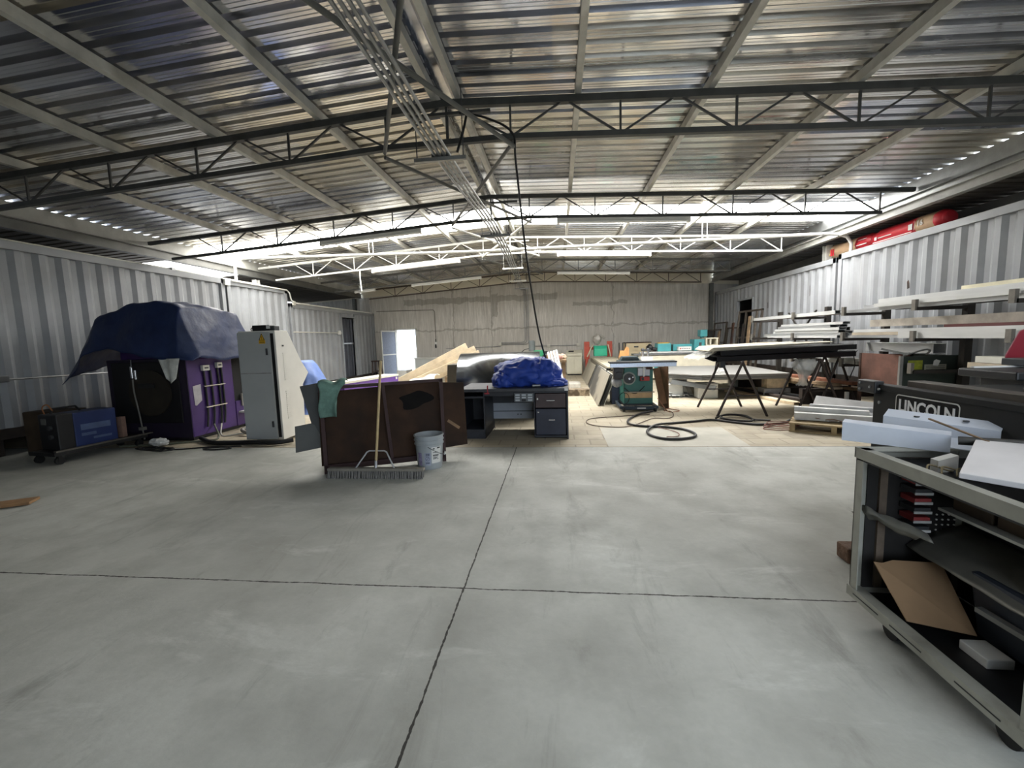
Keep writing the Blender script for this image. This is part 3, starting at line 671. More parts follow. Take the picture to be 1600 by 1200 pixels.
b = MB(); b.blob((-6.02, 5.70, 0.06), 0.14, 0.09, 0.06, f=lambda d: 1 + 0.3 * vnoise(d, 3), zmin=0.0)
solo(b, 'crumpled_paper', plastic_w, 'crumpled white paper on the floor behind the welder cart', 'paper', None, (-6.02, 5.70, 0), smooth=30)
# --- electrical cabinet
t = thing('electrical_cabinet', 'tall grey electrical cabinet with yellow warning triangle, door slightly open', 'cabinet', (-4.43, 5.90, 0), rad(0.5))
prof = [(0.0, 0.04), (0.0, 1.68), (0.30, 1.68), (0.60, 1.20), (0.78, 1.0), (0.60, 0.82), (0.57, 0.04)]
b = MB(); b.prism([(-0.29, y, z) for (y, z) in prof], (0.58, 0, 0)); b.build('body', cab_side, t, bevel=0.006)
b = MB(); b.box(0.215, 0.262, -0.004, 0.0, 0.08, 1.64); b.build('gap_shade', mat('deep_black', (12, 12, 13), 0.8), t)  # black strip painted as the shade between door and body
b = MB(); b.box(-0.29, 0.215, -0.030, -0.002, 0.05, 1.66); dr = b.build('door', cab_grey, t, bevel=0.004)
b = MB(); b.box(0.150, 0.178, -0.046, -0.03, 1.32, 1.42); b.build('latch', dark_grey, dr, bevel=0.004)
b = MB(); b.box(0.150, 0.178, -0.046, -0.03, 0.24, 0.33); b.build('latch', dark_grey, dr, bevel=0.004)
b = MB(); b.box(0.05, 0.15, -0.032, -0.0301, 1.49, 1.535); b.prism([(0.05, -0.0301, 1.535), (0.15, -0.0301, 1.535), (0.10, -0.0301, 1.645)], (0, -0.002, 0)); sg = b.build('warning_sign', yellow, dr)
b = MB()
tri = [(0.058, 1.541), (0.142, 1.541), (0.10, 1.634)]
for i in range(3):
    (xa, za), (xb, zb) = tri[i], tri[(i + 1) % 3]; b.bar((xa, -0.0325, za), (xb, -0.0325, zb), 0.003, 0.008, (0, -1, 0) if False else (0, 0, 1))
b.bar((0.104, -0.0325, 1.60), (0.096, -0.0325, 1.58), 0.003, 0.006); b.bar((0.096, -0.0325, 1.58), (0.103, -0.0325, 1.578), 0.003, 0.005); b.bar((0.103, -0.0325, 1.578), (0.097, -0.0325, 1.552), 0.003, 0.005)
for k in range(2): b.box(0.06, 0.14, -0.0335, -0.032, 1.500 + 0.016 * k, 1.506 + 0.016 * k)
b.build('warning_symbol', black_m, sg)
b = MB(); b.box(-0.28, 0.2, -0.0312, -0.030, 1.045, 1.062); b.build('scuff_mark', mat('scuff', (138, 138, 136), 0.7, 0, 0.15, 14), dr)
for (z0, z1) in ((0.93, 1.36), (0.34, 0.78)):
    b = MB(); n = 15
    for k in range(n):
        z = z0 + (z1 - z0) * k / n; b.box(0.29, 0.297, 0.14, 0.24, z, z + 0.012)
    b.build('louvre_vent', cab_side, t)
b = MB(); b.box(0.29, 0.294, 0.14, 0.18, 1.44, 1.465); b.build('key_lock', dark_grey, t)
t = thing('control_unit', 'small black control unit lying on top of the electrical cabinet', 'device', (-4.40, 6.02, 1.68))
b = MB(); b.box(-0.13, 0.14, -0.07, 0.07, 0.0, 0.085); b.build('housing', black_m, t, bevel=0.008)
b = MB(); b.box(0.14, 0.22, -0.06, 0.06, 0.0, 0.07); b.build('connector', dark_grey, t, bevel=0.006)
b = MB(); b.box(0.10, 0.16, -0.073, -0.07, 0.03, 0.08); b.build('white_label', plastic_w, t)
b = MB(); b.tube(smooth_path([(-0.13, 0, 0.03), (-0.18, 0, 0.05), (-0.2, 0, 0.03), (-0.19, 0, 0.008)]), 0.007, 6); b.build('lead', black_rub, t, smooth=50)
# cables and hose at the cabinet's foot
def cable(pts, r, m, label, k=6):
    p = smooth_path(pts, k); b = MB(); b.tube(p, r, 8); return solo(b, 'floor_cable', m, label, 'cable', None, pts[0], smooth=50)
cable([(-5.6, 6.0, .05), (-5.25, 5.78, .035), (-4.9, 5.74, .035), (-4.5, 5.72, .045), (-4.15, 5.70, .045), (-3.95, 5.84, .05)], 0.034, black_rub, 'thick black corrugated hose along the foot of the electrical cabinet')
cable([(-6.0, 5.6, .012), (-5.5, 5.45, .012), (-5.0, 5.62, .012), (-4.7, 5.52, .012), (-4.9, 5.42, .012), (-5.1, 5.5, .012), (-4.6, 5.6, .02)], 0.010, black_rub, 'thin black cable looped on the floor before the electrical cabinet')
cable([(-5.66, 6.5, .18), (-5.5, 6.3, .02), (-5.3, 6.4, .02), (-5.1, 6.6, .03), (-5.2, 6.8, .2), (-5.4, 7.2, .30)], 0.012, mat('pale_cable', (176, 174, 166), 0.6, 0, 0.08, 6), 'pale cable hanging from the machine shelf beside the cabinet')
cable([(-5.66, 6.35, .2), (-5.4, 6.1, .02), (-5.6, 5.9, .02), (-6.1, 5.72, .015), (-6.6, 5.62, .015)], 0.014, mat('green_grey_cable', (96, 100, 84), 0.6, 0, 0.1, 6), 'grey green cable trailing along the front of the purple machine')
cable([(-5.3, 6.5, .04), (-5.05, 6.75, .04), (-4.85, 6.6, .04), (-5.0, 6.35, .04), (-5.25, 6.45, .08), (-5.1, 6.7, .1)], 0.030, mat('grey_hose', (120, 118, 112), 0.6), 'fat grey hose coiled behind the electrical cabinet')
# --- light blue tarp bundle behind the cabinet (covers something about a metre high)
def lf(d): return 1 + 0.16 * vnoise(d * 2.2, 1) + 0.06 * vnoise(d * 6, 1)
b = MB()
def lt(u, v):
    a = 2 * pi * u; z = 1.12 * (1 - v) ; r = 0.16 + 0.44 * v ** 0.75
    p = Vector((-5.42 + r * cos(a) * 0.8, 8.9 + r * sin(a), z)); n = vnoise(p, 3.2)
    r2 = r * (1 + 0.28 * n + 0.10 * sin(a * 9) * v)
    return (-5.42 + r2 * cos(a) * 0.8 - 0.12 * (1 - v), 8.9 + r2 * sin(a), z + 0.04 * n * (1 - v))
b.grid(lt, 48, 20); b.f.append(tuple(range(48)))
solo(b, 'tarp', tarp_light, 'light blue tarp draped in a heap behind the electrical cabinet', 'tarp', None, (-5.42, 8.9, 0), smooth=50)
# --- purple bed of a second machine
t = thing('machine_bed', 'long bright purple machine bed with pale top, before the back doorway', 'machine', (-4.32, 9.55, 0), atan2(1.9, 0.43) - pi / 2)
b = MB(); b.box(-0.40, 0.0, -1.0, 1.0, 0.36, 0.60); b.build('side_beam', purple_l, t, bevel=0.008)
b = MB(); b.box(-0.42, 0.02, -1.02, 1.0, 0.60, 0.645); b.build('top_plate', offwhite, t)
for y in (-0.8, 0.0, 0.85):
    b = MB(); b.box(-0.34, -0.06, y - 0.06, y + 0.06, 0, 0.36); b.build('foot', purple, t)
b = MB(); b.box(0.0, 0.012, 0.88, 0.94, 0.52, 0.58); b.build('end_tag', white_paint, t)
for (dx, dy, a, nm) in ((0.62, -0.5, 0.5, 'pale board lying tilted beside the bright purple machine bed'), (0.85, -0.2, 0.3, 'second pale board lying behind the rusty sheet rack')):
    b = MB(); b.bar((-4.32 + dx - 0.6, 9.55 + dy - 0.6, 0.10), (-4.32 + dx + 0.5, 9.55 + dy + 0.3, 0.10 + a * 0.55), 0.14, 0.03)
    solo(b, 'timber_board', wood_pale, nm, 'board', None, (-4.32 + dx - 0.6, 9.55 + dy - 0.6, 0))
# --- brown lath on the floor at the left edge
b = MB(); b.bar((-5.9, 3.05, 0.02), (-5.12, 3.50, 0.02), 0.17, 0.025)
solo(b, 'timber_board', mat('orange_board', (150, 116, 80), 0.7, 0, 0.12, 5), 'short orange brown board lying alone on the floor at far left', 'board', None, (-5.5, 3.3, 0))
# ================================================================== MIDDLE
rust_sheet = mat('rusty_sheet_steel', (56, 38, 25), 0.75, 0.0, 0.22, 3.5, c2=(36, 26, 20), thr=(0.42, 0.66), spec=0.25)
rust_frame = mat('dark_red_oxide', (54, 33, 32), 0.7, 0.0, 0.15, 6)
grey_sheet = mat('dark_grey_board', (64, 66, 65), 0.6, 0.05, 0.06, 4)
cloth_green = mat('grey_green_cloth', (104, 136, 124), 0.9, 0, 0.14, 12, c2=(74, 98, 90), thr=(0.5, 0.8), bump=0.2)
RZ = atan2(.51, 1.22)
t = thing('sheet_rack', 'dark red steel frame rack holding rusty sheets, push broom leaning on it', 'rack', (-2.62, 4.42, 0), RZ)
LR = 1.325
b = MB(); b.box(-0.02, 0.02, -0.02, 0.02, 0, 0.98); b.build('upright', rust_frame, t)
b = MB(); b.box(LR - 0.02, LR + 0.02, -0.02, 0.02, 0, 1.0); b.build('upright', rust_frame, t)
b = MB(); b.bar((0.66, 0.0, 0.98), (0.72, 0.02, 0.08), 0.035, 0.035); b.build('middle_upright', rust_frame, t)
b = MB(); b.bar((-0.02, 0, 0.97), (LR + 0.02, 0, 0.99), 0.04, 0.035); b.build('top_rail', rust_frame, t)
b = MB(); b.box(-0.02, LR + 0.02, -0.02, 0.02, 0.04, 0.10); b.build('bottom_rail', rust_frame, t)
for x in (0.0, LR):
    b = MB(); b.box(x - 0.02, x + 0.02, 0, 0.7, 0.02, 0.06); b.build('foot', rust_frame, t)
    b = MB(); b.bar((x, 0.68, 0.05), (x, 0.02, 0.9), 0.03, 0.03); b.build('brace', rust_frame, t)
b = MB(); b.box(0.02, LR - .02, 0.20, 0.24, 0.02, 0.06); b.build('shelf_bar', rust_frame, t)
def sheet(label, pts, d0, th, m, tilt=0.10, name='steel_sheet'):
    """a sheet standing in the rack: pts are (along, height) in the rack's own plane"""
    b = MB(); b.prism([(x, d0 + tilt * z, z) for (x, z) in pts], (0, th, 0))
    o = b.build(name, m); o.location = (-2.62, 4.42, 0); o.rotation_euler = (0, 0, RZ)
    return tag(o, label, 'sheet', 'sheets standing in the red frame rack')
sheet('left rusty brown steel sheet in the red frame rack, under the green cloth', [(-0.055, 0.075), (0.70, 0.065), (0.68, 0.94), (-0.05, 0.91)], 0.050, 0.006, rust_sheet)
s2 = sheet('right rusty brown steel sheet with a black stain in the red frame rack', [(0.62, 0.07), (1.34, 0.075), (1.32, 0.96), (0.60, 0.945)], 0.062, 0.006, rust_sheet)
sheet('rusty sheet with a diagonal tape strip sticking out right of the rack, by the desk', [(1.22, 0.13), (1.635, 0.155), (1.63, 0.925), (1.20, 0.955)], 0.085, 0.006, rust_sheet)
b = MB(); st = [(1.02 + 0.19 * cos(a) * (1 + 0.25 * sin(3 * a + 1)), 0.75 + 0.10 * sin(a) * (1 + 0.3 * sin(2 * a))) for a in [i * 2 * pi / 28 for i in range(28)]]
b.prism([(x, 0.0595 + 0.1 * z, z) for (x, z) in st], (0, 0.001, 0)); b.build('oil_stain', mat('black_oil_stain', (20, 18, 17), 0.8, 0, 0.1, 6, spec=0.15), s2)
b = MB(); b.bar((1.405, 0.128, 0.47), (1.545, 0.118, 0.365), 0.002, 0.035, (1, 0, 1)); b.build('tape_strip', mat('brown_tape', (120, 92, 60), 0.6, 0, 0.1, 9), bpy.data.objects[s2.name] if False else [o for o in bpy.data.objects if o.name == 'steel_sheet.002'][0])
sheet('dark grey board leaning out of the rack at upper left, behind the green cloth', [(-0.235, 0.99), (0.10, 1.04), (0.14, 0.40), (-0.14, 0.56)], 0.11, 0.005, grey_sheet, 0.05, 'grey_board')
sheet('narrow dark grey board below the upper one, left of the rack', [(-0.165, 0.70), (0.02, 0.73), (0.06, 0.15), (-0.10, 0.52)], 0.125, 0.005, grey_sheet, 0.05, 'grey_board')
sheet('dark grey board low at the left end of the rack, nearest the cabinet', [(-0.32, 0.535), (-0.03, 0.575), (0.03, 0.28), (-0.33, 0.235)], 0.145, 0.005, mat('mid_grey_board', (84, 86, 84), 0.6, 0.05, 0.06, 4), 0.05, 'grey_board')
# green cloth over the rack's top left corner
b = MB()
def cl(u, v):
    x = -0.02 + 0.30 * u + 0.05 * v * sin(u * 5); 
    if v < 0.35: y = 0.12 - 0.16 * v / 0.35; z = 1.02 + 0.03 * sin(v / 0.35 * pi) + 0.02 * sin(u * 9)
    else:
        k = (v - 0.35) / 0.65; y = -0.045 - 0.02 * sin(u * 11 + k * 2) * k; z = 1.02 - k * (0.37 if u < 0.6 else 0.37 - 0.85 * (u - 0.6))
        x -= 0.03 * k * (u - 0.3); x += 0.015 * sin(k * 6)
    n = vnoise((x * 3, z * 3, 1)) * 0.02
    return (x, y + n - 0.005, z + n)
b.grid(cl, 24, 24)
o = b.build('rag', cloth_green, smooth=60, solid=0.006); o.location = (-2.62, 4.42, 0); o.rotation_euler = (0, 0, RZ)
tag(o, 'grey green rag hung over the top left corner of the rusty sheet rack', 'cloth')
# push broom
t = thing('push_broom', 'wide push broom with wooden handle leaning on the rusty sheet rack', 'broom', (-1.985, 4.30, 0))
b = MB(); b.box(-0.54, 0.54, -0.035, 0.035, 0.076, 0.108); b.build('head', mat('greyed_wood', (124, 120, 110), 0.8, 0, 0.12, 8), t, bevel=0.006)
b = MB(); n = 54
for k in range(n):
    for j in range(3):
        x = -0.525 + 1.05 * k / (n - 1) + rnd.uniform(-.004, .004); y = -0.026 + 0.026 * j
        b.tube([(x, y, 0.080), (x + rnd.uniform(-.008, .012), y * 1.5 - 0.01 + rnd.uniform(-.006, .006), 0.0)], 0.0085, 5)
b.build('bristles', mat('grey_bristle', (112, 110, 106), 0.85, 0, 0.15, 20), t, kind='stuff')
b = MB(); b.cyl((0.0, 0.0, 0.10), (-0.035, 0.385, 1.245), 0.0145, 12, 0.0135); b.build('handle', mat('wooden_handle', (190, 168, 124), 0.6, 0, 0.1, 6), t, smooth=50)
b = MB(); b.cyl((0.0, 0.0, 0.10), (-0.005, 0.03, 0.18), 0.018, 12); b.build('ferrule', chrome, t, smooth=50)
b = MB(); b.tube([(-0.23, 0, 0.10), (-0.115, 0.055, 0.265), (-0.09, 0.066, 0.278), (0.08, 0.066, 0.278), (0.11, 0.055, 0.265), (0.21, 0, 0.10)], 0.0085, 8)
b.build('brace', mat('zinc_brace', (216, 218, 222), 0.3, 0.6, 0.04, 5), t, smooth=50)
# bucket
t = thing('bucket', 'white grey plastic pail with wire handle and printed labels beside the broom', 'bucket', (-1.505, 4.70, 0), rad(-18))
pail = mat('pail_plastic', (160, 166, 168), 0.4, 0, 0.05, 4, c2=(130, 136, 140), thr=(0.5, 0.8))
b = MB(); b.lathe([(0.135, 0.0), (0.140, 0.008), (0.156, 0.28), (0.168, 0.283), (0.168, 0.292), (0.158, 0.295), (0.159, 0.325), (0.170, 0.328), (0.170, 0.336), (0.160, 0.339), (0.162, 0.372), (0.172, 0.374), (0.172, 0.388), (0.162, 0.390), (0.155, 0.386), (0.132, 0.015), (0.0, 0.014)], n=48)
b.build('pail', pail, t, smooth=35)
for a in (-1.05, 2.05):
    b = MB(); r = 0.166; b.cyl((r * cos(a), r * sin(a), 0.275), ((r + .014) * cos(a), (r + .014) * sin(a), 0.275), 0.014, 14); b.build('handle_boss', pail, t, smooth=40)
a0, a1 = -1.05, 2.05
b = MB(); pts = [(0.180 * cos(a0 + (a1 - a0) * k / 14), 0.180 * sin(a0 + (a1 - a0) * k / 14), 0.275 - 0.125 * sin(pi * k / 14)) for k in range(15)]
b.tube(pts, 0.0035, 6); wh = b.build('wire_handle', dark_grey, t, smooth=50)
b = MB(); b.tube(pts[6:9], 0.011, 8); b.build('grip', plastic_w, wh, smooth=50)
def wrap(a0, a1, z0, z1, off):
    b = MB()
    def f(u, v):
        z = z0 + (z1 - z0) * v; r = 0.140 + 0.016 * z / 0.28 + off; a = a0 + (a1 - a0) * u; return (r * cos(a), r * sin(a), z)
    b.grid(f, 12, 2); return b
wl = wrap(-0.80, 0.0, 0.075, 0.262, 0.0012).build('white_label', white_paint, t, smooth=60)
bm_ = MB()
for k, (u0, u1, z) in enumerate([(0.12, 0.3, .235), (0.55, 0.9, .240), (0.12, 0.6, .196), (0.12, 0.75, .166), (0.12, 0.7, .156), (0.12, 0.62, .136), (0.12, 0.5, .122), (0.55, 0.7, .115)]):
    q = wrap(-0.80 + 0.78 * u0, -0.80 + 0.78 * u1, z, z + (0.016 if k < 2 else 0.008), 0.0022); bm_.add(q.v, q.f)
bm_.build('printed_lines', dark_grey, wl)
wl2 = wrap(-1.36, -0.88, 0.055, 0.20, 0.0012).build('grey_label', mat('grey_print', (150, 156, 172), 0.5, 0, 0.05, 6), t, smooth=60)
def on(a, z, off=0.0026): r = 0.140 + 0.016 * z / 0.28 + off; return (r * cos(a), r * sin(a), z)
b = MB(); ac, zc = -1.12, 0.132
b.tube([on(ac + 0.155 * cos(k * pi / 10), zc + 0.023 * sin(k * pi / 10)) for k in range(21)], 0.0018, 5)
b.tube([on(ac + 0.11, zc + 0.016), on(ac - 0.11, zc - 0.016)], 0.0018, 5)
for da in (-0.13, -0.07, 0.0, 0.07, 0.13): b.tube([on(ac + da, 0.165), on(ac + da * 0.8 + 0.03, 0.182), on(ac + da, 0.195)], 0.0022, 5)
for da in (-0.12, -0.04, 0.05, 0.12): b.tube([on(ac + da, 0.072), on(ac + da, 0.092)], 0.003, 5)
b.build('prohibition_symbol', mat('dark_blue_print', (56, 62, 84), 0.5), wl2)
wrap(-1.95, -1.58, 0.05, 0.20, 0.0012).build('purple_label', mat('purple_print', (140, 132, 160), 0.5, 0, 0.2, 30), t, smooth=60)
# ------------------------------------------------------------------ desk
desk_m = mat('black_desk_paint', (38, 41, 47), 0.5, 0.1, 0.15, 4, c2=(62, 66, 74), thr=(0.6, 0.85))
desk_top = mat('desk_top_worn', (56, 58, 62), 0.5, 0.05, 0.2, 4, c2=(96, 98, 100), thr=(0.55, 0.85))
t = thing('metal_desk', 'worn black steel office desk carrying the crumpled royal blue tarp', 'desk', (-0.66, 6.04, 0), rad(-1.0))
b = MB(); b.box(-0.80, 0.80, -0.01, 0.86, 0.695, 0.74); b.build('desktop', desk_top, t, bevel=0.006)
b = MB(); b.box(0.30, 0.315, 0.02, 0.84, 0.02, 0.695); b.box(0.765, 0.79, 0.0, 0.85, 0.0, 0.695); b.box(0.30, 0.79, 0.82, 0.845, 0.02, 0.695); b.box(0.30, 0.79, 0.02, 0.84, 0.02, 0.05); b.box(0.30, 0.79, 0.03, 0.06, 0.665, 0.695)
b.build('right_pedestal', desk_m, t, bevel=0.003)
b = MB(); b.box(0.325, 0.755, 0.0, 0.45, 0.455, 0.66); d = b.build('drawer', mat('brown_drawer_face', (62, 50, 50), 0.55, 0.1, 0.15, 6), t, bevel=0.006)
b = MB(); b.box(0.48, 0.60, -0.014, 0.0, 0.555, 0.568); b.build('handle', chrome, d, bevel=0.003)
b = MB(); b.box(0.345, 0.365, -0.006, 0.0, 0.57, 0.60); b.build('keyhole_plate', chrome, d)
b = MB(); b.box(0.325, 0.755, -0.002, 0.45, 0.06, 0.44); d = b.build('file_drawer', mat('file_drawer_navy', (42, 46, 60), 0.5, 0.1, 0.12, 5), t, bevel=0.006)
b = MB(); b.box(0.51, 0.60, -0.016, -0.002, 0.275, 0.288); b.build('handle', chrome, d, bevel=0.003)
b = MB(); b.box(0.35, 0.372, -0.008, -0.002, 0.385, 0.40); b.build('keyhole_plate', chrome, d)
b = MB(); b.box(-0.79, -0.77, 0.0, 0.85, 0.0, 0.695); b.box(-0.44, -0.42, 0.02, 0.84, 0.0, 0.695); b.box(-0.79, -0.42, 0.82, 0.845, 0.0, 0.695); b.box(-0.79, -0.42, 0.02, 0.84, 0.0, 0.14); b.box(-0.79, -0.42, 0.02, 0.84, 0.6, 0.63)
b.build('left_pedestal', desk_m, t, bevel=0.003)
b = MB(); b.box(-0.42, 0.30, 0.76, 0.78, 0.16, 0.42); b.build('modesty_panel', mat('pale_grey_panel', (150, 156, 164), 0.5, 0.05, 0.05, 4), t)
b = MB(); b.box(-0.42, 0.30, 0.745, 0.76, 0.28, 0.29); b.cyl((-0.02, 0.758, 0.23), (-0.02, 0.762, 0.23), 0.01, 10); b.cyl((0.03, 0.758, 0.23), (0.03, 0.762, 0.23), 0.01, 10); b.build('panel_holes', black_m, t)
b = MB(); b.box(-0.42, 0.30, 0.74, 0.78, 0.42, 0.695); b.build('back_apron', desk_m, t); b = MB(); b.box(-0.42, 0.30, 0.03, 0.05, 0.63, 0.695); b.build('front_apron', desk_m, t)
b = MB(); b.box(0.02, 0.30, -0.012, 0.025, 0.545, 0.675); p = b.build('switch_panel', mat('panel_grey', (86, 90, 94), 0.5, 0.2, 0.08, 6), t, bevel=0.004)
for r_ in range(3):
    for c_ in range(3):
        if r_ == 2 and c_ == 1: continue
        b = MB(); x = 0.04 + 0.09 * c_; z = 0.635 - 0.037 * r_; b.box(x, x + 0.062, -0.016, -0.012, z, z + 0.022); b.build('switch_plate', mat('switch_plate_pale', (168, 174, 178), 0.45, 0.1, 0.06, 9), p)
b = MB(); b.box(0.13, 0.19, -0.018, -0.012, 0.555, 0.588); b.build('dark_key', black_m, p)
b = MB(); b.box(-0.37, -0.355, -0.02, 0.0, 0.665, 0.79); b.box(-0.41, -0.34, -0.022, -0.01, 0.665, 0.685); b.build('red_clip', mat('red_clip_paint', (150, 46, 52), 0.5), t)
b = MB(); b.box(0.74, 0.79, -0.013, -0.01, 0.70, 0.735); b.build('white_sticker', plastic_w, t)
# crumpled royal blue tarp on the desk
def crump(d):
    p = Vector(d); return 1 + 0.16 * vnoise(p * 1.7 + Vector((3, 1, 0))) + 0.26 * (0.35 - abs(vnoise(p * 2.6))) + 0.07 * (0.35 - abs(vnoise(p * 5.5 + Vector((1, 2, 3)))))
b = MB(); b.blob((-0.53, 6.46, 0.92), 0.43, 0.32, 0.235, 84, 44, crump, zmin=0.743)
b.blob((-0.26, 6.42, 0.90), 0.27, 0.28, 0.24, 64, 36, lambda d: crump(d * 1.3 + Vector((2, 2, 2))), zmin=0.744)
b.blob((-0.10, 6.38, 0.78), 0.22, 0.22, 0.09, 48, 24, lambda d: crump(d * 1.6 + Vector((5, 2, 2))), zmin=0.745)
b.blob((-0.80, 6.36, 0.83), 0.19, 0.24, 0.16, 48, 24, lambda d: crump(d * 1.6 + Vector((1, 7, 2))), zmin=0.746)
solo(b, 'tarp', tarp_royal, 'royal blue tarp crumpled in a big heap on the black desk', 'tarp', None, (-0.5, 6.45, 0.743), smooth=55)
b = MB(); b.cyl((-0.38, 6.12, 0.765), (-0.27, 6.16, 0.765), 0.022, 14); solo(b, 'pipe_offcut', galv, 'short grey pipe offcut on the desk front edge under the blue tarp', 'pipe', None, (-0.33, 6.14, 0.743), smooth=40)
# rolled sheet of bright steel behind the desk
t = thing('steel_roll', 'large roll of shiny sheet steel lying behind the black desk', 'roll', (-1.08, 7.95, 0), rad(2))
b = MB()
R_ = 0.60
prof = [(R_ * cos(a), R_ + R_ * sin(a)) for a in [pi * 0.5 + i * 2 * pi / 64 for i in range(65)]]
b.grid(lambda u, v: (-0.74 + 1.48 * v, prof[int(round(u * 64))][0], prof[int(round(u * 64))][1]), 64, 1)
b.build('outer_wrap', mat('bright_sheet_steel', (150, 154, 158), 0.21, 1.0, 0.02, 2, stretch=(0.2, 1, 1)), t, smooth=60, solid=0.004)
b = MB(); b.grid(lambda u, v: (-0.73 + 1.46 * v, (R_ - 0.02 - 0.03 * u) * cos(pi / 2 + u * 2 * pi), R_ + (R_ - 0.02 - 0.03 * u) * sin(pi / 2 + u * 2 * pi)), 64, 1)
b.build('inner_wrap', galv, t, smooth=60, solid=0.004)
# workbench with odds and ends, grinder, leaning aluminium profiles
t = thing('work_bench', 'old timber workbench behind the steel roll and the blue tarp', 'bench', (-0.35, 10.9, 0))
b = MB(); b.box(-0.75, 0.55, -0.4, 0.4, 0.84, 0.90); b.build('bench_top', wood_old, t)
for (x, y) in ((-0.68, -0.33), (0.48, -0.33), (-0.68, 0.33), (0.48, 0.33)):
    b = MB(); b.box(x - 0.045, x + 0.045, y - 0.045, y + 0.045, 0, 0.84); b.build('leg', wood_old, t)
for k, (x, y, s, m_, nm) in enumerate([(-0.15, 10.75, 0.10, card, 'brown paper parcel on the workbench behind the blue tarp'), (0.02, 10.70, 0.07, mat('pink_rag', (184, 146, 134), 0.9, 0, 0.15, 9), 'pink rag on the workbench beside the brown parcel'), (0.12, 10.85, 0.07, mat('tan_sack', (176, 158, 136), 0.8, 0, 0.1, 9), 'crumpled tan sack at the right of the workbench'), (-0.30, 10.85, 0.08, black_m, 'black tool bag on the workbench behind the cable')]):
    b = MB(); b.blob((x, y, 0.90 + s * 0.9), s * 1.3, s, s, 24, 14, lambda d: 1 + 0.35 * vnoise(d * 2 + Vector((k, 0, 0))), zmin=0.902); solo(b, 'bench_bundle', m_, nm, 'bundle', None, (x, y, 0.902), smooth=40)
t = thing('pillar_drill', 'green pillar machine with grey motor in front of the back wall', 'machine', (-0.80, 14.0, 0))
b = MB(); b.box(-0.22, 0.26, -0.3, 0.3, 0, 0.06); b.build('base', dark_grey, t)
b = MB(); b.cyl((0.02, 0.1, 0.06), (0.02, 0.1, 1.0), 0.06, 18); b.build('column', dark_grey, t, smooth=40)
b = MB(); b.box(0.02, 0.34, -0.2, 0.14, 0.86, 1.06); b.build('head', mat('machine_green', (38, 128, 88), 0.45, 0, 0.08, 5), t, bevel=0.02)
b = MB(); b.cyl((-0.05, 0, 1.03), (-0.05, 0, 1.35), 0.105, 28); b.cyl((-0.05, 0, 1.35), (-0.05, 0, 1.38), 0.09, 28); b.build('motor', mat('motor_grey', (98, 104, 104), 0.5, 0.2, 0.06, 6), t, smooth=40)
b = MB(); b.tube(smooth_path([(-0.14, 0, 1.12), (-0.3, 0, 1.08), (-0.42, 0.1, 0.98)]), 0.012, 6); b.build('motor_lead', black_rub, t, smooth=50)
b = MB(); b.box(0.36, 0.5, -0.1, 0.1, 0.94, 1.02); b.build('chuck_guard', black_m, t)
for k, (dx, nm) in enumerate([(0.0, 'shiny aluminium profile leaning on the workbench, nearest the blue tarp'), (0.075, 'second shiny aluminium profile leaning behind the desk'), (0.15, 'third shiny aluminium profile leaning behind the desk'), (0.22, 'outermost shiny aluminium profile leaning behind the desk, toward the pavers')]):
    b = MB(); b.hollow((-0.06 + dx * .8, 9.55, 0.365), (-0.24 + dx * .9, 10.47, 1.10 + 0.015 * k), 0.05, 0.03, 0.004, (0, 1, 0.3))
    solo(b, 'aluminium_profile', mat('dull_aluminium', (150, 150, 150), 0.4, 0.7, 0.08, 6), nm, 'profile', 'aluminium profiles leaning on the workbench', (-0.06 + dx * .8, 9.55, 0.365))
b = MB(); b.box(-0.45, 0.16, 9.35, 9.75, 0, 0.36); solo(b, 'timber_crate', wood_old, 'old timber crate behind the desk under the leaning aluminium profiles', 'crate', None, (-0.15, 9.55, 0))
# lumber pile left of the roll
t0 = [(-4.2, 10.6, 0.40, -2.46, 11.4, 1.30), (-4.0, 10.7, 0.42, -2.25, 11.5, 1.22), (-3.9, 10.5, 0.34, -2.1, 11.3, 1.10), (-3.8, 10.75, 0.30, -2.0, 11.5, 1.00)]
b = MB(); b.box(-3.0, -2.2, 11.0, 12.0, 0, 0.50); solo(b, 'timber_crate', wood_old, 'old timber crate propping up the pale boards behind the steel roll', 'crate', None, (-2.6, 11.5, 0))
b = MB(); b.box(-3.75, -3.2, 10.2, 11.0, 0, 0.26); solo(b, 'timber_crate', white_paint, 'low white crate under the crumpled sheet left of the pale boards', 'crate', None, (-3.75, 10.6, 0))
for k, q in enumerate(t0):
    b = MB(); b.bar(q[:3], q[3:], 0.17, 0.03, (0, 1, 0.25)); solo(b, 'timber_board', mat('cream_wood', (206, 190, 162), 0.7, 0, 0.08, 5, c2=(186, 166, 134), thr=(0.55, 0.8)), ['topmost pale board of the slanting pile left of the steel roll', 'second pale board of the slanting pile left of the steel roll', 'third pale board of the slanting pile left of the steel roll', 'lowest pale board of the slanting pile left of the steel roll'][k], 'board', 'pale boards slanting left of the roll', q[:3])
b = MB(); b.grid(lambda u, v: (-3.98 + 1.0 * u, 9.85 + 0.6 * v, 0.31 + 0.20 * u + 0.08 * sin(pi * v) + 0.10 * vnoise((u * 4, v * 4, 0)) + 0.10 * u * v), 28, 20)
solo(b, 'plastic_sheet', mat('crumpled_white_sheet', (232, 230, 222), 0.4, 0, 0.06, 6, bump=0.5, bscale=12), 'crumpled white plastic sheet spread over the pale board pile', 'sheet', None, (-3.7, 10.4, 0.4), smooth=60, solid=0.006)
b = MB(); b.box(-2.42, -2.06, 8.9, 9.4, 0, 0.94); b.v = [(x + (0.06 if z > .5 else 0) * (1 if x < -2.2 else 0), y, z) for x, y, z in b.v]
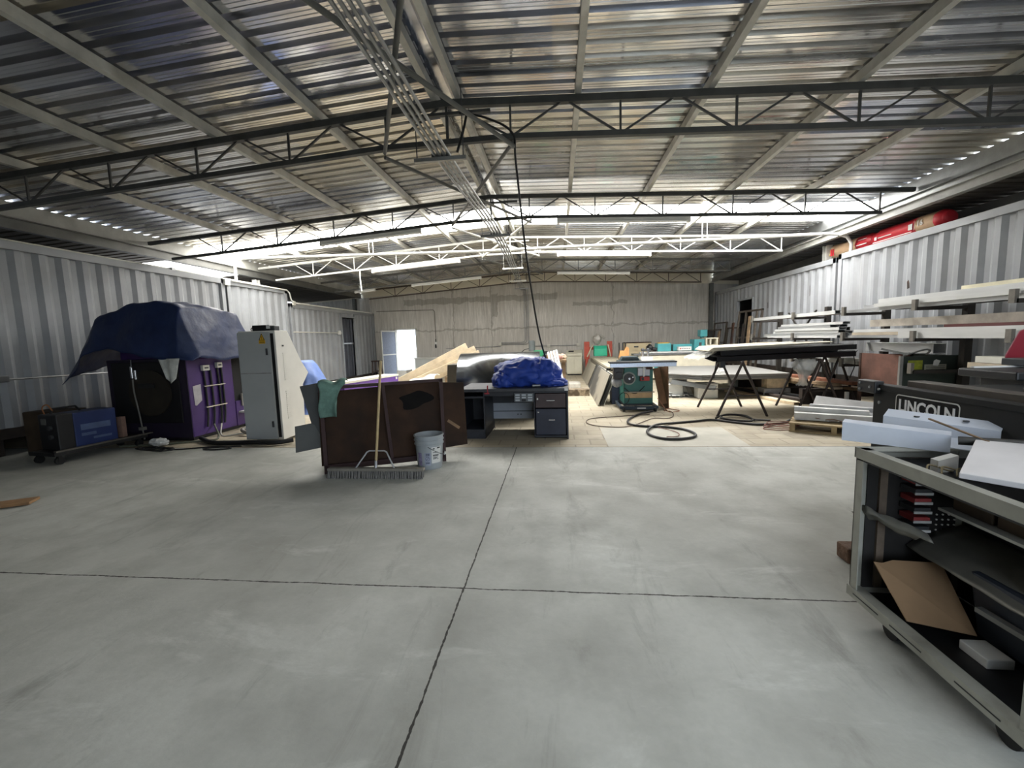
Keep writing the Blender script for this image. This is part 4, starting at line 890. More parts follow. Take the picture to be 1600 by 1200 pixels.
solo(b, 'metal_box', mat('dark_metal_box', (96, 92, 86), 0.5, 0.2, 0.1, 5), 'dark grey metal box standing left of the shiny steel roll', 'box', None, (-2.24, 9.1, 0), bevel=0.01)
for k in range(4):
    b = MB(); b.bar((-3.9 + 0.25 * k, 9.2 + 0.1 * k, 0.035 + 0.04 * k), (-2.7 + 0.1 * k, 9.9, 0.035 + 0.04 * k), 0.12, 0.03); solo(b, 'timber_board', offwhite if k % 2 else wood_pale, ['bottom board of the flat pile behind the rusty rack', 'second board of the flat pile behind the rusty rack', 'third board of the flat pile behind the rusty rack', 'top board of the flat pile behind the rusty rack'][k], 'board', 'flat boards behind the rusty rack', (-3.3, 9.5, 0))
# ------------------------------------------------------------------ back doorway things
t = thing('door_leaf', 'white barred screen door swung open beside the bright back doorway', 'door', (DX0, YB - 0.02, 0.0), rad(-112))
b = MB()
for (a0_, a1_, c0, c1) in ((0, 0.04, 0.02, 1.95), (0.80, 0.84, 0.02, 1.95), (0, 0.84, 0.02, 0.07), (0, 0.84, 1.9, 1.95), (0, 0.84, 0.92, 0.97)): b.box(a0_, a1_, -0.02, 0.02, c0, c1)
b.build('door_frame', white_paint, t)
for k in range(6):
    x = 0.12 + 0.12 * k; b = MB(); b.tube(smooth_path([(x + 0.035 * (-1) ** j, 0, 0.07 + 1.83 * j / 10) for j in range(11)], 3), 0.009, 6); b.build('scroll_bar', black_m, t, smooth=50)
b = MB(); b.box(0.03, 0.81, 0.005, 0.01, 0.06, 1.92); b.build('mesh_panel', mat('pale_mesh', (120, 128, 146), 0.5, 0.1, 0.1, 40), t)
b = MB(); b.box(DX0 - 0.05, DX0, YB - 0.03, YB + 0.02, 0, DZ + 0.05); b.box(DX1, DX1 + 0.05, YB - 0.03, YB + 0.02, 0, DZ + 0.05); b.box(DX0 - 0.05, DX1 + 0.05, YB - 0.03, YB + 0.02, DZ, DZ + 0.05)
b.build('trim_1', white_paint, kind='structure')
t = thing('stool', 'dark brown wooden stool standing left of the back doorway', 'stool', (-7.32, 16.6, 0))
b = MB(); b.box(-0.17, 0.17, -0.17, 0.17, 0.70, 0.74); b.build('seat', rust_dark, t, bevel=0.008)
for (x, y) in ((-0.14, -0.14), (0.14, -0.14), (-0.14, 0.14), (0.14, 0.14)):
    b = MB(); b.bar((x * 1.1, y * 1.1, 0), (x * 0.9, y * 0.9, 0.70), 0.03, 0.03); b.build('leg', rust_dark, t)
b = MB(); b.box(-0.13, 0.13, -0.15, -0.13, 0.3, 0.33); b.box(-0.13, 0.13, 0.13, 0.15, 0.3, 0.33); b.build('stretcher', rust_dark, t)
t = thing('fuse_cabinet', 'pale grey cabinet against the back wall right of the doorway', 'cabinet', (-5.35, 17.5, 0))
b = MB(); b.box(-0.60, 0.55, -0.25, 0.22, 0, 0.74); b.build('body', mat('pale_cabinet', (190, 194, 192), 0.5, 0, 0.03, 3), t, bevel=0.01)
b = MB(); b.box(-0.63, 0.58, -0.28, 0.24, 0.74, 0.78); b.build('top', white_paint, t)
b = MB(); b.box(0.36, 0.365, -0.252, -0.25, 0.05, 0.7); b.build('door_seam', dark_grey, t)
b = MB(); b.box(-6.35, -5.95, 16.2, 16.9, 0, 0.34); solo(b, 'packing_case', white_paint, 'low white packing case before the bright back doorway', 'box', None, (-6.15, 16.5, 0), bevel=0.01)
t = thing('wall_phone', 'small black and white handset hanging on the back wall by a cord', 'handset', (-5.16, YB - 0.03, 1.42))
b = MB(); b.box(-0.05, 0.05, -0.05, 0.02, -0.16, 0.0); b.build('body', white_paint, t, bevel=0.01)
b = MB(); b.box(-0.03, 0.03, -0.07, -0.02, -0.26, -0.10); b.box(-0.02, 0.02, -0.03, 0.0, 0.0, 0.12); b.build('clip', black_m, t, bevel=0.008)
t = thing('wall_conduit', 'thin conduit bending down the back wall to the hanging handset', 'conduit', (-5.16, YB - 0.03, 1.5))
b = MB(); b.tube([(0, 0, 0.04), (0, 0, 1.20), (-0.06, 0, 1.27), (-2.55, 0, 1.29)], 0.014, 8); b.build('pipe', mat('dull_conduit', (120, 116, 106), 0.5, 0.3, 0.1, 5), t, smooth=50)
t = thing('wall_conduit', 'conduits dropping down the back wall below the ceiling cable tray', 'conduit', (-1.33, YB - 0.04, 1.1))
for k in range(3):
    zb = 0.20 - 0.09 * k * 0.5; xx = -0.02 + 0.075 * k
    b = MB(); b.tube([(xx, 0, 2.35), (xx, 0, zb + 0.12), (xx - 0.03, 0, zb + 0.04), (xx - 0.12, 0, zb), (-1.05 + 0.0 * k, 0, zb)], 0.013, 8); b.build('pipe', galv, t, smooth=50)
b = MB(); b.tube([(0.2, 0, 0.02), (2.1, 0, 0.02)], 0.013, 8); b.tube([(-3.4, 0, 0.03), (-1.05, 0, 0.05)], 0.013, 8); b.build('pipe', galv, t, smooth=50)
for (x, z) in ((-1.08, 0.15), (0.95, 0.02), (2.15, 0.04)):
    b = MB(); b.box(x - 0.06, x + 0.06, -0.04, 0.02, z - 0.06, z + 0.06); b.build('junction_box', offwhite, t, bevel=0.006)
# ------------------------------------------------------------------ beige control cabinet and long pale table
t = thing('control_console', 'beige two door control console against the back wall', 'console', (0.63, 16.6, 0), rad(-6))
beige = mat('console_beige', (196, 192, 172), 0.5, 0, 0.04, 3)
b = MB(); b.box(-0.29, 0.29, -0.25, 0.25, 0.05, 0.73); b.build('body', beige, t, bevel=0.008)
b = MB(); b.box(-0.25, 0.25, -0.2, 0.2, 0, 0.05); b.build('plinth', black_m, t)
b = MB(); b.prism([(-0.31, -0.28, 0.73), (-0.31, 0.27, 0.73), (-0.31, 0.27, 0.95), (-0.31, 0.05, 0.95), (-0.31, -0.28, 0.82)], (0.62, 0, 0)); q = b.build('control_hood', beige, t, bevel=0.008)
b = MB(); b.bar((-0.22, -0.09, 0.905), (-0.02, -0.09, 0.905), 0.10, 0.01, (0, -0.37, 0.93)); b.build('dark_screen', black_m, q)
for x in (-0.27, 0.005):
    b = MB(); b.box(x, x + 0.265, -0.262, -0.25, 0.09, 0.70); b.build('door', beige, t, bevel=0.004)
t = thing('feed_table', 'long pale slatted table running back to the red and green machine', 'table', (1.2, 10.7, 0), 0)
cream = mat('cream_table', (190, 182, 160), 0.55, 0, 0.06, 3)
b = MB()
for k in range(8):
    x = 0.02 + 0.105 * k; b.prism([(x, 0, 0.66), (x + 0.095, 0, 0.66), (x + 0.095 - 0.0, 5.4, 0.66), (x, 5.4, 0.66)], (0, 0, 0.025))
b.build('slat_top', cream, t)
b = MB(); b.box(0, 0.05, 0, 5.4, 0.50, 0.66); b.box(0.80, 0.85, 0, 5.4, 0.50, 0.66); b.box(0, 0.85, 0, 0.05, 0.50, 0.66); b.build('side_rail', mat('taupe_rail', (150, 144, 128), 0.55, 0.05, 0.08, 4), t)
for y in (0.15, 1.9, 3.6, 5.2):
    for x in (0.05, 0.78):
        b = MB(); b.box(x - 0.03, x + 0.05, y - 0.04, y + 0.04, 0, 0.50); b.build('leg', mat('taupe_rail', (150, 144, 128)), t)
t = thing('planer_machine', 'small red framed machine with bright green hood behind the pale table', 'machine', (1.50, 16.3, 0))
g_br = mat('bright_green_hood', (52, 176, 140), 0.45, 0, 0.05, 4); red_m = mat('red_frame_paint', (172, 72, 52), 0.5, 0, 0.1, 5)
for x in (-0.42, 0.42):
    b = MB(); b.box(x - 0.10, x + 0.10, -0.02, 0.02, 0.60, 1.26); b.box(x - 0.05, x + 0.05, -0.02, 0.3, 0, 0.60); b.build('red_post', red_m, t, bevel=0.008)
b = MB(); b.box(-0.47, 0.47, 0.1, 0.2, 0.95, 1.05); b.build('red_crossbar', red_m, t, bevel=0.008)
b = MB(); b.prism([(-0.17, -0.28, 0.72), (-0.17, 0.1, 0.72), (-0.17, 0.1, 1.10), (-0.17, -0.15, 1.10), (-0.17, -0.28, 0.98)], (0.48, 0, 0)); b.build('green_hood', g_br, t, bevel=0.02)
for x in (-0.30, 0.38):
    b = MB(); b.bar((x - (0.12 if x < 0 else -0.05), -0.2, 0.70), (x + (0.1 if x < 0 else -0.02), 0, 1.15), 0.04, 0.03); b.build('pale_strut', cream, t)
b = MB(); b.blob((-0.02, 0.1, 1.34), 0.16, 0.14, 0.20, 20, 14, lambda d: 1 + 0.2 * vnoise(d * 2)); b.tube([(0.08, 0.1, 1.50), (0.26, 0.1, 1.36)], 0.04, 10); b.build('grey_motor', mat('pale_motor', (170, 166, 158), 0.5, 0.2, 0.1, 9), t, smooth=40)
# grey sheets leaning against the long table
for k, (y0_, y1_, x0, m_, nm) in enumerate([(8.9, 11.6, 0.80, mat('taupe_sheet', (158, 152, 138), 0.5, 0.05, 0.08, 1.6, c2=(96, 94, 90), thr=(0.52, 0.56)), 'outermost taupe and dark sheet leaning on the pale table'), (9.0, 12.6, 0.86, grey_sheet, 'middle dark grey sheet leaning on the pale table'), (8.95, 12.4, 0.92, offwhite, 'innermost pale edged sheet leaning on the pale table'), (12.8, 15.6, 0.84, mat('far_taupe_sheet', (146, 140, 124), 0.55, 0, 0.08, 2), 'far taupe sheet leaning against the back half of the pale table')]):
    b = MB(); b.prism([(x0, y0_, 0.0), (x0 + 0.25, y0_ - 0.0, 0.66 - 0.02 * k), (x0 + 0.25, y1_, 0.66 - 0.02 * k), (x0, y1_, 0.0)], (0.014, 0, 0.0))
    solo(b, 'leaning_sheet', m_, nm, 'sheet', 'sheets leaning on the pale table', (x0, y0_, 0))
b = MB(); b.box(0.30, 0.62, 12.2, 12.9, 0, 0.12); solo(b, 'concrete_slab', concrete_blk, 'pale slab lying on the pavers before the beige console', 'slab', None, (0.46, 12.5, 0), bevel=0.01)
b = MB(); b.box(0.22, 0.75, 10.5, 10.8, 0, 0.16); solo(b, 'timber_offcut', mat('mottled_timber', (150, 136, 116), 0.8, 0, 0.25, 14, c2=(90, 78, 62), thr=(0.45, 0.6)), 'mottled timber offcut lying on the pavers right of the desk', 'offcut', None, (0.5, 10.6, 0))
# ================================================================== RIGHT SIDE
saw_green = mat('saw_green_paint', (30, 92, 84), 0.45, 0.05, 0.08, 4)
rail_blue = mat('anodized_rail', (196, 206, 222), 0.3, 0.6, 0.03, 3)
plywood = mat('brown_plywood', (116, 86, 62), 0.7, 0, 0.14, 5, c2=(88, 64, 46), thr=(0.5, 0.8))
teal = mat('teal_machine_paint', (70, 146, 150), 0.45, 0, 0.05, 4)
cream2 = mat('cream_machine_paint', (212, 206, 186), 0.5, 0, 0.05, 4)
t = thing('table_saw', 'dark green cabinet table saw with black handwheel on a mobile base', 'saw', (1.52, 8.32, 0))
b = MB(); b.box(-0.27, 0.27, 0.0, 0.62, 0.13, 0.84); b.build('cabinet', saw_green, t, bevel=0.012)
b = MB(); b.box(-0.36, 0.46, -0.06, 0.66, 0.84, 0.875); b.build('cast_table', mat('cast_table_cream', (206, 202, 188), 0.4, 0.2, 0.04, 5), t, bevel=0.005)
b = MB(); b.box(-0.55, 0.66, -0.16, -0.10, 0.855, 0.93); rl = b.build('front_rail', rail_blue, t, bevel=0.004)
b = MB(); b.box(-0.56, 0.67, -0.165, 0.12, 0.93, 0.955); b.build('rail_cap', black_m, rl, bevel=0.004)
b = MB()
for k in range(25): b.box(-0.53 + 0.048 * k, -0.528 + 0.048 * k, -0.1615, -0.16, 0.905, 0.918 if k % 5 else 0.89)
b.build('scale_marks', dark_grey, rl)
b = MB(); b.box(-0.25, 0.25, -0.008, 0.0, 0.25, 0.36); b.build('wooden_ledge', mat('ledge_wood', (186, 156, 116), 0.6, 0, 0.1, 6), t)
b = MB(); b.box(-0.27, 0.29, -0.05, 0.0, 0.355, 0.375); b.build('ledge_top', mat('ledge_grey', (150, 142, 126), 0.6, 0, 0.1, 6), t)
b = MB(); b.box(-0.275, 0.275, -0.01, 0.63, 0.10, 0.135); b.build('plinth', black_m, t)
b = MB(); b.box(-0.33, 0.33, -0.10, -0.05, 0.035, 0.10); b.box(-0.33, 0.33, 0.66, 0.71, 0.035, 0.10); b.box(-0.36, -0.31, -0.08, 0.70, 0.05, 0.10); b.box(0.31, 0.36, -0.08, 0.70, 0.05, 0.10)
mbs = b.build('mobile_base', mat('base_navy', (36, 50, 62), 0.5, 0.1, 0.1, 5), t, bevel=0.004)
for (x, y) in ((-0.29, -0.11), (0.29, -0.11), (-0.29, 0.69), (0.29, 0.69)):
    b = MB(); b.cyl((x - 0.02, y, 0.04), (x + 0.02, y, 0.04), 0.04, 16); b.build('wheel', black_rub, t, smooth=40)
b = MB(); b.box(-0.04, 0.12, -0.102, -0.10, 0.055, 0.075); b.build('base_label', white_paint, mbs)
b = MB(); b.cyl((-0.18, -0.02, 0.63), (-0.18, -0.06, 0.63), 0.095, 30); hw = b.build('handwheel', black_m, t, smooth=40)
b = MB(); b.cyl((-0.18, -0.0, 0.63), (-0.18, -0.018, 0.63), 0.125, 36); b.build('wheel_plate', mat('grey_disc', (130, 136, 128), 0.5, 0.2, 0.06, 5), t, smooth=40)
b = MB(); b.cyl((-0.18, -0.06, 0.63), (-0.18, -0.085, 0.63), 0.02, 12); b.cyl((-0.12, -0.06, 0.66), (-0.12, -0.11, 0.66), 0.012, 10); b.build('crank_knob', chrome, hw, smooth=40)
b = MB(); b.box(-0.02, 0.20, -0.05, -0.0, 0.68, 0.83); b.build('switch_bracket', mat('pale_bracket', (188, 190, 196), 0.5, 0.1, 0.06, 5), t, bevel=0.004)
b = MB(); b.box(0.075, 0.10, -0.08, -0.05, 0.66, 0.85); b.build('bracket_post', white_paint, t)
b = MB(); b.box(0.02, 0.19, -0.09, -0.01, 0.585, 0.665); sw = b.build('switch_box', mat('switch_red', (156, 44, 36), 0.5, 0, 0.08, 5), t, bevel=0.006)
b = MB(); b.box(0.04, 0.085, -0.10, -0.09, 0.60, 0.65); b.build('stop_button', black_m, sw)
b = MB(); b.box(0.13, 0.24, -0.07, -0.01, 0.80, 0.86); b.build('rail_clamp', rust_dark, t)
b = MB(); b.box(-0.47, -0.30, -0.08, 0.12, 0.62, 0.84); b.cyl((-0.38, -0.10, 0.70), (-0.38, 0.15, 0.70), 0.07, 16); b.build('motor_cover', black_m, t, bevel=0.01)
b = MB(); b.tube([(-0.62, -0.16, 0.83), (-0.5, -0.10, 0.80)], 0.014, 8); b.tube([(-0.62, -0.12, 0.79), (-0.52, -0.14, 0.85)], 0.010, 8); b.build('clamp_lever', black_m, t, smooth=50)
b = MB(); b.blob((-0.40, 0.05, 0.55), 0.10, 0.09, 0.09, 20, 12, lambda d: 1 + 0.3 * vnoise(d * 3)); b.build('dust_bag', mat('grey_bag', (142, 144, 146), 0.6, 0, 0.12, 9), t, smooth=50)
b = MB(); b.tube(smooth_path([(-0.27, -0.012, 0.45), (-0.15, -0.015, 0.36), (-0.04, -0.015, 0.345), (0.06, -0.015, 0.42), (0.11, -0.015, 0.48)]), 0.007, 6); b.build('power_cord', black_rub, t, smooth=50)
b = MB(); b.tube([(-0.28 + 0.10 * cos(k * pi / 10), -0.05, 0.25 + 0.11 * sin(k * pi / 10)) for k in range(21)], 0.006, 6); b.build('cord_loop', black_rub, t, smooth=50)
b = MB(); b.prism([(2.01, 8.86, 0.0), (2.12, 8.50, 0.0), (2.09, 8.46, .87), (1.995, 8.82, .87)], (0.018, 0.006, 0))
solo(b, 'plywood_sheet', plywood, 'brown plywood panel standing at the right of the green table saw', 'panel', None, (2.14, 8.3, 0))
b = MB(); b.bar((1.90, 8.56, 0.80), (2.03, 8.48, 0.10), 0.16, 0.018, (0.5, -0.86, 0)); solo(b, 'plywood_offcut', plywood, 'narrow brown plywood offcut slanting between the green saw and the plywood panel', 'panel', None, (1.95, 8.45, 0))
b = MB(); b.box(1.12, 1.36, 9.15, 9.55, 0, 0.42); solo(b, 'tool_chest', mat('slate_blue_box', (62, 70, 94), 0.5, 0.1, 0.06, 4), 'slate blue box on the floor left behind the green table saw', 'box', None, (1.1, 9.4, 0), bevel=0.01)
b = MB(); b.box(1.32, 1.83, 9.6, 9.95, 0, 0.90); b.box(1.37, 1.79, 9.62, 9.93, 0.90, 0.985)
b.v = [(x + (0.05 if z > .95 and x < 1.5 else -0.05 if z > .95 else 0), y, z) for x, y, z in b.v]
solo(b, 'portable_generator', mat('slate_green_cover', (52, 66, 70), 0.45, 0.1, 0.08, 4), 'dark slate green cased tool rising behind the table saw fence rail', 'machine', None, (1.58, 9.8, 0), bevel=0.02)
# ------------------------------------------------------------------ teal and cream edge machine far right
t = thing('edge_machine', 'long teal and cream woodworking machine across the back right', 'machine', (3.6, 14.3, 0))
b = MB(); b.box(-1.05, 1.35, -0.30, 0.42, 0.06, 0.80); b.build('base_cabinet', cream2, t, bevel=0.012)
b = MB(); b.box(-0.55, 0.10, -0.318, -0.30, 0.10, 0.60); dd = b.build('teal_door', teal, t, bevel=0.01)
b = MB(); b.tube([(-0.22 + 0.10 * cos(k * pi / 10), -0.322, 0.40 + 0.10 * sin(k * pi / 10)) for k in range(21)], 0.006, 5); b.build('door_ring', mat('door_ring', (40, 120, 128), 0.5), dd)
b = MB(); b.box(-1.2, 1.45, -0.34, 0.1, 0.80, 0.85); b.build('grey_beam', mat('machine_beam_grey', (120, 122, 122), 0.4, 0.5, 0.1, 4), t)
b = MB(); b.box(-0.98, 0.80, -0.36, -0.10, 0.86, 0.90); b.build('feed_rail', alu_pale, t)
b = MB(); b.box(-0.40, 0.02, -0.1, 0.35, 0.90, 1.16); b.build('teal_hood', teal, t, bevel=0.02)
b = MB(); b.box(-0.36, -0.02, -0.02, 0.25, 1.16, 1.18); b.build('yellow_lid', yellow, t)
b = MB(); b.box(0.10, 0.72, 0.0, 0.35, 0.90, 1.12); b.build('teal_hood', teal, t, bevel=0.02)
b = MB(); b.box(0.22, 0.62, -0.2, 0.0, 0.92, 1.04); cp = b.build('control_panel', white_paint, t, bevel=0.008)
for k in range(6):
    b = MB(); b.cyl((0.28 + 0.055 * k, -0.2, 0.98), (0.28 + 0.055 * k, -0.212, 0.98), 0.02 if k == 0 else 0.012, 12); b.build('push_button', mat('button_red', (178, 60, 50), 0.5) if k == 0 else dark_grey, cp)
b = MB(); b.box(0.72, 1.04, -0.15, 0.35, 0.90, 1.26); th = b.build('teal_tower', teal, t, bevel=0.02)
b = MB(); b.box(0.86, 0.94, -0.156, -0.15, 1.04, 1.16); b.build('dark_lever', dark_grey, th)
b = MB(); b.box(1.06, 1.42, -0.2, 0.35, 0.95, 1.08); b.box(1.06, 1.10, -0.2, 0.3, 1.08, 1.26); b.box(1.18, 1.22, -0.2, 0.3, 1.08, 1.26); b.box(1.38, 1.42, -0.2, 0.3, 1.08, 1.26); b.box(1.06, 1.44, -0.2, 0.35, 1.26, 1.30); b.build('cream_console', cream2, t, bevel=0.005)
b = MB(); b.box(0.98, 1.20, 0.10, 0.40, 1.34, 1.56); b.box(1.04, 1.14, 0.2, 0.35, 1.28, 1.36); b.build('teal_head', teal, t, bevel=0.015)
b = MB(); b.blob((-0.62, 0.1, 1.02), 0.10, 0.12, 0.12, 18, 12, lambda d: 1 + 0.3 * vnoise(d * 2)); b.cyl((-0.55, 0, 1.0), (-0.42, 0, 0.96), 0.06, 12); b.build('black_motor', black_m, t, smooth=40)
t = thing('beige_cabinet', 'beige machine cabinet between the saw and the teal machine', 'cabinet', (2.85, 16.4, 0))
b = MB(); b.box(-0.36, 0.55, -0.25, 0.25, 0, 1.16); b.build('body', mat('warm_beige', (206, 190, 154), 0.55, 0, 0.04, 3), t, bevel=0.01)
b = MB(); b.box(-0.38, 0.57, -0.27, 0.27, 1.16, 1.19); b.build('dark_top', rust_dark, t)
b = MB(); b.box(-0.06, 0.1, -0.255, -0.25, 1.0, 1.05); b.build('name_plate', dark_grey, t)
t = thing('clamp_stand', 'orange wooden clamp with three black rods behind the table saw', 'clamp', (1.98, 13.2, 0))
b = MB(); b.box(-0.16, 0.06, -0.1, 0.1, 0.69, 0.80); b.build('stand', wood_old, t)
b = MB(); b.prism([(-0.16, -0.08, 0.80), (0.14, -0.08, 0.80), (0.14, -0.08, 1.08), (0.06, -0.08, 1.12), (0.0, -0.08, 1.0), (-0.12, -0.08, 1.0)], (0, 0.14, 0)); b.build('wooden_jaw', mat('orange_wood', (178, 132, 80), 0.6, 0, 0.1, 6), t)
for x in (-0.14, -0.03, 0.05):
    b = MB(); b.cyl((x, 0, 0.80), (x, 0, 1.24), 0.018, 10); b.build('rod', black_m, t, smooth=40)
t = thing('pipe_machine', 'white machine with silver pipes left of the teal machine', 'machine', (2.52, 12.9, 0))
b = MB(); b.box(-0.12, 0.22, -0.15, 0.15, 0, 0.82); b.build('body', white_paint, t, bevel=0.01)
for x in (-0.05, 0.10):
    b = MB(); b.cyl((x, -0.05, 0.82), (x, -0.05, 1.06), 0.035, 14); b.build('silver_pipe', chrome, t, smooth=40)
b = MB(); b.box(-0.1, 0.16, -0.16, -0.02, 0.98, 1.03); b.build('clamp_bar', dark_grey, t)
# ------------------------------------------------------------------ aluminium tubes on the floor behind the saw
tx = [(2.50, 9.98, 0.03), (2.60, 9.92, 0.03), (2.70, 9.95, 0.03), (2.80, 10.0, 0.03), (2.90, 10.02, 0.03), (3.02, 10.06, 0.03), (2.54, 10.05, 0.085), (2.66, 10.10, 0.085), (2.78, 10.12, 0.085), (2.92, 10.16, 0.085)]
ords = ['leftmost', 'second from left', 'third from left', 'fourth from left', 'fifth from left', 'rightmost']
for k, (x, y, z) in enumerate(tx):
    b = MB(); b.hollow((x, y, z), (x + 0.62, y + 2.6, z), 0.085 if k < 6 else 0.10, 0.055, 0.005)
    lab = (ords[k] + ' aluminium tube in the bottom row of the stack behind the plywood panel') if k < 6 else (['leftmost', 'second', 'third', 'rightmost'][k - 6] + ' aluminium tube in the top row of the stack behind the plywood panel')
    solo(b, 'aluminium_tube', alu_pale, lab, 'tube', 'aluminium tubes on the floor behind the saw', (x, y, 0))
# ------------------------------------------------------------------ stack of sheets on foam blocks
for k, (x, y, sx, sy, sz, nm) in enumerate([(2.62, 10.25, .45, .30, .30, 'white foam block under the left end of the sheet stack'), (3.30, 9.95, .42, .32, .34, 'white foam block under the front corner of the sheet stack'), (4.75, 9.95, .55, .32, .20, 'grey concrete block under the right end of the sheet stack'), (3.30, 12.2, .4, .3, .42, 'white foam block under the back of the sheet stack'), (4.80, 12.0, .4, .3, .42, 'white foam block under the back right of the sheet stack')]):
    b = MB(); b.box(x - sx / 2, x + sx / 2, y - sy / 2, y + sy / 2, 0, sz); solo(b, 'support_block', white_paint if k != 2 else mat('grey_block', (150, 152, 156), 0.9, 0, 0.1, 9, bump=0.3), nm, 'block', None, (x, y, 0), bevel=0.015)
b = MB(); b.box(4.55, 5.0, 9.85, 10.1, 0.20, 0.42); solo(b, 'timber_block', wood_pale, 'pale timber block on the grey concrete block under the sheet stack', 'block', None, (4.78, 9.97, 0.2), bevel=0.01)
alu_s = mat('alu_stack', (150, 152, 154), 0.4, 0.6, 0.06, 4)
sh_m = [mat('sheet_pale', (146, 145, 141), 0.5, 0.3, 0.05, 2), alu_s, mat('sheet_grey', (128, 130, 130), 0.45, 0.5, 0.05, 2), mat('sheet_top', (152, 153, 151), 0.45, 0.3, 0.05, 2)]
for k in range(5):
    z = 0.425 + 0.024 * k; dx = 0.03 * (k % 2)
    b = MB(); b.prism([(2.50 + dx, 9.85 + 0.5 - 0.03 * k, z), (3.1 + dx, 9.62, z), (4.95 + dx, 9.70, z), (5.1 + dx, 12.4, z), (2.9 + dx, 12.5, z)], (0, 0, 0.018))
    solo(b, 'metal_sheet', sh_m[k % 4], ['lowest', 'second lowest', 'middle', 'second highest', 'topmost'][k] + ' metal sheet in the stack on blocks behind the trestles', 'sheet', 'metal sheets stacked on blocks', (2.9, 10, z))
b = MB(); b.prism([(2.56, 10.1, 0.31), (2.60, 10.1, 0.40), (3.38, 9.55, 0.30), (3.34, 9.55, 0.21)], (0.06, 0.1, 0)); solo(b, 'sagging_sheet', sh_m[2], 'grey metal sheet sagging down below the front edge of the stack', 'sheet', None, (3.0, 9.8, 0.3))
b = MB(); b.blob((3.62, 9.95, 0.585), 0.10, 0.08, 0.06, 20, 12, lambda d: 1 + 0.4 * vnoise(d * 3), zmin=0.542); solo(b, 'plastic_wrap', clear_poly, 'clump of clear plastic wrap on top of the metal sheet stack', 'wrap', None, (3.62, 9.95, 0.542), smooth=30)
# ------------------------------------------------------------------ trestles with black profiles
def trestle(label, p0, p1, h, spread, dx=0.0):
    """A-frame trestle: bar from p0 to p1 at height h, two legs at each end"""
    p0 = Vector(p0); p1 = Vector(p1); mid = (p0 + p1) / 2; d = (p1 - p0).normalized(); n = Vector((-d.y, d.x, 0))
    t = thing('trestle', label, 'trestle', (mid.x, mid.y, 0), 0, 'steel trestles under the black profiles')
    q0 = p0 - mid; q1 = p1 - mid
    b = MB(); b.bar((q0.x, q0.y, h), (q1.x, q1.y, h), 0.05, 0.05); b.build('top_bar', trest_m, t)
    for q, s in ((q0, -1), (q1, 1)):
        for w in (-1, 1):
            b = MB(); f = q + n * w * spread + d * s * 0.03; b.tube([(q.x, q.y, h + 0.01), (f.x, f.y, 0.0)], 0.021, 10); b.build('leg', trest_m, t, smooth=50)
        b = MB(); zc = 0.36; k = 1 - zc / h
        b.bar((q + n * spread * k) + Vector((0, 0, zc)), (q - n * spread * k) + Vector((0, 0, zc)), 0.02, 0.02); b.build('cross_brace', trest_m, t)
    return t
trest_m = mat('rusty_trestle', (62, 54, 50), 0.6, 0.3, 0.2, 8)
trestle('dark steel trestle under the left end of the black profiles', (3.13, 8.62, 0), (3.13, 7.64, 0), 0.92, 0.41)
trestle('dark steel trestle under the right end of the black profiles, by the pallet', (4.58, 8.70, 0), (4.60, 8.05, 0), 0.92, 0.37)
trestle('dark steel trestle farthest right, near the green metal box', (5.28, 9.10, 0), (5.28, 8.66, 0), 0.92, 0.33)
prof_m = mat('black_profile', (20, 21, 25), 0.4, 0.3, 0.15, 6)
for k in range(6):
    y = 7.78 + 0.17 * k
    b = MB(); b.hollow((2.72 + 0.03 * k, y, 0.99), (5.30 + 0.10 * (k % 3), y + 0.55, 1.0), 0.14, 0.085, 0.006)
    solo(b, 'black_profile', prof_m, ['front', 'second', 'third', 'fourth', 'fifth', 'backmost'][k] + ' black profile in the bottom layer lying on the trestles', 'profile', 'black profiles on the trestles', (2.8, y, 0.95))
for k in range(5):
    y = 7.84 + 0.18 * k
    b = MB(); b.hollow((2.80 + 0.04 * k, y, 1.085), (5.34 + 0.06 * (k % 2), y + 0.55, 1.125), 0.15, 0.085, 0.006)
    solo(b, 'black_profile', prof_m, ['front', 'second', 'third', 'fourth', 'backmost'][k] + ' black profile in the top layer lying on the trestles', 'profile', 'black profiles on the trestles', (2.8, y, 1.05))
for k in range(4):
    y = 7.80 + 0.24 * k
    b = MB(); b.prism([(2.62 + 0.02 * k, y, 1.10), (2.70 + 0.02 * k, y, 1.155), (4.95 - 0.2 * k, y + 0.5, 1.195 + 0.012 * (k % 2)), (4.95 - 0.2 * k, y + 0.72, 1.20), (2.70 + 0.02 * k, y + 0.22, 1.165), (2.62 + 0.02 * k, y + 0.22, 1.11)], (0, 0, 0.012))
    b.v = [(x, y, z + 0.022) for x, y, z in b.v]
    solo(b, 'protective_strip', mat('cream_strip', (184, 177, 158), 0.55, 0, 0.05, 3), ['front', 'second', 'third', 'backmost'][k] + ' pale protective strip on top of the black profiles', 'strip', 'pale strips on the black profiles', (2.8, y, 1.13))
b = MB(); b.grid(lambda u, v: (2.46 + 0.38 * u, 7.80 + 1.0 * v, 1.14 - 0.16 * (1 - u) + 0.03 * vnoise((u * 4, v * 8, 0)) ), 14, 24); solo(b, 'plastic_wrap', clear_poly, 'clear plastic wrap around the left ends of the black profiles', 'wrap', None, (2.6, 8.2, 1.1), smooth=60)
def wrapf(u, v):
    z = 0.93 - 0.47 * v; r = 0.13 + 0.05 * sin(v * 6) - 0.03 * v; a = 2 * pi * u; p = Vector((cos(a), sin(a), v * 3)); rr = r * (1 + 0.35 * vnoise(p * 2.2))
    return (4.42 + rr * cos(a) * 1.1 - 0.05 * v, 8.15 + rr * sin(a) * 0.7, z + 0.03 * vnoise(p * 3))
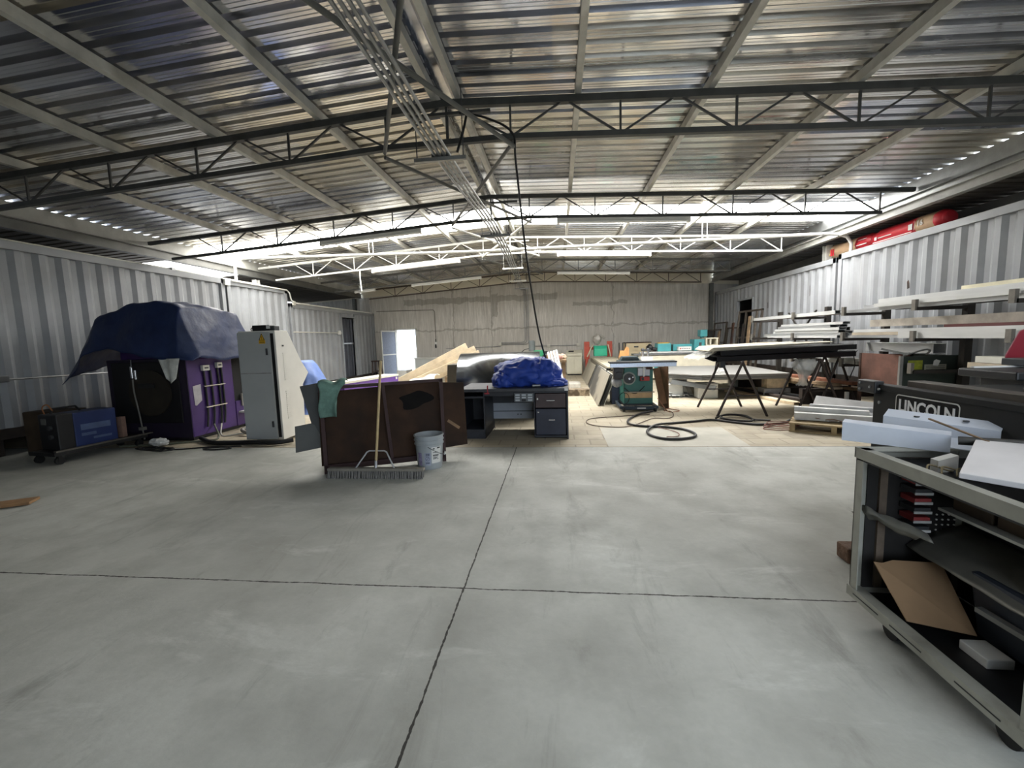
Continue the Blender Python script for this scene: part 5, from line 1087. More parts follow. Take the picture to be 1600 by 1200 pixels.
b = MB(); b.grid(wrapf, 30, 22); solo(b, 'plastic_wrap', clear_poly, 'crumpled clear plastic wrap hanging from the black profiles between the trestles', 'wrap', None, (4.42, 8.15, 0.93), smooth=50)
b = MB(); b.tube(smooth_path([(5.42, 8.4, 1.05), (5.30, 8.3, 0.97), (5.34, 8.32, 0.80), (5.28, 8.35, 0.55)]), 0.008, 6); solo(b, 'strap_end', black_rub, 'thin black strap dangling from the right end of the black profiles', 'strap', None, (5.42, 8.4, 1.0), smooth=50)
b = MB(); b.tube([(2.74, 7.75, 0.95), (2.68, 7.70, 0.66)], 0.01, 6); b.box(2.80, 2.88, 7.72, 7.80, 0.84, 0.95); solo(b, 'hook_bar', black_m, 'black hook hanging below the left end of the black profiles', 'hook', None, (2.75, 7.73, 0.95))
# ------------------------------------------------------------------ cables on the floor in the middle
cable([(1.75, 8.15, .02), (1.47, 7.89, .02), (1.21, 7.41, .02), (1.125, 7.08, .02), (1.18, 6.88, .02), (1.36, 6.77, .02), (1.64, 6.715, .02), (1.87, 6.52, .02), (1.93, 6.23, .02), (1.84, 6.03, .02), (1.62, 5.925, .02), (1.41, 5.965, .02), (1.29, 6.2, .02), (1.325, 6.5, .02), (1.52, 6.81, .035), (1.81, 7.0, .02), (2.2, 7.14, .02), (2.52, 7.25, .02), (2.8, 7.01, .02), (3.06, 6.85, .02), (3.46, 6.95, .02), (3.75, 7.25, .02)], 0.018, mat('black_hose', (38, 37, 38), 0.5, 0, 0.12, 8), 'thick black hose looped on the pale concrete patch before the saw', 10)
cable([(1.64, 7.88, .012), (0.98, 7.66, .012), (0.57, 7.5, .012), (0.455, 7.22, .012), (0.53, 6.95, .012), (0.77, 6.79, .012), (1.12, 6.83, .012), (1.6, 7.45, .012), (1.82, 7.44, .012), (1.975, 7.61, .012), (2.08, 8.05, .012), (1.98, 8.3, .012)], 0.007, mat('brown_cord', (92, 76, 66), 0.6, 0, 0.12, 8), 'thin brown cord lying in a wide loop on the pavers right of the desk', 8)
cable([(1.4, 6.9, .012), (1.6, 6.62, .012), (1.72, 6.35, .012), (1.66, 6.12, .012), (1.5, 6.08, .012)], 0.006, mat('red_brown_cord', (128, 84, 74), 0.6, 0, 0.1, 8), 'thin reddish cord inside the black hose loop')
cable([(2.6, 7.33, .03), (2.82, 7.6, .03), (3.06, 7.58, .03), (3.14, 7.27, .03), (3.03, 7.06, .03), (2.81, 7.15, .03), (2.66, 7.28, .05), (2.85, 7.55, .05), (3.1, 7.45, .05), (3.15, 7.2, .03), (3.3, 7.0, .05)], 0.016, black_rub, 'black hose coiled under the left trestle leg')
for k in range(4):
    c = Vector((3.22 + 0.05 * k, 6.60 + 0.05 * k, 0))
    pts = [c + Vector((0.20 * cos(a) * (1 + .15 * sin(a * 2 + k)), 0.13 * sin(a) * (1 + 0.1 * k), 0.012 + 0.014 * k)) for a in [i * pi / 9 for i in range(20)]]
    b = MB(); b.tube(pts, 0.0065, 6); solo(b, 'cord_coil', mat('red_brown_cord', (128, 84, 74)), ['lowest', 'second', 'third', 'topmost'][k] + ' reddish brown cord coil on the floor beside the pallet', 'cord', 'cord coils beside the pallet', c, smooth=50)
cable([(1.86, 8.25, .25), (2.02, 8.1, .02), (2.25, 8.2, .012), (2.1, 8.45, .012), (1.98, 8.2, .012)], 0.008, mat('copper_cord', (150, 100, 76), 0.5, 0.1, 0.1, 8), 'copper coloured cord tangled at the right foot of the green saw')
# ------------------------------------------------------------------ pallet with aluminium offcuts
t = thing('pallet', 'wooden pallet heaped with aluminium offcuts, before the black lettered machine table', 'pallet', (3.98, 6.55, 0), rad(-32))
pal_m = mat('pallet_wood', (150, 132, 98), 0.8, 0, 0.15, 6, c2=(118, 104, 78), thr=(0.5, 0.8))
for k in range(6):
    b = MB(); y = -0.42 + 0.17 * k; b.box(-0.52, 0.52, y - 0.06, y + 0.06, 0.115, 0.135); b.build('deck_board', pal_m, t)
for x in (-0.48, 0.0, 0.48):
    b = MB(); b.box(x - 0.03, x + 0.03, -0.48, 0.49, 0.02, 0.115); b.build('stringer', pal_m, t)
for y in (-0.42, 0.43):
    b = MB(); b.box(-0.52, 0.52, y - 0.05, y + 0.05, 0.0, 0.02); b.build('bottom_board', pal_m, t)
off = [((3.46, 6.62, 0.20), (4.30, 6.20, 0.20), .13, .10, 'square aluminium offcut across the pallet front'),
       ((3.60, 6.90, 0.19), (4.45, 6.42, 0.19), .12, .09, 'second aluminium offcut lying across the pallet'),
       ((3.75, 7.08, 0.19), (4.60, 6.60, 0.19), .13, .09, 'third aluminium offcut at the back of the pallet'),
       ((3.52, 6.75, 0.285), (4.28, 6.33, 0.275), .10, .06, 'flat aluminium offcut in the upper layer of the pallet heap'),
       ((3.95, 7.02, 0.33), (4.62, 6.42, 0.27), .24, .05, 'wide bright aluminium channel on top of the pallet heap'),
       ((3.80, 6.86, 0.30), (4.55, 6.30, 0.30), .09, .06, 'narrow dark edged aluminium offcut on the pallet heap')]
for k, (p, q, w_, h_, nm) in enumerate(off):
    b = MB()
    if k == 4: b.hollow(p, q, w_, h_, 0.006, (-0.5, -0.45, 0.8))
    else: b.hollow(p, q, w_, h_, 0.006)
    solo(b, 'aluminium_offcut', [alu_pale, alu, alu_pale, alu_pale, alu, alu][k], nm, 'offcut', 'aluminium offcuts on the pallet', p)
for k in range(5):
    b = MB(); a0 = 0.9 * k; x = 3.58 + 0.16 * k
    b.tube(smooth_path([(x, 6.55 - 0.12 * k, 0.16), (x + 0.08, 6.45 - 0.12 * k, 0.19), (x + 0.2, 6.40 - 0.10 * k, 0.16), (x + 0.28, 6.30 - 0.1 * k, 0.17)]), 0.006, 5)
    solo(b, 'metal_strip', mat('rusty_strip', (120, 96, 76), 0.6, 0.3, 0.15, 9), ['first', 'second', 'third', 'fourth', 'fifth'][k] + ' curled metal strip on the pallet front edge, counted from the left', 'strip', 'curled strips on the pallet', (x, 6.5 - .12 * k, 0.15), smooth=50)
# ------------------------------------------------------------------ green and rusty steel box on legs
t = thing('steel_bin', 'rusty and dark green steel box on legs before the bar rack', 'bin', (5.20, 7.10, 0))
bin_rust = mat('bin_rust', (104, 70, 58), 0.7, 0.0, 0.15, 4, c2=(80, 54, 44), thr=(0.45, 0.7)); bin_green = mat('bin_dark_green', (34, 44, 37), 0.6, 0.0, 0.12, 4)
b = MB(); b.box(-0.01, 0.01, 0.0, 0.86, 0.45, 1.03); b.build('rusty_panel', bin_rust, t)
b = MB(); b.box(0.03, 0.80, -0.01, 0.01, 0.30, 1.005); gp = b.build('green_panel', bin_green, t)
b = MB(); b.box(-0.015, 0.03, -0.015, 0.02, 0.30, 1.01); b.build('edge_strip', mat('edge_grey', (130, 130, 126), 0.5, 0.2, 0.1, 6), t)
b = MB(); b.box(0.78, 0.80, 0.01, 0.86, 0.3, 1.0); b.build('right_panel', bin_green, t)
b = MB(); b.box(0.0, 0.80, 0.84, 0.86, 0.45, 1.0); b.build('back_panel', bin_rust, t)
b = MB(); b.box(0.0, 0.80, 0.0, 0.86, 0.43, 0.45); b.build('bottom_panel', bin_rust, t)
for (x, y) in ((0.0, 0.0), (0.78, 0.0), (0.0, 0.85), (0.78, 0.85)):
    b = MB(); b.box(x - 0.02, x + 0.02, y - 0.02, y + 0.02, 0, 0.5 if y < .5 else 1.03); b.build('leg', rust_dark, t)
b = MB(); b.box(0.10, 0.30, -0.014, -0.01, 0.80, 0.94); b.build('yellow_green_label', mat('yellow_green_label', (136, 142, 40), 0.5, 0, 0.2, 12), gp)
b = MB(); b.box(0.33, 0.63, -0.014, -0.01, 0.78, 0.875); pl_ = b.build('pale_label', mat('pale_label', (150, 150, 136), 0.5, 0, 0.06, 9), gp)
b = MB()
for k in range(3): b.box(0.35, 0.61, -0.0155, -0.014, 0.795 + 0.025 * k, 0.802 + 0.025 * k)
b.build('printed_lines', dark_grey, pl_)
b = MB(); b.prism([(0.44, -0.016, 0.86), (0.51, -0.016, 0.85), (0.54, -0.016, 0.93), (0.48, -0.016, 0.95), (0.45, -0.016, 0.93)], (0, -0.004, 0)); b.build('torn_paper', white_paint, gp)
b = MB(); b.bar((5.06, 7.30, 1.12), (5.30, 7.10, 1.035), 0.07, 0.03); solo(b, 'steel_flat', mat('edge_grey', (130, 130, 126)), 'grey steel flat resting on the rim of the green steel box', 'bar', None, (5.06, 7.3, 1.035))
b = MB(); b.tube(smooth_path([(5.24, 7.10, 1.02), (5.40, 7.14, 1.055), (5.58, 7.15, 1.10), (5.64, 7.15, 1.08), (5.57, 7.12, 1.03)]), 0.014, 8); solo(b, 'hook_rod', mat('edge_grey', (130, 130, 126)), 'curved grey hook rod sticking out of the green steel box', 'rod', None, (5.3, 7.8, 1.0), smooth=50)
# ------------------------------------------------------------------ bar rack along the right container
t = thing('bar_rack', 'dark steel cantilever rack against the right container holding long bars', 'rack', (5.98, 8.5, 0))
rk = mat('rack_steel', (54, 50, 46), 0.6, 0.3, 0.12, 6)
arms_y = [12.32, 10.27, 8.56, 6.98, 5.60, 4.2]
for y in arms_y:
    b = MB(); b.box(-0.05, 0.05, y - 8.5 - 0.045, y - 8.5 + 0.045, 0, 1.95); b.build('upright', rk, t)
    b = MB(); b.box(-0.12, 0.05, y - 8.5 - 0.06, y - 8.5 + 0.06, 0.0, 0.02); b.build('foot', rk, t)
    for z in (1.74, 1.28, 0.80):
        b = MB(); b.box(-0.72, -0.05, y - 8.5 - 0.035, y - 8.5 + 0.035, z - 0.05, z); ar = b.build('arm', rk, t)
        b = MB(); b.box(-0.745, -0.70, y - 8.5 - 0.035, y - 8.5 + 0.035, z - 0.05, z + 0.11); b.build('end_stop', mat('stop_grey', (112, 108, 100), 0.6, 0.3, 0.1, 8), ar)
b = MB(); b.bar((0, 2.2, 0.9), (0, 3.4, 1.9), 0.03, 0.03); b.bar((0, 3.4, 0.9), (0, 2.2, 1.9), 0.03, 0.03); b.build('cross_brace', rk, t)
BG = 'long bars on the rack at the right wall'
def bar_(y0, y1, x, z, w_, h_, m, label, hollow=True):
    b = MB()
    (b.hollow((x, y0, z + h_ / 2), (x, y1, z + h_ / 2), w_, h_, 0.005) if hollow else b.box(x - w_ / 2, x + w_ / 2, y0, y1, z, z + h_))
    solo(b, 'metal_bar' if m not in (wood_old, wood_pale, plywood) else 'timber_plank', m, label, 'bar' if m not in (wood_old, wood_pale, plywood) else 'plank', BG, (x, y0, z))
bar_(8.9, 12.50, 5.36, 1.74, .10, .07, alu_pale, 'thin pale bar on the top rack level, at the far end by the doorway frames')
bar_(9.4, 12.2, 5.62, 1.745, .30, .025, plywood, 'brown plank on the top rack level behind the thin pale bar', False)
bar_(3.6, 9.60, 5.42, 1.742, .06, .05, alu, 'thin aluminium bar running along most of the top rack level')
bar_(3.4, 7.9, 5.36, 1.795, .09, .06, alu_pale, 'white channel bar lying in front on the top rack level, near end')
bar_(3.4, 8.35, 5.52, 1.795, .14, .055, alu, 'wide aluminium bar in the middle of the top rack level')
bar_(3.4, 8.05, 5.55, 1.852, .13, .085, alu_pale, 'spotted pale bar on top of the wide aluminium bar, highest level')
bar_(3.4, 6.6, 5.62, 1.94, .16, .05, mat('yellowed_bar', (226, 220, 190), 0.6, 0, 0.06, 5), 'yellowish bar topmost on the highest rack level')
bar_(3.4, 7.9, 5.72, 1.745, .13, .12, rk, 'dark bar at the back of the top rack level')
for k in range(6):
    y0 = 8.75 + [0.1, 0.0, 0.12, 0.05, 0.35, 0.0][k]; z = 1.28 + 0.052 * k
    bar_(y0, 11.6 - 0.12 * k, 5.40 + 0.015 * (k % 3), z, .13, .05, [alu_pale, alu, alu_pale, alu_pale, alu, alu_pale][k], ['lowest', 'second', 'third', 'fourth', 'fifth', 'topmost'][k] + ' pale bar of the far bundle on the middle rack level, counted upward')
for k in range(4):
    bar_(8.8 + 0.08 * k, 11.3, 5.56, 1.28 + 0.07 * k, .14, .065, [alu, alu_pale, rk, alu][k], ['lowest', 'second', 'third', 'topmost'][k] + ' bar behind the far bundle on the middle rack level')
bar_(9.9, 12.5, 5.72, 1.282, .11, .09, alu_pale, 'pale bar at the farthest end of the middle rack level')
bar_(3.4, 7.35, 5.37, 1.28, .10, .15, alu_pale, 'big whitish bar in front on the middle rack level, near end')
bar_(3.4, 8.70, 5.50, 1.28, .12, .045, alu, 'flat aluminium bar under the big whitish bar on the middle level')
bar_(3.4, 8.60, 5.50, 1.327, .12, .05, mat('tan_bar', (178, 166, 146), 0.55, 0.1, 0.08, 4), 'tan bar second from bottom behind the big whitish bar')
bar_(3.4, 8.55, 5.50, 1.379, .12, .05, alu_pale, 'pale bar third from bottom behind the big whitish bar')
bar_(3.4, 6.7, 5.50, 1.431, .12, .04, mat('maroon_bar', (92, 44, 42), 0.5, 0.1, 0.08, 5), 'maroon bar on the stack behind the big whitish bar')
bar_(3.4, 8.30, 5.62, 1.472, .16, .12, mat('weathered_beam', (168, 160, 148), 0.7, 0, 0.12, 5), 'weathered grey brown beam topmost on the middle rack level', False)
bar_(8.3, 10.4, 5.42, 0.80, .10, .05, alu_pale, 'pale bar on the lower rack level behind the right trestle')
bar_(8.4, 11.8, 5.55, 0.80, .12, .08, alu, 'aluminium bar on the lower rack level behind the plastic wrap')
bar_(8.25, 10.9, 5.44, 0.852, .09, .05, alu_pale, 'upper pale bar on the lower rack level behind the right trestle')
bar_(7.16, 8.60, 5.78, 1.036, .18, .15, alu_pale, 'wide pale box section lying across the top of the green steel box')
bar_(5.5, 6.2, 5.66, 0.80, .12, .24, alu_pale, 'short white bar on the lower rack level above the green box, right part')
for k in range(3):
    bar_(3.5, 6.3 - 0.1 * k, 5.46, 0.80 + 0.085 * k, .22, .08, mat('tan_bar', (178, 166, 146)) if k == 1 else offwhite, ['lowest', 'middle', 'topmost'][k] + ' pale timber section on the lower rack level right of the green box', False)
# planks on the floor below the rack
pl = [(8.7, 12.4, 5.30, 0.30, wood_pale, 'pale plank on the floor supports under the rack, front'), (8.5, 12.0, 5.55, 0.30, wood_old, 'old brown plank under the rack, behind the front one'), (8.35, 11.6, 5.42, 0.42, mat('red_brown_plank', (128, 82, 60), 0.7, 0, 0.15, 5), 'reddish brown plank topmost under the rack'), (8.6, 11.9, 5.22, 0.37, wood_old, 'old brown plank in the second layer under the rack')]
for (y0, y1, x, z, m_, nm) in pl:
    b = MB(); b.bar((x, y0, z + 0.03), (x - 0.45, y1, z + 0.03), 0.20, 0.055); solo(b, 'timber_plank', m_, nm, 'plank', 'planks stacked under the rack', (x, y0, z))
for k, y in enumerate((8.9, 10.3, 11.8)):
    b = MB(); b.box(4.75, 5.75, y - 0.06, y + 0.06, 0, 0.30); solo(b, 'timber_sleeper', dark_brown, ['near', 'middle', 'far'][k] + ' dark sleeper under the planks below the bar rack', 'sleeper', None, (5.25, y, 0))
for k, (x, y0, y1, z, nm) in enumerate([(4.62, 8.75, 10.9, 0.0, 'pale plank flat on the floor behind the right trestle'), (4.78, 8.85, 11.0, 0.05, 'dark capped plank lying on the pale floor plank'), (5.55, 8.35, 10.4, 0.0, 'thin plank flat on the floor before the bar rack'), (5.30, 8.2, 10.0, 0.055, 'dark beam on the floor before the bar rack')]):
    b = MB(); b.hollow((x, y0, z + 0.03), (x - 0.5, y1, z + 0.03), 0.15, 0.048, 0.006); solo(b, 'timber_plank', [wood_pale, dark_brown, wood_pale, black_m][k], nm, 'plank', None, (x, y0, z))
b = MB(); b.cyl((5.25, 8.35, 0.103), (5.25, 8.35, 0.30), 0.035, 14); solo(b, 'white_can', white_paint, 'slim white can standing on the dark beam before the rack', 'can', None, (5.25, 8.35, 0.103), smooth=40)
# dark frames leaning on the far right container
frm = mat('dark_frame_steel', (74, 66, 58), 0.6, 0.3, 0.15, 7)
def leaning_frame(y0, y1, h, x0, label, m=frm, mid=True):
    t = thing('gate_frame', label, 'frame', (x0, y0, 0), 0, 'dark frames leaning on the far right container')
    W_ = y1 - y0; lean = 0.20; s = 0.05
    for yy in (s / 2, W_ - s / 2):
        b = MB(); b.bar((0, yy, 0), (lean, yy, h), s, s); b.build('stile', m, t)
    b = MB(); b.bar((lean, 0, h - s / 2), (lean, W_, h - s / 2), s, s); b.build('top_rail', m, t)
    b = MB(); b.bar((0, 0, s / 2), (0, W_, s / 2), s, s); b.build('bottom_rail', m, t)
    if mid: b = MB(); b.bar((lean * .6, 0, h * .6), (lean * .6, W_, h * .6), s * .8, s * .8); b.build('mid_rail', m, t)
leaning_frame(16.0, 17.2, 1.83, 5.80, 'dark steel frame leaning nearest the back corner on the right')
leaning_frame(16.2, 17.5, 1.58, 5.66, 'shorter dark frame in front of the back corner frame')
leaning_frame(14.9, 15.9, 1.62, 5.78, 'dark frame between the back corner and the dark container doorway')
leaning_frame(13.6, 14.9, 2.12, 5.76, 'tall pale edged frame leaning before the dark container doorway', mat('pale_edged_frame', (112, 104, 94), 0.55, 0.3, 0.2, 9))
leaning_frame(13.0, 14.1, 2.10, 5.64, 'tall dark frame leaning right of the container doorway')
for k, (y0, h, nm) in enumerate([(13.2, 1.9, 'brown timber plank leaning among the frames by the doorway'), (13.6, 1.7, 'second brown plank leaning among the frames by the doorway'), (15.6, 1.5, 'short brown plank leaning near the back corner'), (14.4, 1.75, 'narrow plank leaning in front of the dark doorway')]):
    b = MB(); b.bar((5.45, y0, 0), (5.66, y0 + 0.2, h), 0.14, 0.03, (-1, 0, 0.2)); solo(b, 'timber_plank', [wood_old, dark_brown, wood_old, rust_dark][k], nm, 'plank', None, (5.45, y0, 0))
# ------------------------------------------------------------------ red insulation rolls on the right container
bag_red = mat('insulation_red', (196, 40, 52), 0.45, 0, 0.05, 4, bump=0.3, bscale=8); bag_tan = mat('insulation_kraft', (190, 160, 128), 0.6, 0, 0.06, 5, bump=0.3, bscale=8)
def roll(label, y0, y1, segs, r=0.16):
    t = thing('insulation_roll', label, 'roll', (CRX + 0.30, y0, 3.08), 0, 'insulation rolls on the right container')
    for (a, c, m_, nm) in segs:
        b = MB(); n = 8
        def f(u, v):
            y = a + (c - a) * v; an = 2 * pi * u; e = 1 - 0.25 * max(0, 1 - (y) / 0.10) ** 2 - 0.25 * max(0, 1 - ((y1 - y0) - y) / 0.10) ** 2
            p = Vector((cos(an) * 2, y * 3, sin(an) * 2)); rr = r * e * (1 + 0.06 * vnoise(p))
            return (rr * cos(an), y, r + rr * sin(an) * (0.98 if sin(an) > 0 else 0.99))
        b.grid(f, 28, n); b.build(nm, m_, t, smooth=60)
    for yy, s in ((0.0, -1), (y1 - y0, 1)):
        b = MB(); b.blob((0, yy, r), r * 0.74, 0.05, r * 0.74, 18, 10, lambda d: 1 + 0.15 * vnoise(d * 3)); b.build('end_cap', segs[0][2] if s < 0 else segs[-1][2], t, smooth=50)
    return t
t1 = roll('near red and kraft insulation roll printed 16 on the right container top', 8.05, 9.62, [(0.0, 0.12, bag_red, 'red_wrapper'), (0.12, 0.50, bag_tan, 'kraft_wrapper'), (0.50, 1.57, bag_red, 'red_wrapper')])
t2 = roll('far kraft and red insulation roll on the right container top, beside the pipe bend', 9.66, 11.15, [(0.0, 0.42, bag_red, 'red_wrapper'), (0.42, 1.40, bag_tan, 'kraft_wrapper'), (1.40, 1.49, bag_red, 'red_wrapper')])
RT = (rad(90), 0, rad(-90))
text_mesh('16', 'number_print', white_paint, t1, (-0.170, 0.44, 0.13), RT, 0.13, 0.002, 0.003)
b = MB(); b.box(-0.171, -0.168, 0.53, 0.62, 0.10, 0.20); b.build('white_patch', white_paint, t1)
b = MB(); b.box(-0.170, -0.166, 0.488, 0.494, 0.08, 0.24); b.build('divider_line', white_paint, t1)
b = MB(); b.box(-0.170, -0.166, 1.02, 1.36, 0.125, 0.142); b.box(-0.170, -0.166, 1.39, 1.45, 0.10, 0.165); b.build('brand_stripe', white_paint, t1)
b = MB(); b.box(-0.166, -0.163, 0.55, 1.5, 0.055, 0.07); b.build('base_line', white_paint, t1)
b = MB(); b.box(-0.170, -0.166, 0.06, 0.36, 0.10, 0.12); b.box(-0.165, -0.160, 0.06, 0.32, 0.205, 0.215); b.build('brand_stripe', white_paint, t2)
text_mesh('56', 'number_print', mat('yellow_print', (228, 200, 110), 0.5), t2, (-0.170, 1.36, 0.06), RT, 0.12, 0.002, 0.003)
b = MB(); b.box(-0.170, -0.166, 1.16, 1.22, 0.05, 0.20); b.box(-0.170, -0.166, 1.10, 1.14, 0.05, 0.20); b.build('red_bars', bag_red, t2)
# ------------------------------------------------------------------ LINCOLN machine
t = thing('cutting_table', 'long black machine table with white framed lettering beside the tool cart', 'machine', (2.02, 2.96, 0))
lin_m = mat('charcoal_machine', (19, 21, 21), 0.55, 0.0, 0.12, 4, spec=0.3)
b = MB(); b.box(0.0, 1.25, -2.2, 0.0, 0.62, 1.075); b.build('body', lin_m, t, bevel=0.008)
b = MB(); b.box(-0.012, 0.06, -2.2, 0.06, 1.060, 1.095); b.build('edge_channel', lin_m, t, bevel=0.004)
b = MB(); b.box(-0.035, 0.02, -0.06, 0.10, 1.035, 1.115); eb = b.build('end_bracket', black_m, t, bevel=0.006)
for (y, z) in ((0.07, 1.055), (0.07, 1.095), (-0.02, 1.075), (-0.10, 1.07)):
    b = MB(); b.cyl((-0.035, y, z), (-0.042, y, z), 0.008, 10); b.build('bolt', galv, eb)
for (x, y0, y1, z) in ((0.12, -2.2, -0.14, 1.105), (0.19, -2.2, -0.10, 1.10), (0.35, -2.2, -0.55, 1.105), (0.42, -2.2, -0.50, 1.115)):
    b = MB(); b.box(x - 0.028, x + 0.028, y0, y1, 1.075, z + 0.02); b.build('guide_rail', mat('dark_rail', (84, 78, 72), 0.45, 0.5, 0.12, 6), t, bevel=0.004)
for (x, y) in ((0.06, -0.08), (0.06, -2.1), (1.18, -0.08), (1.18, -2.1)):
    b = MB(); b.box(x - 0.05, x + 0.05, y - 0.05, y + 0.05, 0, 0.62); b.build('leg', lin_m, t)
b = MB(); b.box(0.02, 1.2, -2.15, -0.05, 0.12, 0.16); b.build('lower_shelf', lin_m, t)
b = MB(); b.cyl((0.002, -0.06, 0.98), (-0.006, -0.06, 0.98), 0.011, 12); b.build('screw_head', galv, t)
def rrect(w_, h_, r_, n=6):
    out = []
    for (cx, cz, a0) in ((w_ / 2 - r_, h_ / 2 - r_, 0), (-w_ / 2 + r_, h_ / 2 - r_, 90), (-w_ / 2 + r_, -h_ / 2 + r_, 180), (w_ / 2 - r_, -h_ / 2 + r_, 270)):
        for k in range(n + 1): a = rad(a0 + 90 * k / n); out.append((cx + r_ * cos(a), cz + r_ * sin(a)))
    return out
LC = (-0.395, 0.992)   # label centre (along y, height) on the machine face
b = MB(); b.prism([(-0.0005, LC[0] - x, LC[1] + z) for x, z in rrect(0.415, 0.12, 0.022)], (-0.001, 0, 0)); lb = b.build('name_label', white_paint, t)
b = MB(); b.prism([(-0.0016, LC[0] - x, LC[1] + z) for x, z in rrect(0.401, 0.106, 0.017)], (-0.001, 0, 0)); b.build('label_ground', mat('label_black', (10, 10, 11), 0.6, 0, 0.05, 5, spec=0.2), lb)
text_mesh('LINCOLN', 'lettering', mat('label_white', (240, 241, 242), 0.5, 0, 0.02, 5), lb, (-0.0036, LC[0] + 0.182, LC[1] - 0.036), RT, 0.098, 0.0008, 0.0028, sx=0.87, spacing=1.0)
t = thing('torch_gantry', 'flat black gantry arm lying behind the white lettered machine table', 'gantry', (2.95, 3.25, 1.0))
b = MB(); b.box(-0.12, 1.0, -0.30, 0.10, 0.095, 0.15); b.box(-0.02, 1.0, -0.26, 0.05, 0.03, 0.095); b.build('arm', black_m, t, bevel=0.01)
b = MB(); b.box(0.20, 1.0, -0.1, 0.15, 0.16, 0.21); b.build('slide', mat('slide_grey', (70, 74, 78), 0.4, 0.4, 0.1, 5), t, bevel=0.005)
b = MB(); b.box(-0.05, 0.30, 0.06, 0.09, 0.15, 0.16); b.build('pale_strip', white_paint, t)
for x in (0.1, 0.9):
    b = MB(); b.box(x - 0.04, x + 0.04, -0.06, 0.02, -1.0, 0.04); b.build('column', black_m, t)
b = MB()
prof_r = [(0, 1.22), (0.08, 1.40), (0.30, 1.46), (0.50, 1.40), (0.50, 1.16), (0.0, 1.16)]
b.prism([(3.31 + x, 3.55, z) for x, z in prof_r], (0.45, 0.4, 0)); solo(b, 'machine_hood', mat('dark_red_hood', (128, 24, 40), 0.45, 0, 0.05, 4), 'dark red curved hood at the far right edge behind the gantry', 'hood', None, (3.5, 3.6, 1.16), bevel=0.01)
b = MB(); b.box(3.75, 4.2, 3.56, 3.95, 0, 1.16); solo(b, 'machine_stand', black_m, 'black cabinet stand under the dark red hood', 'stand', None, (3.5, 3.7, 0), bevel=0.01)
# ------------------------------------------------------------------ tool cart at the right edge
grey_cart = mat('cart_grey_paint', (158, 158, 148), 0.5, 0.1, 0.06, 6, c2=(120, 118, 108), thr=(0.56, 0.75))
CX0, CX1, CY0, CY1 = 1.475, 1.985, 1.38, 2.25
t = thing('tool_cart', 'grey steel shelf cart on casters with cardboard and scraps, at the right edge', 'cart', (CX0, CY0, 0))
W_, D_ = CX1 - CX0, CY1 - CY0
for (x, y, sx, sy) in ((0, 0, 1, 1), (0, D_, 1, -1), (W_, 0, -1, 1), (W_, D_, -1, -1)):
    b = MB(); b.box(min(x, x + sx * 0.05), max(x, x + sx * 0.05), min(y, y + sy * 0.005), max(y, y + sy * 0.005), 0.12, 0.85); b.box(min(x, x + sx * 0.005), max(x, x + sx * 0.005), min(y, y + sy * 0.05), max(y, y + sy * 0.05), 0.12, 0.85); b.build('corner_post', grey_cart, t)
b = MB(); b.box(-0.005, 0.0, -0.005, D_ + .005, 0.81, 0.862); b.box(W_, W_ + .005, -.005, D_ + .005, 0.81, 0.862); b.box(-0.005, W_ + .005, D_, D_ + .006, 0.81, 0.862); b.box(-0.005, W_ + .005, -.006, 0, 0.81, 0.862); b.box(0, 0.05, 0, D_, 0.852, 0.858); b.box(0.0, W_, D_ - 0.05, D_, 0.852, 0.858); b.build('top_rim', grey_cart, t)
b = MB(); b.box(0, W_, 0, D_, 0.80, 0.806); b.build('top_tray', black_m, t)
b = MB(); b.box(-0.006, 0.0, -.005, D_ + .01, 0.085, 0.135); b.box(0, 0.05, 0, D_, 0.128, 0.134); b.box(0, W_, D_, D_ + .006, 0.085, 0.135); b.box(0, W_, -.006, 0, 0.085, 0.135); br_ = b.build('bottom_rim', grey_cart, t)
b = MB()
for y in (0.10, 0.42, 0.66):
    b.box(-0.0075, -0.0055, y, y + 0.17, 0.108, 0.113)
b.build('worn_slot', black_m, br_)
b = MB(); b.box(0, W_, 0, D_, 0.085, 0.095); b.build('bottom_shelf', black_m, t)
b = MB(); b.box(0.05, W_ - 0.05, D_ - 0.012, D_ - 0.005, 0.13, 0.80); b.build('end_panel', mat('dark_end_panel', (30, 28, 27), 0.6, 0.1, 0.2, 6), t); b = MB(); b.box(0.10, 0.135, D_ - 0.025, D_ - 0.012, 0.14, 0.80); b.build('panel_stiffener', mat('worn_brown_strip', (96, 84, 72), 0.7, 0, 0.2, 9), t)
b = MB(); b.grid(lambda u, v: (0.24 + (W_ - 0.26) * u, 0.02 + (D_ - 0.04) * v, 0.345 + 0.11 * u + 0.015 * sin(u * 3) + 0.012 * vnoise((u * 3, v * 5, 0)) + 0.02 * v), 14, 20); b.build('middle_shelf', mat('grey_tray', (122, 120, 112), 0.45, 0.4, 0.1, 5), t, smooth=60, solid=0.004)
b = MB(); b.box(0.28, W_ - 0.02, 0.02, D_ - 0.13, 0.595, 0.607); b.build('upper_shelf', mat('pale_shelf', (176, 176, 168), 0.5, 0.2, 0.06, 5), t)
b = MB(); b.box(W_ - 0.012, W_ - 0.004, 0.0, D_, 0.10, 0.80); bp_ = b.build('back_panel', black_m, t)
b = MB()
for i in range(4):
    for j in range(4):
        x2 = 1.848 - CX0 + 0.027 * i; b.cyl((x2, D_ - 0.012, 0.445 + 0.026 * j), (x2, D_ - 0.016, 0.445 + 0.026 * j), 0.0042, 8)
b.build('lit_hole_dot', white_paint, bp_)  # white dots painted as light showing through holes in the panel
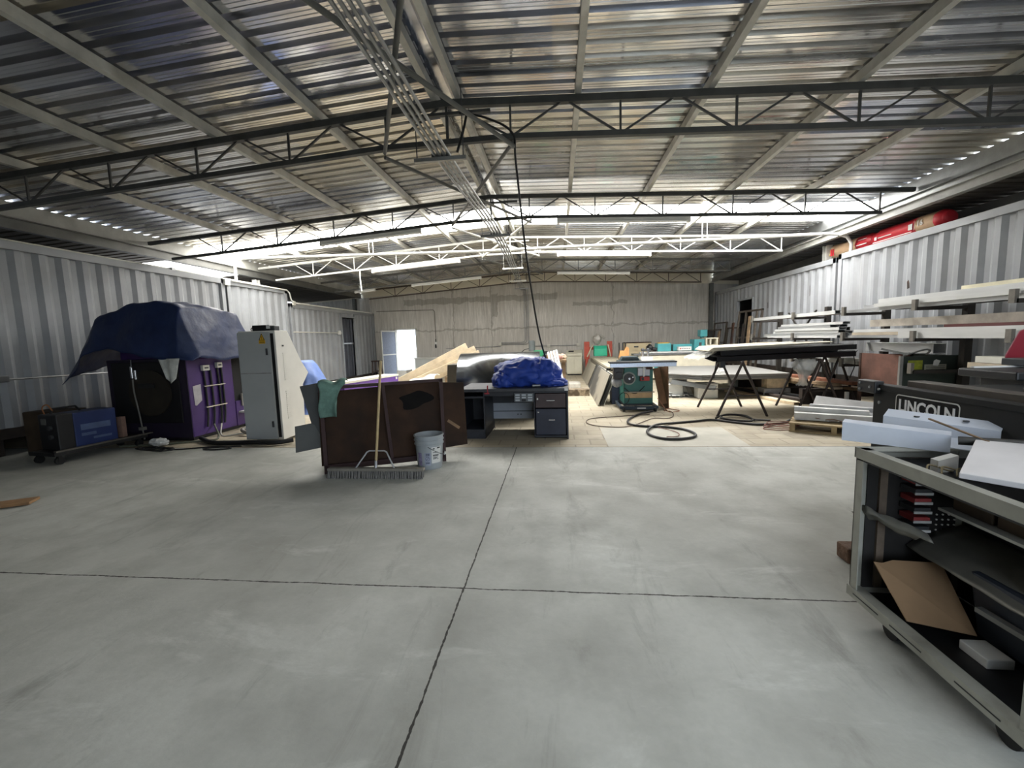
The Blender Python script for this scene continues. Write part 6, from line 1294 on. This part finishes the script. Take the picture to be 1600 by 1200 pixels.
for (x, y) in ((0.06, 0.12), (0.06, D_ - 0.22), (W_ - 0.06, 0.12), (W_ - 0.06, D_ - 0.22)):
    b = MB(); b.cyl((x - 0.018, y, 0.045), (x + 0.018, y, 0.045), 0.045, 22); b.box(x - 0.026, x + 0.026, y - 0.015, y + 0.02, 0.045, 0.088); b.build('caster', black_rub, t, smooth=40)
# things in and on the cart
V = Vector
b = MB(); tl, trr, brr_, bll = V((1.515, 2.150, 0.315)), V((1.80, 2.135, 0.325)), V((1.742, 1.875, 0.140)), V((1.532, 1.958, 0.140))
nrm = (trr - tl).cross(bll - tl).normalized() * 0.006
b.prism([tl, tl + (trr - tl) * 0.12 + (tl - bll) * -0.02, tl + (trr - tl) * 0.3 + (tl - bll) * 0.035, trr + (tl - bll) * 0.0, brr_, bll], nrm)
solo(b, 'cardboard_sheet', card, 'torn brown cardboard sheet leaning inside the grey tool cart', 'cardboard', None, bll)
b = MB(); b.box(1.80, 1.94, 1.52, 1.95, 0.095, 0.40); b.v = [(x - 0.05 * (z > .3) * (x < 1.85), y, z) for x, y, z in b.v]
solo(b, 'plastic_bin', mat('navy_bin', (44, 50, 60), 0.45, 0, 0.1, 4), 'dark navy plastic bin on the cart bottom shelf behind the cardboard', 'bin', None, (1.86, 1.7, 0.095), bevel=0.02)
b = MB(); b.box(1.60, 1.90, 1.40, 1.50, 0.095, 0.26); solo(b, 'tool_case', black_m, 'black tool case on the cart bottom shelf at the right edge', 'case', None, (1.75, 1.45, 0.095), bevel=0.012)
b = MB(); b.blob((1.70, 1.46, 0.315), 0.06, 0.045, 0.055, 22, 14, lambda d: 1 + 0.15 * vnoise(d * 2)); solo(b, 'work_glove', mat('grey_glove', (120, 120, 122), 0.7, 0, 0.12, 9), 'grey rolled glove on the black tool case inside the cart', 'glove', None, (1.7, 1.46, 0.26), smooth=40)
b = MB(); b.box(1.66, 1.76, 1.74, 1.86, 0.095, 0.135); solo(b, 'white_carton', white_paint, 'small white carton on the cart bottom shelf under the cardboard', 'box', None, (1.68, 1.7, 0.095), bevel=0.004)
b = MB(); b.bar((1.74, 1.88, 0.26), (1.78, 1.52, 0.25), 0.03, 0.02); solo(b, 'steel_flat', mat('edge_grey', (130, 130, 126)), 'grey steel flat lying beside the navy bin in the cart', 'bar', None, (1.74, 1.88, 0.25))
for k, (y0, y1, nm) in enumerate(((1.66, 1.90, 'brown carton on the upper cart shelf, nearer one'), (1.92, 2.10, 'brown carton on the upper cart shelf, farther one'))):
    b = MB(); b.box(1.80, 1.94, y0, y1, 0.608, 0.70); solo(b, 'small_carton', mat('dark_carton', (92, 74, 52)), nm, 'box', None, (1.85, y0, 0.608), bevel=0.004)
b = MB(); b.box(1.735, 1.77, 1.50, 1.63, 0.608, 0.70); solo(b, 'metal_plate', mat('pale_green_plate', (160, 172, 164), 0.5, 0.2, 0.05, 5), 'pale green metal plate on the upper cart shelf by the right edge', 'plate', None, (1.75, 1.56, 0.608))
t = thing('parts_organizer', 'stack of small red and grey bins at the back of the tool cart', 'bins', (1.708, 2.186, 0.455))
for k in range(6):
    b = MB(); b.box(-0.036, 0.036, -0.045, 0.045, 0.046 * k + 0.02, 0.046 * k + 0.046); q = b.build('bin_drawer', mat('bin_red', (150, 58, 58), 0.5, 0, 0.15, 6) if k % 2 else dark_grey, t, bevel=0.003)
    b = MB(); b.box(-0.04, 0.038, -0.05, -0.045, 0.046 * k + 0.018, 0.046 * k + 0.030); b.build('bin_lip', mat('pale_lip', (180, 180, 178), 0.5), q)
b = MB()
b.grid(lambda u, v: (1.50 + 0.15 * u, 2.20 - 0.20 * u + 0.10 * v, 0.535 - 0.05 * u + 0.03 * sin(v * 5) + 0.03 * vnoise((u * 3, v * 3, 3))), 16, 10)
solo(b, 'metal_scrap', mat('grey_tray', (122, 120, 112)), 'crumpled grey metal scrap on the cart middle shelf by the corner post', 'scrap', None, (1.5, 2.2, 0.5), smooth=60, solid=0.004)
b = MB(); b.prism([(1.78, 1.42, 0.40), (1.95, 1.42, 0.455), (1.95, 1.42, 0.56), (1.86, 1.42, 0.58), (1.78, 1.42, 0.50)], (0, 0.34, 0)); solo(b, 'tool_bag', mat('dark_tool_bag', (34, 36, 42), 0.7, 0, 0.15, 6), 'dark folded tool bag on the sloping middle shelf of the grey cart', 'bag', None, (1.86, 1.6, 0.45), bevel=0.02)
# white angle pieces lying on the cart top
ang = mat('white_angle_plate', (214, 220, 230), 0.5, 0.1, 0.04, 4)
b = MB()
p0, p1 = V((1.492, 2.395, 0.862)), V((1.803, 2.138, 0.862)); up_ = V((0, 0, 1)); dd_ = (p1 - p0).normalized(); nn = V((-dd_.y, dd_.x, 0)) * -1
if nn.y < 0: nn = -nn
b.prism([p0, p1, p1 + up_ * 0.082, p0 + up_ * 0.095], nn * 0.005); b.prism([p0 + up_ * 0.095, p1 + up_ * 0.06 + nn * 0.02, p1 + nn * 0.10 + up_ * 0.08, p0 + nn * 0.07 + up_ * 0.10], V((0, 0, 0.004)))
solo(b, 'steel_angle', ang, 'white steel angle overhanging the far corner of the cart top', 'angle', None, p0)
b = MB(); q0, q1 = V((1.735, 2.46, 0.90)), V((2.00, 2.13, 0.905)); d2 = (q1 - q0).normalized(); n2 = V((-d2.y, d2.x, 0)); n2 = n2 if n2.y > 0 else -n2
b.prism([q0, q1, q1 + up_ * 0.055, q0 + up_ * 0.075], n2 * 0.005); b.prism([q0 + up_ * 0.075, q1 + up_ * 0.055, q1 + up_ * 0.085 + n2 * 0.07, q0 + up_ * 0.105 + n2 * 0.07], V((0, 0, 0.004)))
b.prism([q0, q1, q1 - n2 * 0.06 - up_ * 0.04, q0 - n2 * 0.06 - up_ * 0.035], V((0, 0, 0.004)))
a2 = solo(b, 'steel_angle', ang, 'long white steel angle on the cart top under the white lettering', 'angle', None, q0)
b = MB()
for f_ in (0.3, 0.72): c = q0.lerp(q1, f_) + up_ * (0.083) + n2 * 0.03 - q0; b.cyl(c, c + V((0, 0, .006)), 0.012, 14)
b.build('bolt_hole', dark_grey, a2)
b = MB(); c0, c1, c2_, c3 = V((1.530, 1.770, 0.885)), V((1.835, 2.06, 0.945)), V((2.06, 1.88, 0.95)), V((1.72, 1.52, 0.89))
b.prism([c0, c1, c2_, c3], V((0, 0, -0.022))); solo(b, 'foam_sheet', mat('foam_white', (222, 220, 220), 0.6, 0, 0.03, 5), 'thick white panel lying tilted on the cart top by the right edge', 'panel', None, c0, bevel=0.003)
b = MB(); b.cyl((1.80, 2.10, 0.93), (2.3, 1.72, 0.965), 0.019, 14); solo(b, 'steel_pipe', mat('dull_pipe', (74, 74, 72), 0.5, 0.4, 0.12, 7), 'dull grey pipe lying behind the white panel on the cart', 'pipe', None, (1.8, 2.1, 0.92), smooth=40)
b = MB(); b.bar((1.80, 2.26, 1.00), (1.86, 2.02, 0.94), 0.012, 0.006); solo(b, 'wooden_stick', wood_old, 'thin wooden stick poking up behind the white panel on the cart', 'stick', None, (1.8, 2.2, 0.94))
b = MB(); b.box(1.66, 1.74, 2.02, 2.06, 0.807, 0.87); b.v = [(x, y, z + 0.3 * (x - 1.7)) for x, y, z in b.v]; solo(b, 'metal_clip', plastic_w, 'small white clip on the cart top tray between angle and panel', 'clip', None, (1.7, 2.04, 0.807))
for k in range(5):
    b = MB(); x = 1.60 + 0.035 * k; b.tube(smooth_path([(x, 2.0 - .03 * k, 0.815), (x + 0.04, 2.04 - .03 * k, 0.835), (x + 0.09, 2.0 - .03 * k, 0.82), (x + 0.13, 2.03 - 0.03 * k, 0.81)]), 0.004, 5)
    solo(b, 'wire_offcut', mat('brass_wire', (150, 138, 108), 0.5, 0.3, 0.1, 9), ['first', 'second', 'third', 'fourth', 'fifth'][k] + ' wire offcut in the cart top tray, counted from the far corner', 'wire', 'wire offcuts in the cart tray', (x, 2.0 - .03 * k, 0.81), smooth=50)
b = MB(); b.box(1.755, 1.86, 2.70, 2.82, 0, 0.10); b.v = [(x + 0.012 * vnoise((x * 9, y * 9, z * 9)), y, z) for x, y, z in b.v]; solo(b, 'wood_block', mat('rough_block', (110, 84, 66), 0.85, 0, 0.2, 12, bump=0.4), 'rough brown wood block on the floor behind the tool cart', 'block', None, (1.8, 2.76, 0), bevel=0.012)
# ================================================================== OVERHEAD SERVICES
lamp_w = mat('lamp_housing_white', (226, 226, 222), 0.45, 0, 0.03, 5)
tube_w = mat('lamp_tube_glass', (240, 240, 238), 0.25, 0, 0.01, 5)
def lamp(label, x0, x1, y):
    xm = (x0 + x1) / 2; s = atan2(chord_z(x1) - chord_z(x0), x1 - x0); z = chord_z(xm) - 0.47
    t = thing('batten_lamp', label, 'lamp', (xm, y, z), 0, 'unlit batten lamps under the trusses'); t.rotation_euler = (0, -s, 0)
    h = (x1 - x0) / 2
    b = MB(); b.prism([(-h, -0.045, 0.02), (-h, 0.045, 0.02), (-h, 0.03, 0.065), (-h, -0.03, 0.065)], (2 * h, 0, 0)); b.build('housing', lamp_w, t)
    for yy in (-0.03, 0.03):
        b = MB(); b.cyl((-h + 0.05, yy, 0.0), (h - 0.05, yy, 0.0), 0.018, 12); b.build('tube', tube_w, t, smooth=40)
    for e in (-h, h - 0.05):
        b = MB(); b.box(e, e + 0.05, -0.05, 0.05, -0.025, 0.03); b.build('end_socket', lamp_w, t)
    for e in (-h * .6, h * .6):
        b = MB(); b.box(e - 0.01, e + 0.01, -0.008, 0.008, 0.06, 0.105); b.build('hanger', galv, t)
for y, nm in ((8.2, 'dark truss before the bright skylight'), (11.45, 'pale truss'), (14.65, 'grey truss near the back wall')):
    lamp('long white batten lamp under the right half of the ' + nm, 0.02, 2.40, y)
    lamp('long white batten lamp under the left half of the ' + nm, -5.02 if y > 9 else -4.62, -2.55, y)
lamp('short white batten lamp near the left end of the grey truss', -7.1, -6.35, 14.65)
# four conduits running down the length of the shed on hung struts
cz = 3.40
for k in range(4):
    x = -1.265 + 0.052 * k
    b = MB(); b.tube(smooth_path([(x - 0.05, -1.5, cz + 0.05), (x, 1.5, cz + 0.02), (x + 0.01, 4.6, cz), (x + 0.10, 8.0, cz), (x + 0.02, 11.8, cz), (x - 0.10, 15.0, cz), (x - 0.17, 17.70, cz)], 6), 0.0145, 10)
    solo(b, 'conduit', galv, ['leftmost', 'second from left', 'third from left', 'rightmost'][k] + ' of four grey conduits running under the ridge to the back wall', 'conduit', 'conduits under the ridge', (x, 4.6, cz), smooth=50)
for k, (y, dx, nm) in enumerate(((4.62, 0, 'nearest, below the first dark truss'), (8.05, .09, 'below the truss before the skylight'), (11.8, 0.02, 'below the pale truss'), (14.4, -.08, 'below the grey truss'), (16.6, -.14, 'close to the back wall'))):
    t = thing('strut_hanger', 'channel strut hung on rods carrying the four conduits, ' + nm, 'hanger', (-1.2 + dx, y, cz - 0.04), 0, 'struts carrying the conduits')
    b = MB(); b.box(-0.28, 0.28, -0.02, 0.02, -0.02, 0.018); b.build('channel', galv if k not in (2, 3) else truss_white, t)
    for x in (-0.25, 0.25):
        b = MB(); zt = chord_z(-1.2 + x) - 0.02 - (cz - 0.04); b.cyl((x, 0, 0), (x, 0, zt), 0.006, 6); b.build('rod', dark_grey if k != 2 else truss_white, t)
    for q in range(4):
        b = MB(); x = -0.078 + 0.052 * q; b.box(x - 0.012, x + 0.012, -0.012, 0.012, 0.018, 0.07); b.build('pipe_clamp', dark_grey, t)
# sway braces between the truss bottom chords near the ridge
def nodez(x): return chord_z(x) - 0.37
ys = [1.8] + TY[:4]
bm_m = [truss_mid, truss_mid, truss_white, truss_mid]
for k in range(4):
    for s in (-1, 1):
        p = (RX - 0.75 * s, ys[k], nodez(RX - 0.75 * s) - 0.05 - 0.05 * (s > 0)); q = (RX + 0.75 * s, ys[k + 1], nodez(RX + 0.75 * s) - 0.05 - 0.05 * (s > 0))
        b = MB(); b.tube([p, q], 0.022, 8)
        lab = ['nearest sway brace, in front of the first truss', 'sway brace between the first and second trusses', 'pale sway brace between the second truss and the pale truss', 'grey sway brace between the pale truss and the grey truss'][k] + (', running back to the right' if s > 0 else ', running back to the left')
        solo(b, 'sway_brace', bm_m[k], lab, 'brace', 'crossed braces under the ridge', p, smooth=50)
# white pipe crossing the shed in front of the pale truss
t = thing('crossing_pipe', 'white pipe crossing the shed overhead, bent down onto both containers', 'pipe', (-1.0, 10.05, 3.5))
P_ = [(-7.95, 0, 3.09), (-7.95, 0, 3.42), (-7.93, 0, 3.53), (-7.84, 0, 3.61), (-7.72, 0, 3.63), (-1.9, 0, 3.50), (5.75, 0, 3.48), (5.98, 0, 3.46), (6.16, 0, 3.40), (6.25, 0, 3.26), (6.25, 0, 3.09)]
b = MB(); b.tube([(x + 1.0, y, z - 3.5) for x, y, z in P_], 0.033, 12); b.build('pipe', white_paint, t, smooth=60)
for x in (-4.4, 3.25):
    for d in (-0.05, 0.05):
        b = MB(); zt = chord_z(x) + 0.05 - 3.5; b.cyl((x + 1 + d, 0, 0.0), (x + 1 + d, 0, zt), 0.008, 6); b.build('hanger_rod', white_paint, t)
b = MB(); b.tube(smooth_path([(-5.36, 11.44, 3.47), (-5.35, 11.40, 3.2), (-5.31, 11.36, 2.87)]), 0.018, 8); solo(b, 'drop_conduit', white_paint, 'white drop conduit hanging free from the pale truss at left', 'conduit', None, (-5.36, 11.4, 3.47), smooth=50)
b = MB(); b.tube(smooth_path([(-1.05, 4.97, 3.98), (-0.75, 4.96, 3.90), (-0.46, 4.96, 3.72), (-0.44, 5.1, 3.45), (-0.38, 5.6, 2.5), (-0.28, 6.3, 1.55), (-0.16, 6.74, 1.0), (-0.12, 6.82, 0.76)], 8), 0.0125, 8)
solo(b, 'power_cable', black_rub, 'black power cable dropping from the first truss to the desk tarp', 'cable', None, (-0.45, 5.0, 3.72), smooth=50)
b = MB(); b.tube(smooth_path([(-0.95, 4.94, 3.98), (-0.98, 4.8, 3.7), (-1.02, 4.66, 3.44)]), 0.014, 8); solo(b, 'power_cable', black_rub, 'short black cable from the first truss down to the nearest strut', 'cable', None, (-0.95, 4.94, 3.98), smooth=50)
# conduit with bracket where the short left container steps down
t = thing('container_conduit', 'white conduit stepping down at the end of the left container', 'conduit', (CL + 0.06, 11.9, 2.8))
b = MB(); b.tube([(0, -2.2, 0.25), (0, -0.10, 0.25), (0.0, 0.02, 0.18), (0.0, 0.08, -0.02), (0.0, 0.25, -0.09), (0, 5.6, -0.09)], 0.022, 8); b.build('pipe', white_paint, t, smooth=50)
b = MB(); b.box(-0.03, 0.03, 0.14, 0.24, -0.16, -0.04); b.build('junction_box', offwhite, t, bevel=0.005)
t = thing('container_conduit', 'dark conduit with white box running down the seam of the left container', 'conduit', (CL + 0.04, 9.53, 3.0))
b = MB(); b.tube([(0, 0, 0.0), (0, 0, -2.3)], 0.014, 8); b.build('pipe', dark_grey, t, smooth=50)
b = MB(); b.box(-0.03, 0.05, -0.08, 0.08, -0.08, 0.06); b.build('junction_box', white_paint, t, bevel=0.006)
t = thing('wall_conduit', 'thin conduit with box running along the lower far left container to its door', 'conduit', (CL + 0.04, 12.0, 1.85))
b = MB(); b.tube([(0, 0.0, 0), (0, 2.85, 0)], 0.014, 8); b.build('pipe', offwhite, t, smooth=50)
b = MB(); b.box(-0.02, 0.05, 2.6, 2.72, -0.06, 0.08); b.build('junction_box', white_paint, t, bevel=0.006)
# ------------------------------------------------------------------ light and camera
w = bpy.data.worlds.new('World'); scene.world = w; w.use_nodes = True
bg = w.node_tree.nodes['Background']; bg.inputs['Color'].default_value = (0.78, 0.88, 1.0, 1); bg.inputs['Strength'].default_value = 3.0
def portal(loc, rot, sx, sy):
    l = bpy.data.lights.new('portal', 'AREA'); l.shape = 'RECTANGLE'; l.size = sx; l.size_y = sy; l.cycles.is_portal = True
    o = bpy.data.objects.new('daylight_opening', l); COL.objects.link(o); o.location = loc; o.rotation_euler = rot; return o
portal((2.6, YF, 1.6), (rad(90), 0, 0), 4.8, 3.2)
portal((-6.49, YB + 0.1, 1.0), (rad(-90), 0, 0), 0.88, 1.97)
cam = bpy.data.cameras.new('Camera'); co = bpy.data.objects.new('Camera', cam); COL.objects.link(co); scene.camera = co
YAW, PIT, ROL, FPX = 0.10972456, 0.10552894, -0.03023997, 665.0
cam.sensor_width = 36.0; cam.lens = FPX / 1600 * 36.0; cam.clip_start = 0.02; cam.clip_end = 200
cy, sy = cos(YAW), sin(YAW); right = Vector((cy, sy, 0)); fwd = Vector((-sy, cy, 0)); up = Vector((0, 0, 1))
fwd, up = fwd * cos(PIT) - up * sin(PIT), up * cos(PIT) + fwd * sin(PIT)
right, up = right * cos(ROL) + up * sin(ROL), up * cos(ROL) - right * sin(ROL)
co.matrix_world = Matrix(((right.x, up.x, -fwd.x, 0), (right.y, up.y, -fwd.y, 0), (right.z, up.z, -fwd.z, 1.45), (0, 0, 0, 1)))
vs = scene.view_settings; vs.view_transform = 'Standard'; vs.look = 'None'; vs.gamma = 1.0; vs.use_curve_mapping = False
vs.exposure = 1.02
scene.cycles.use_denoising = True
scene.cycles.max_bounces = 8; scene.cycles.diffuse_bounces = 5; scene.cycles.glossy_bounces = 4; scene.cycles.transparent_max_bounces = 12
scene.cycles.sample_clamp_indirect = 8.0
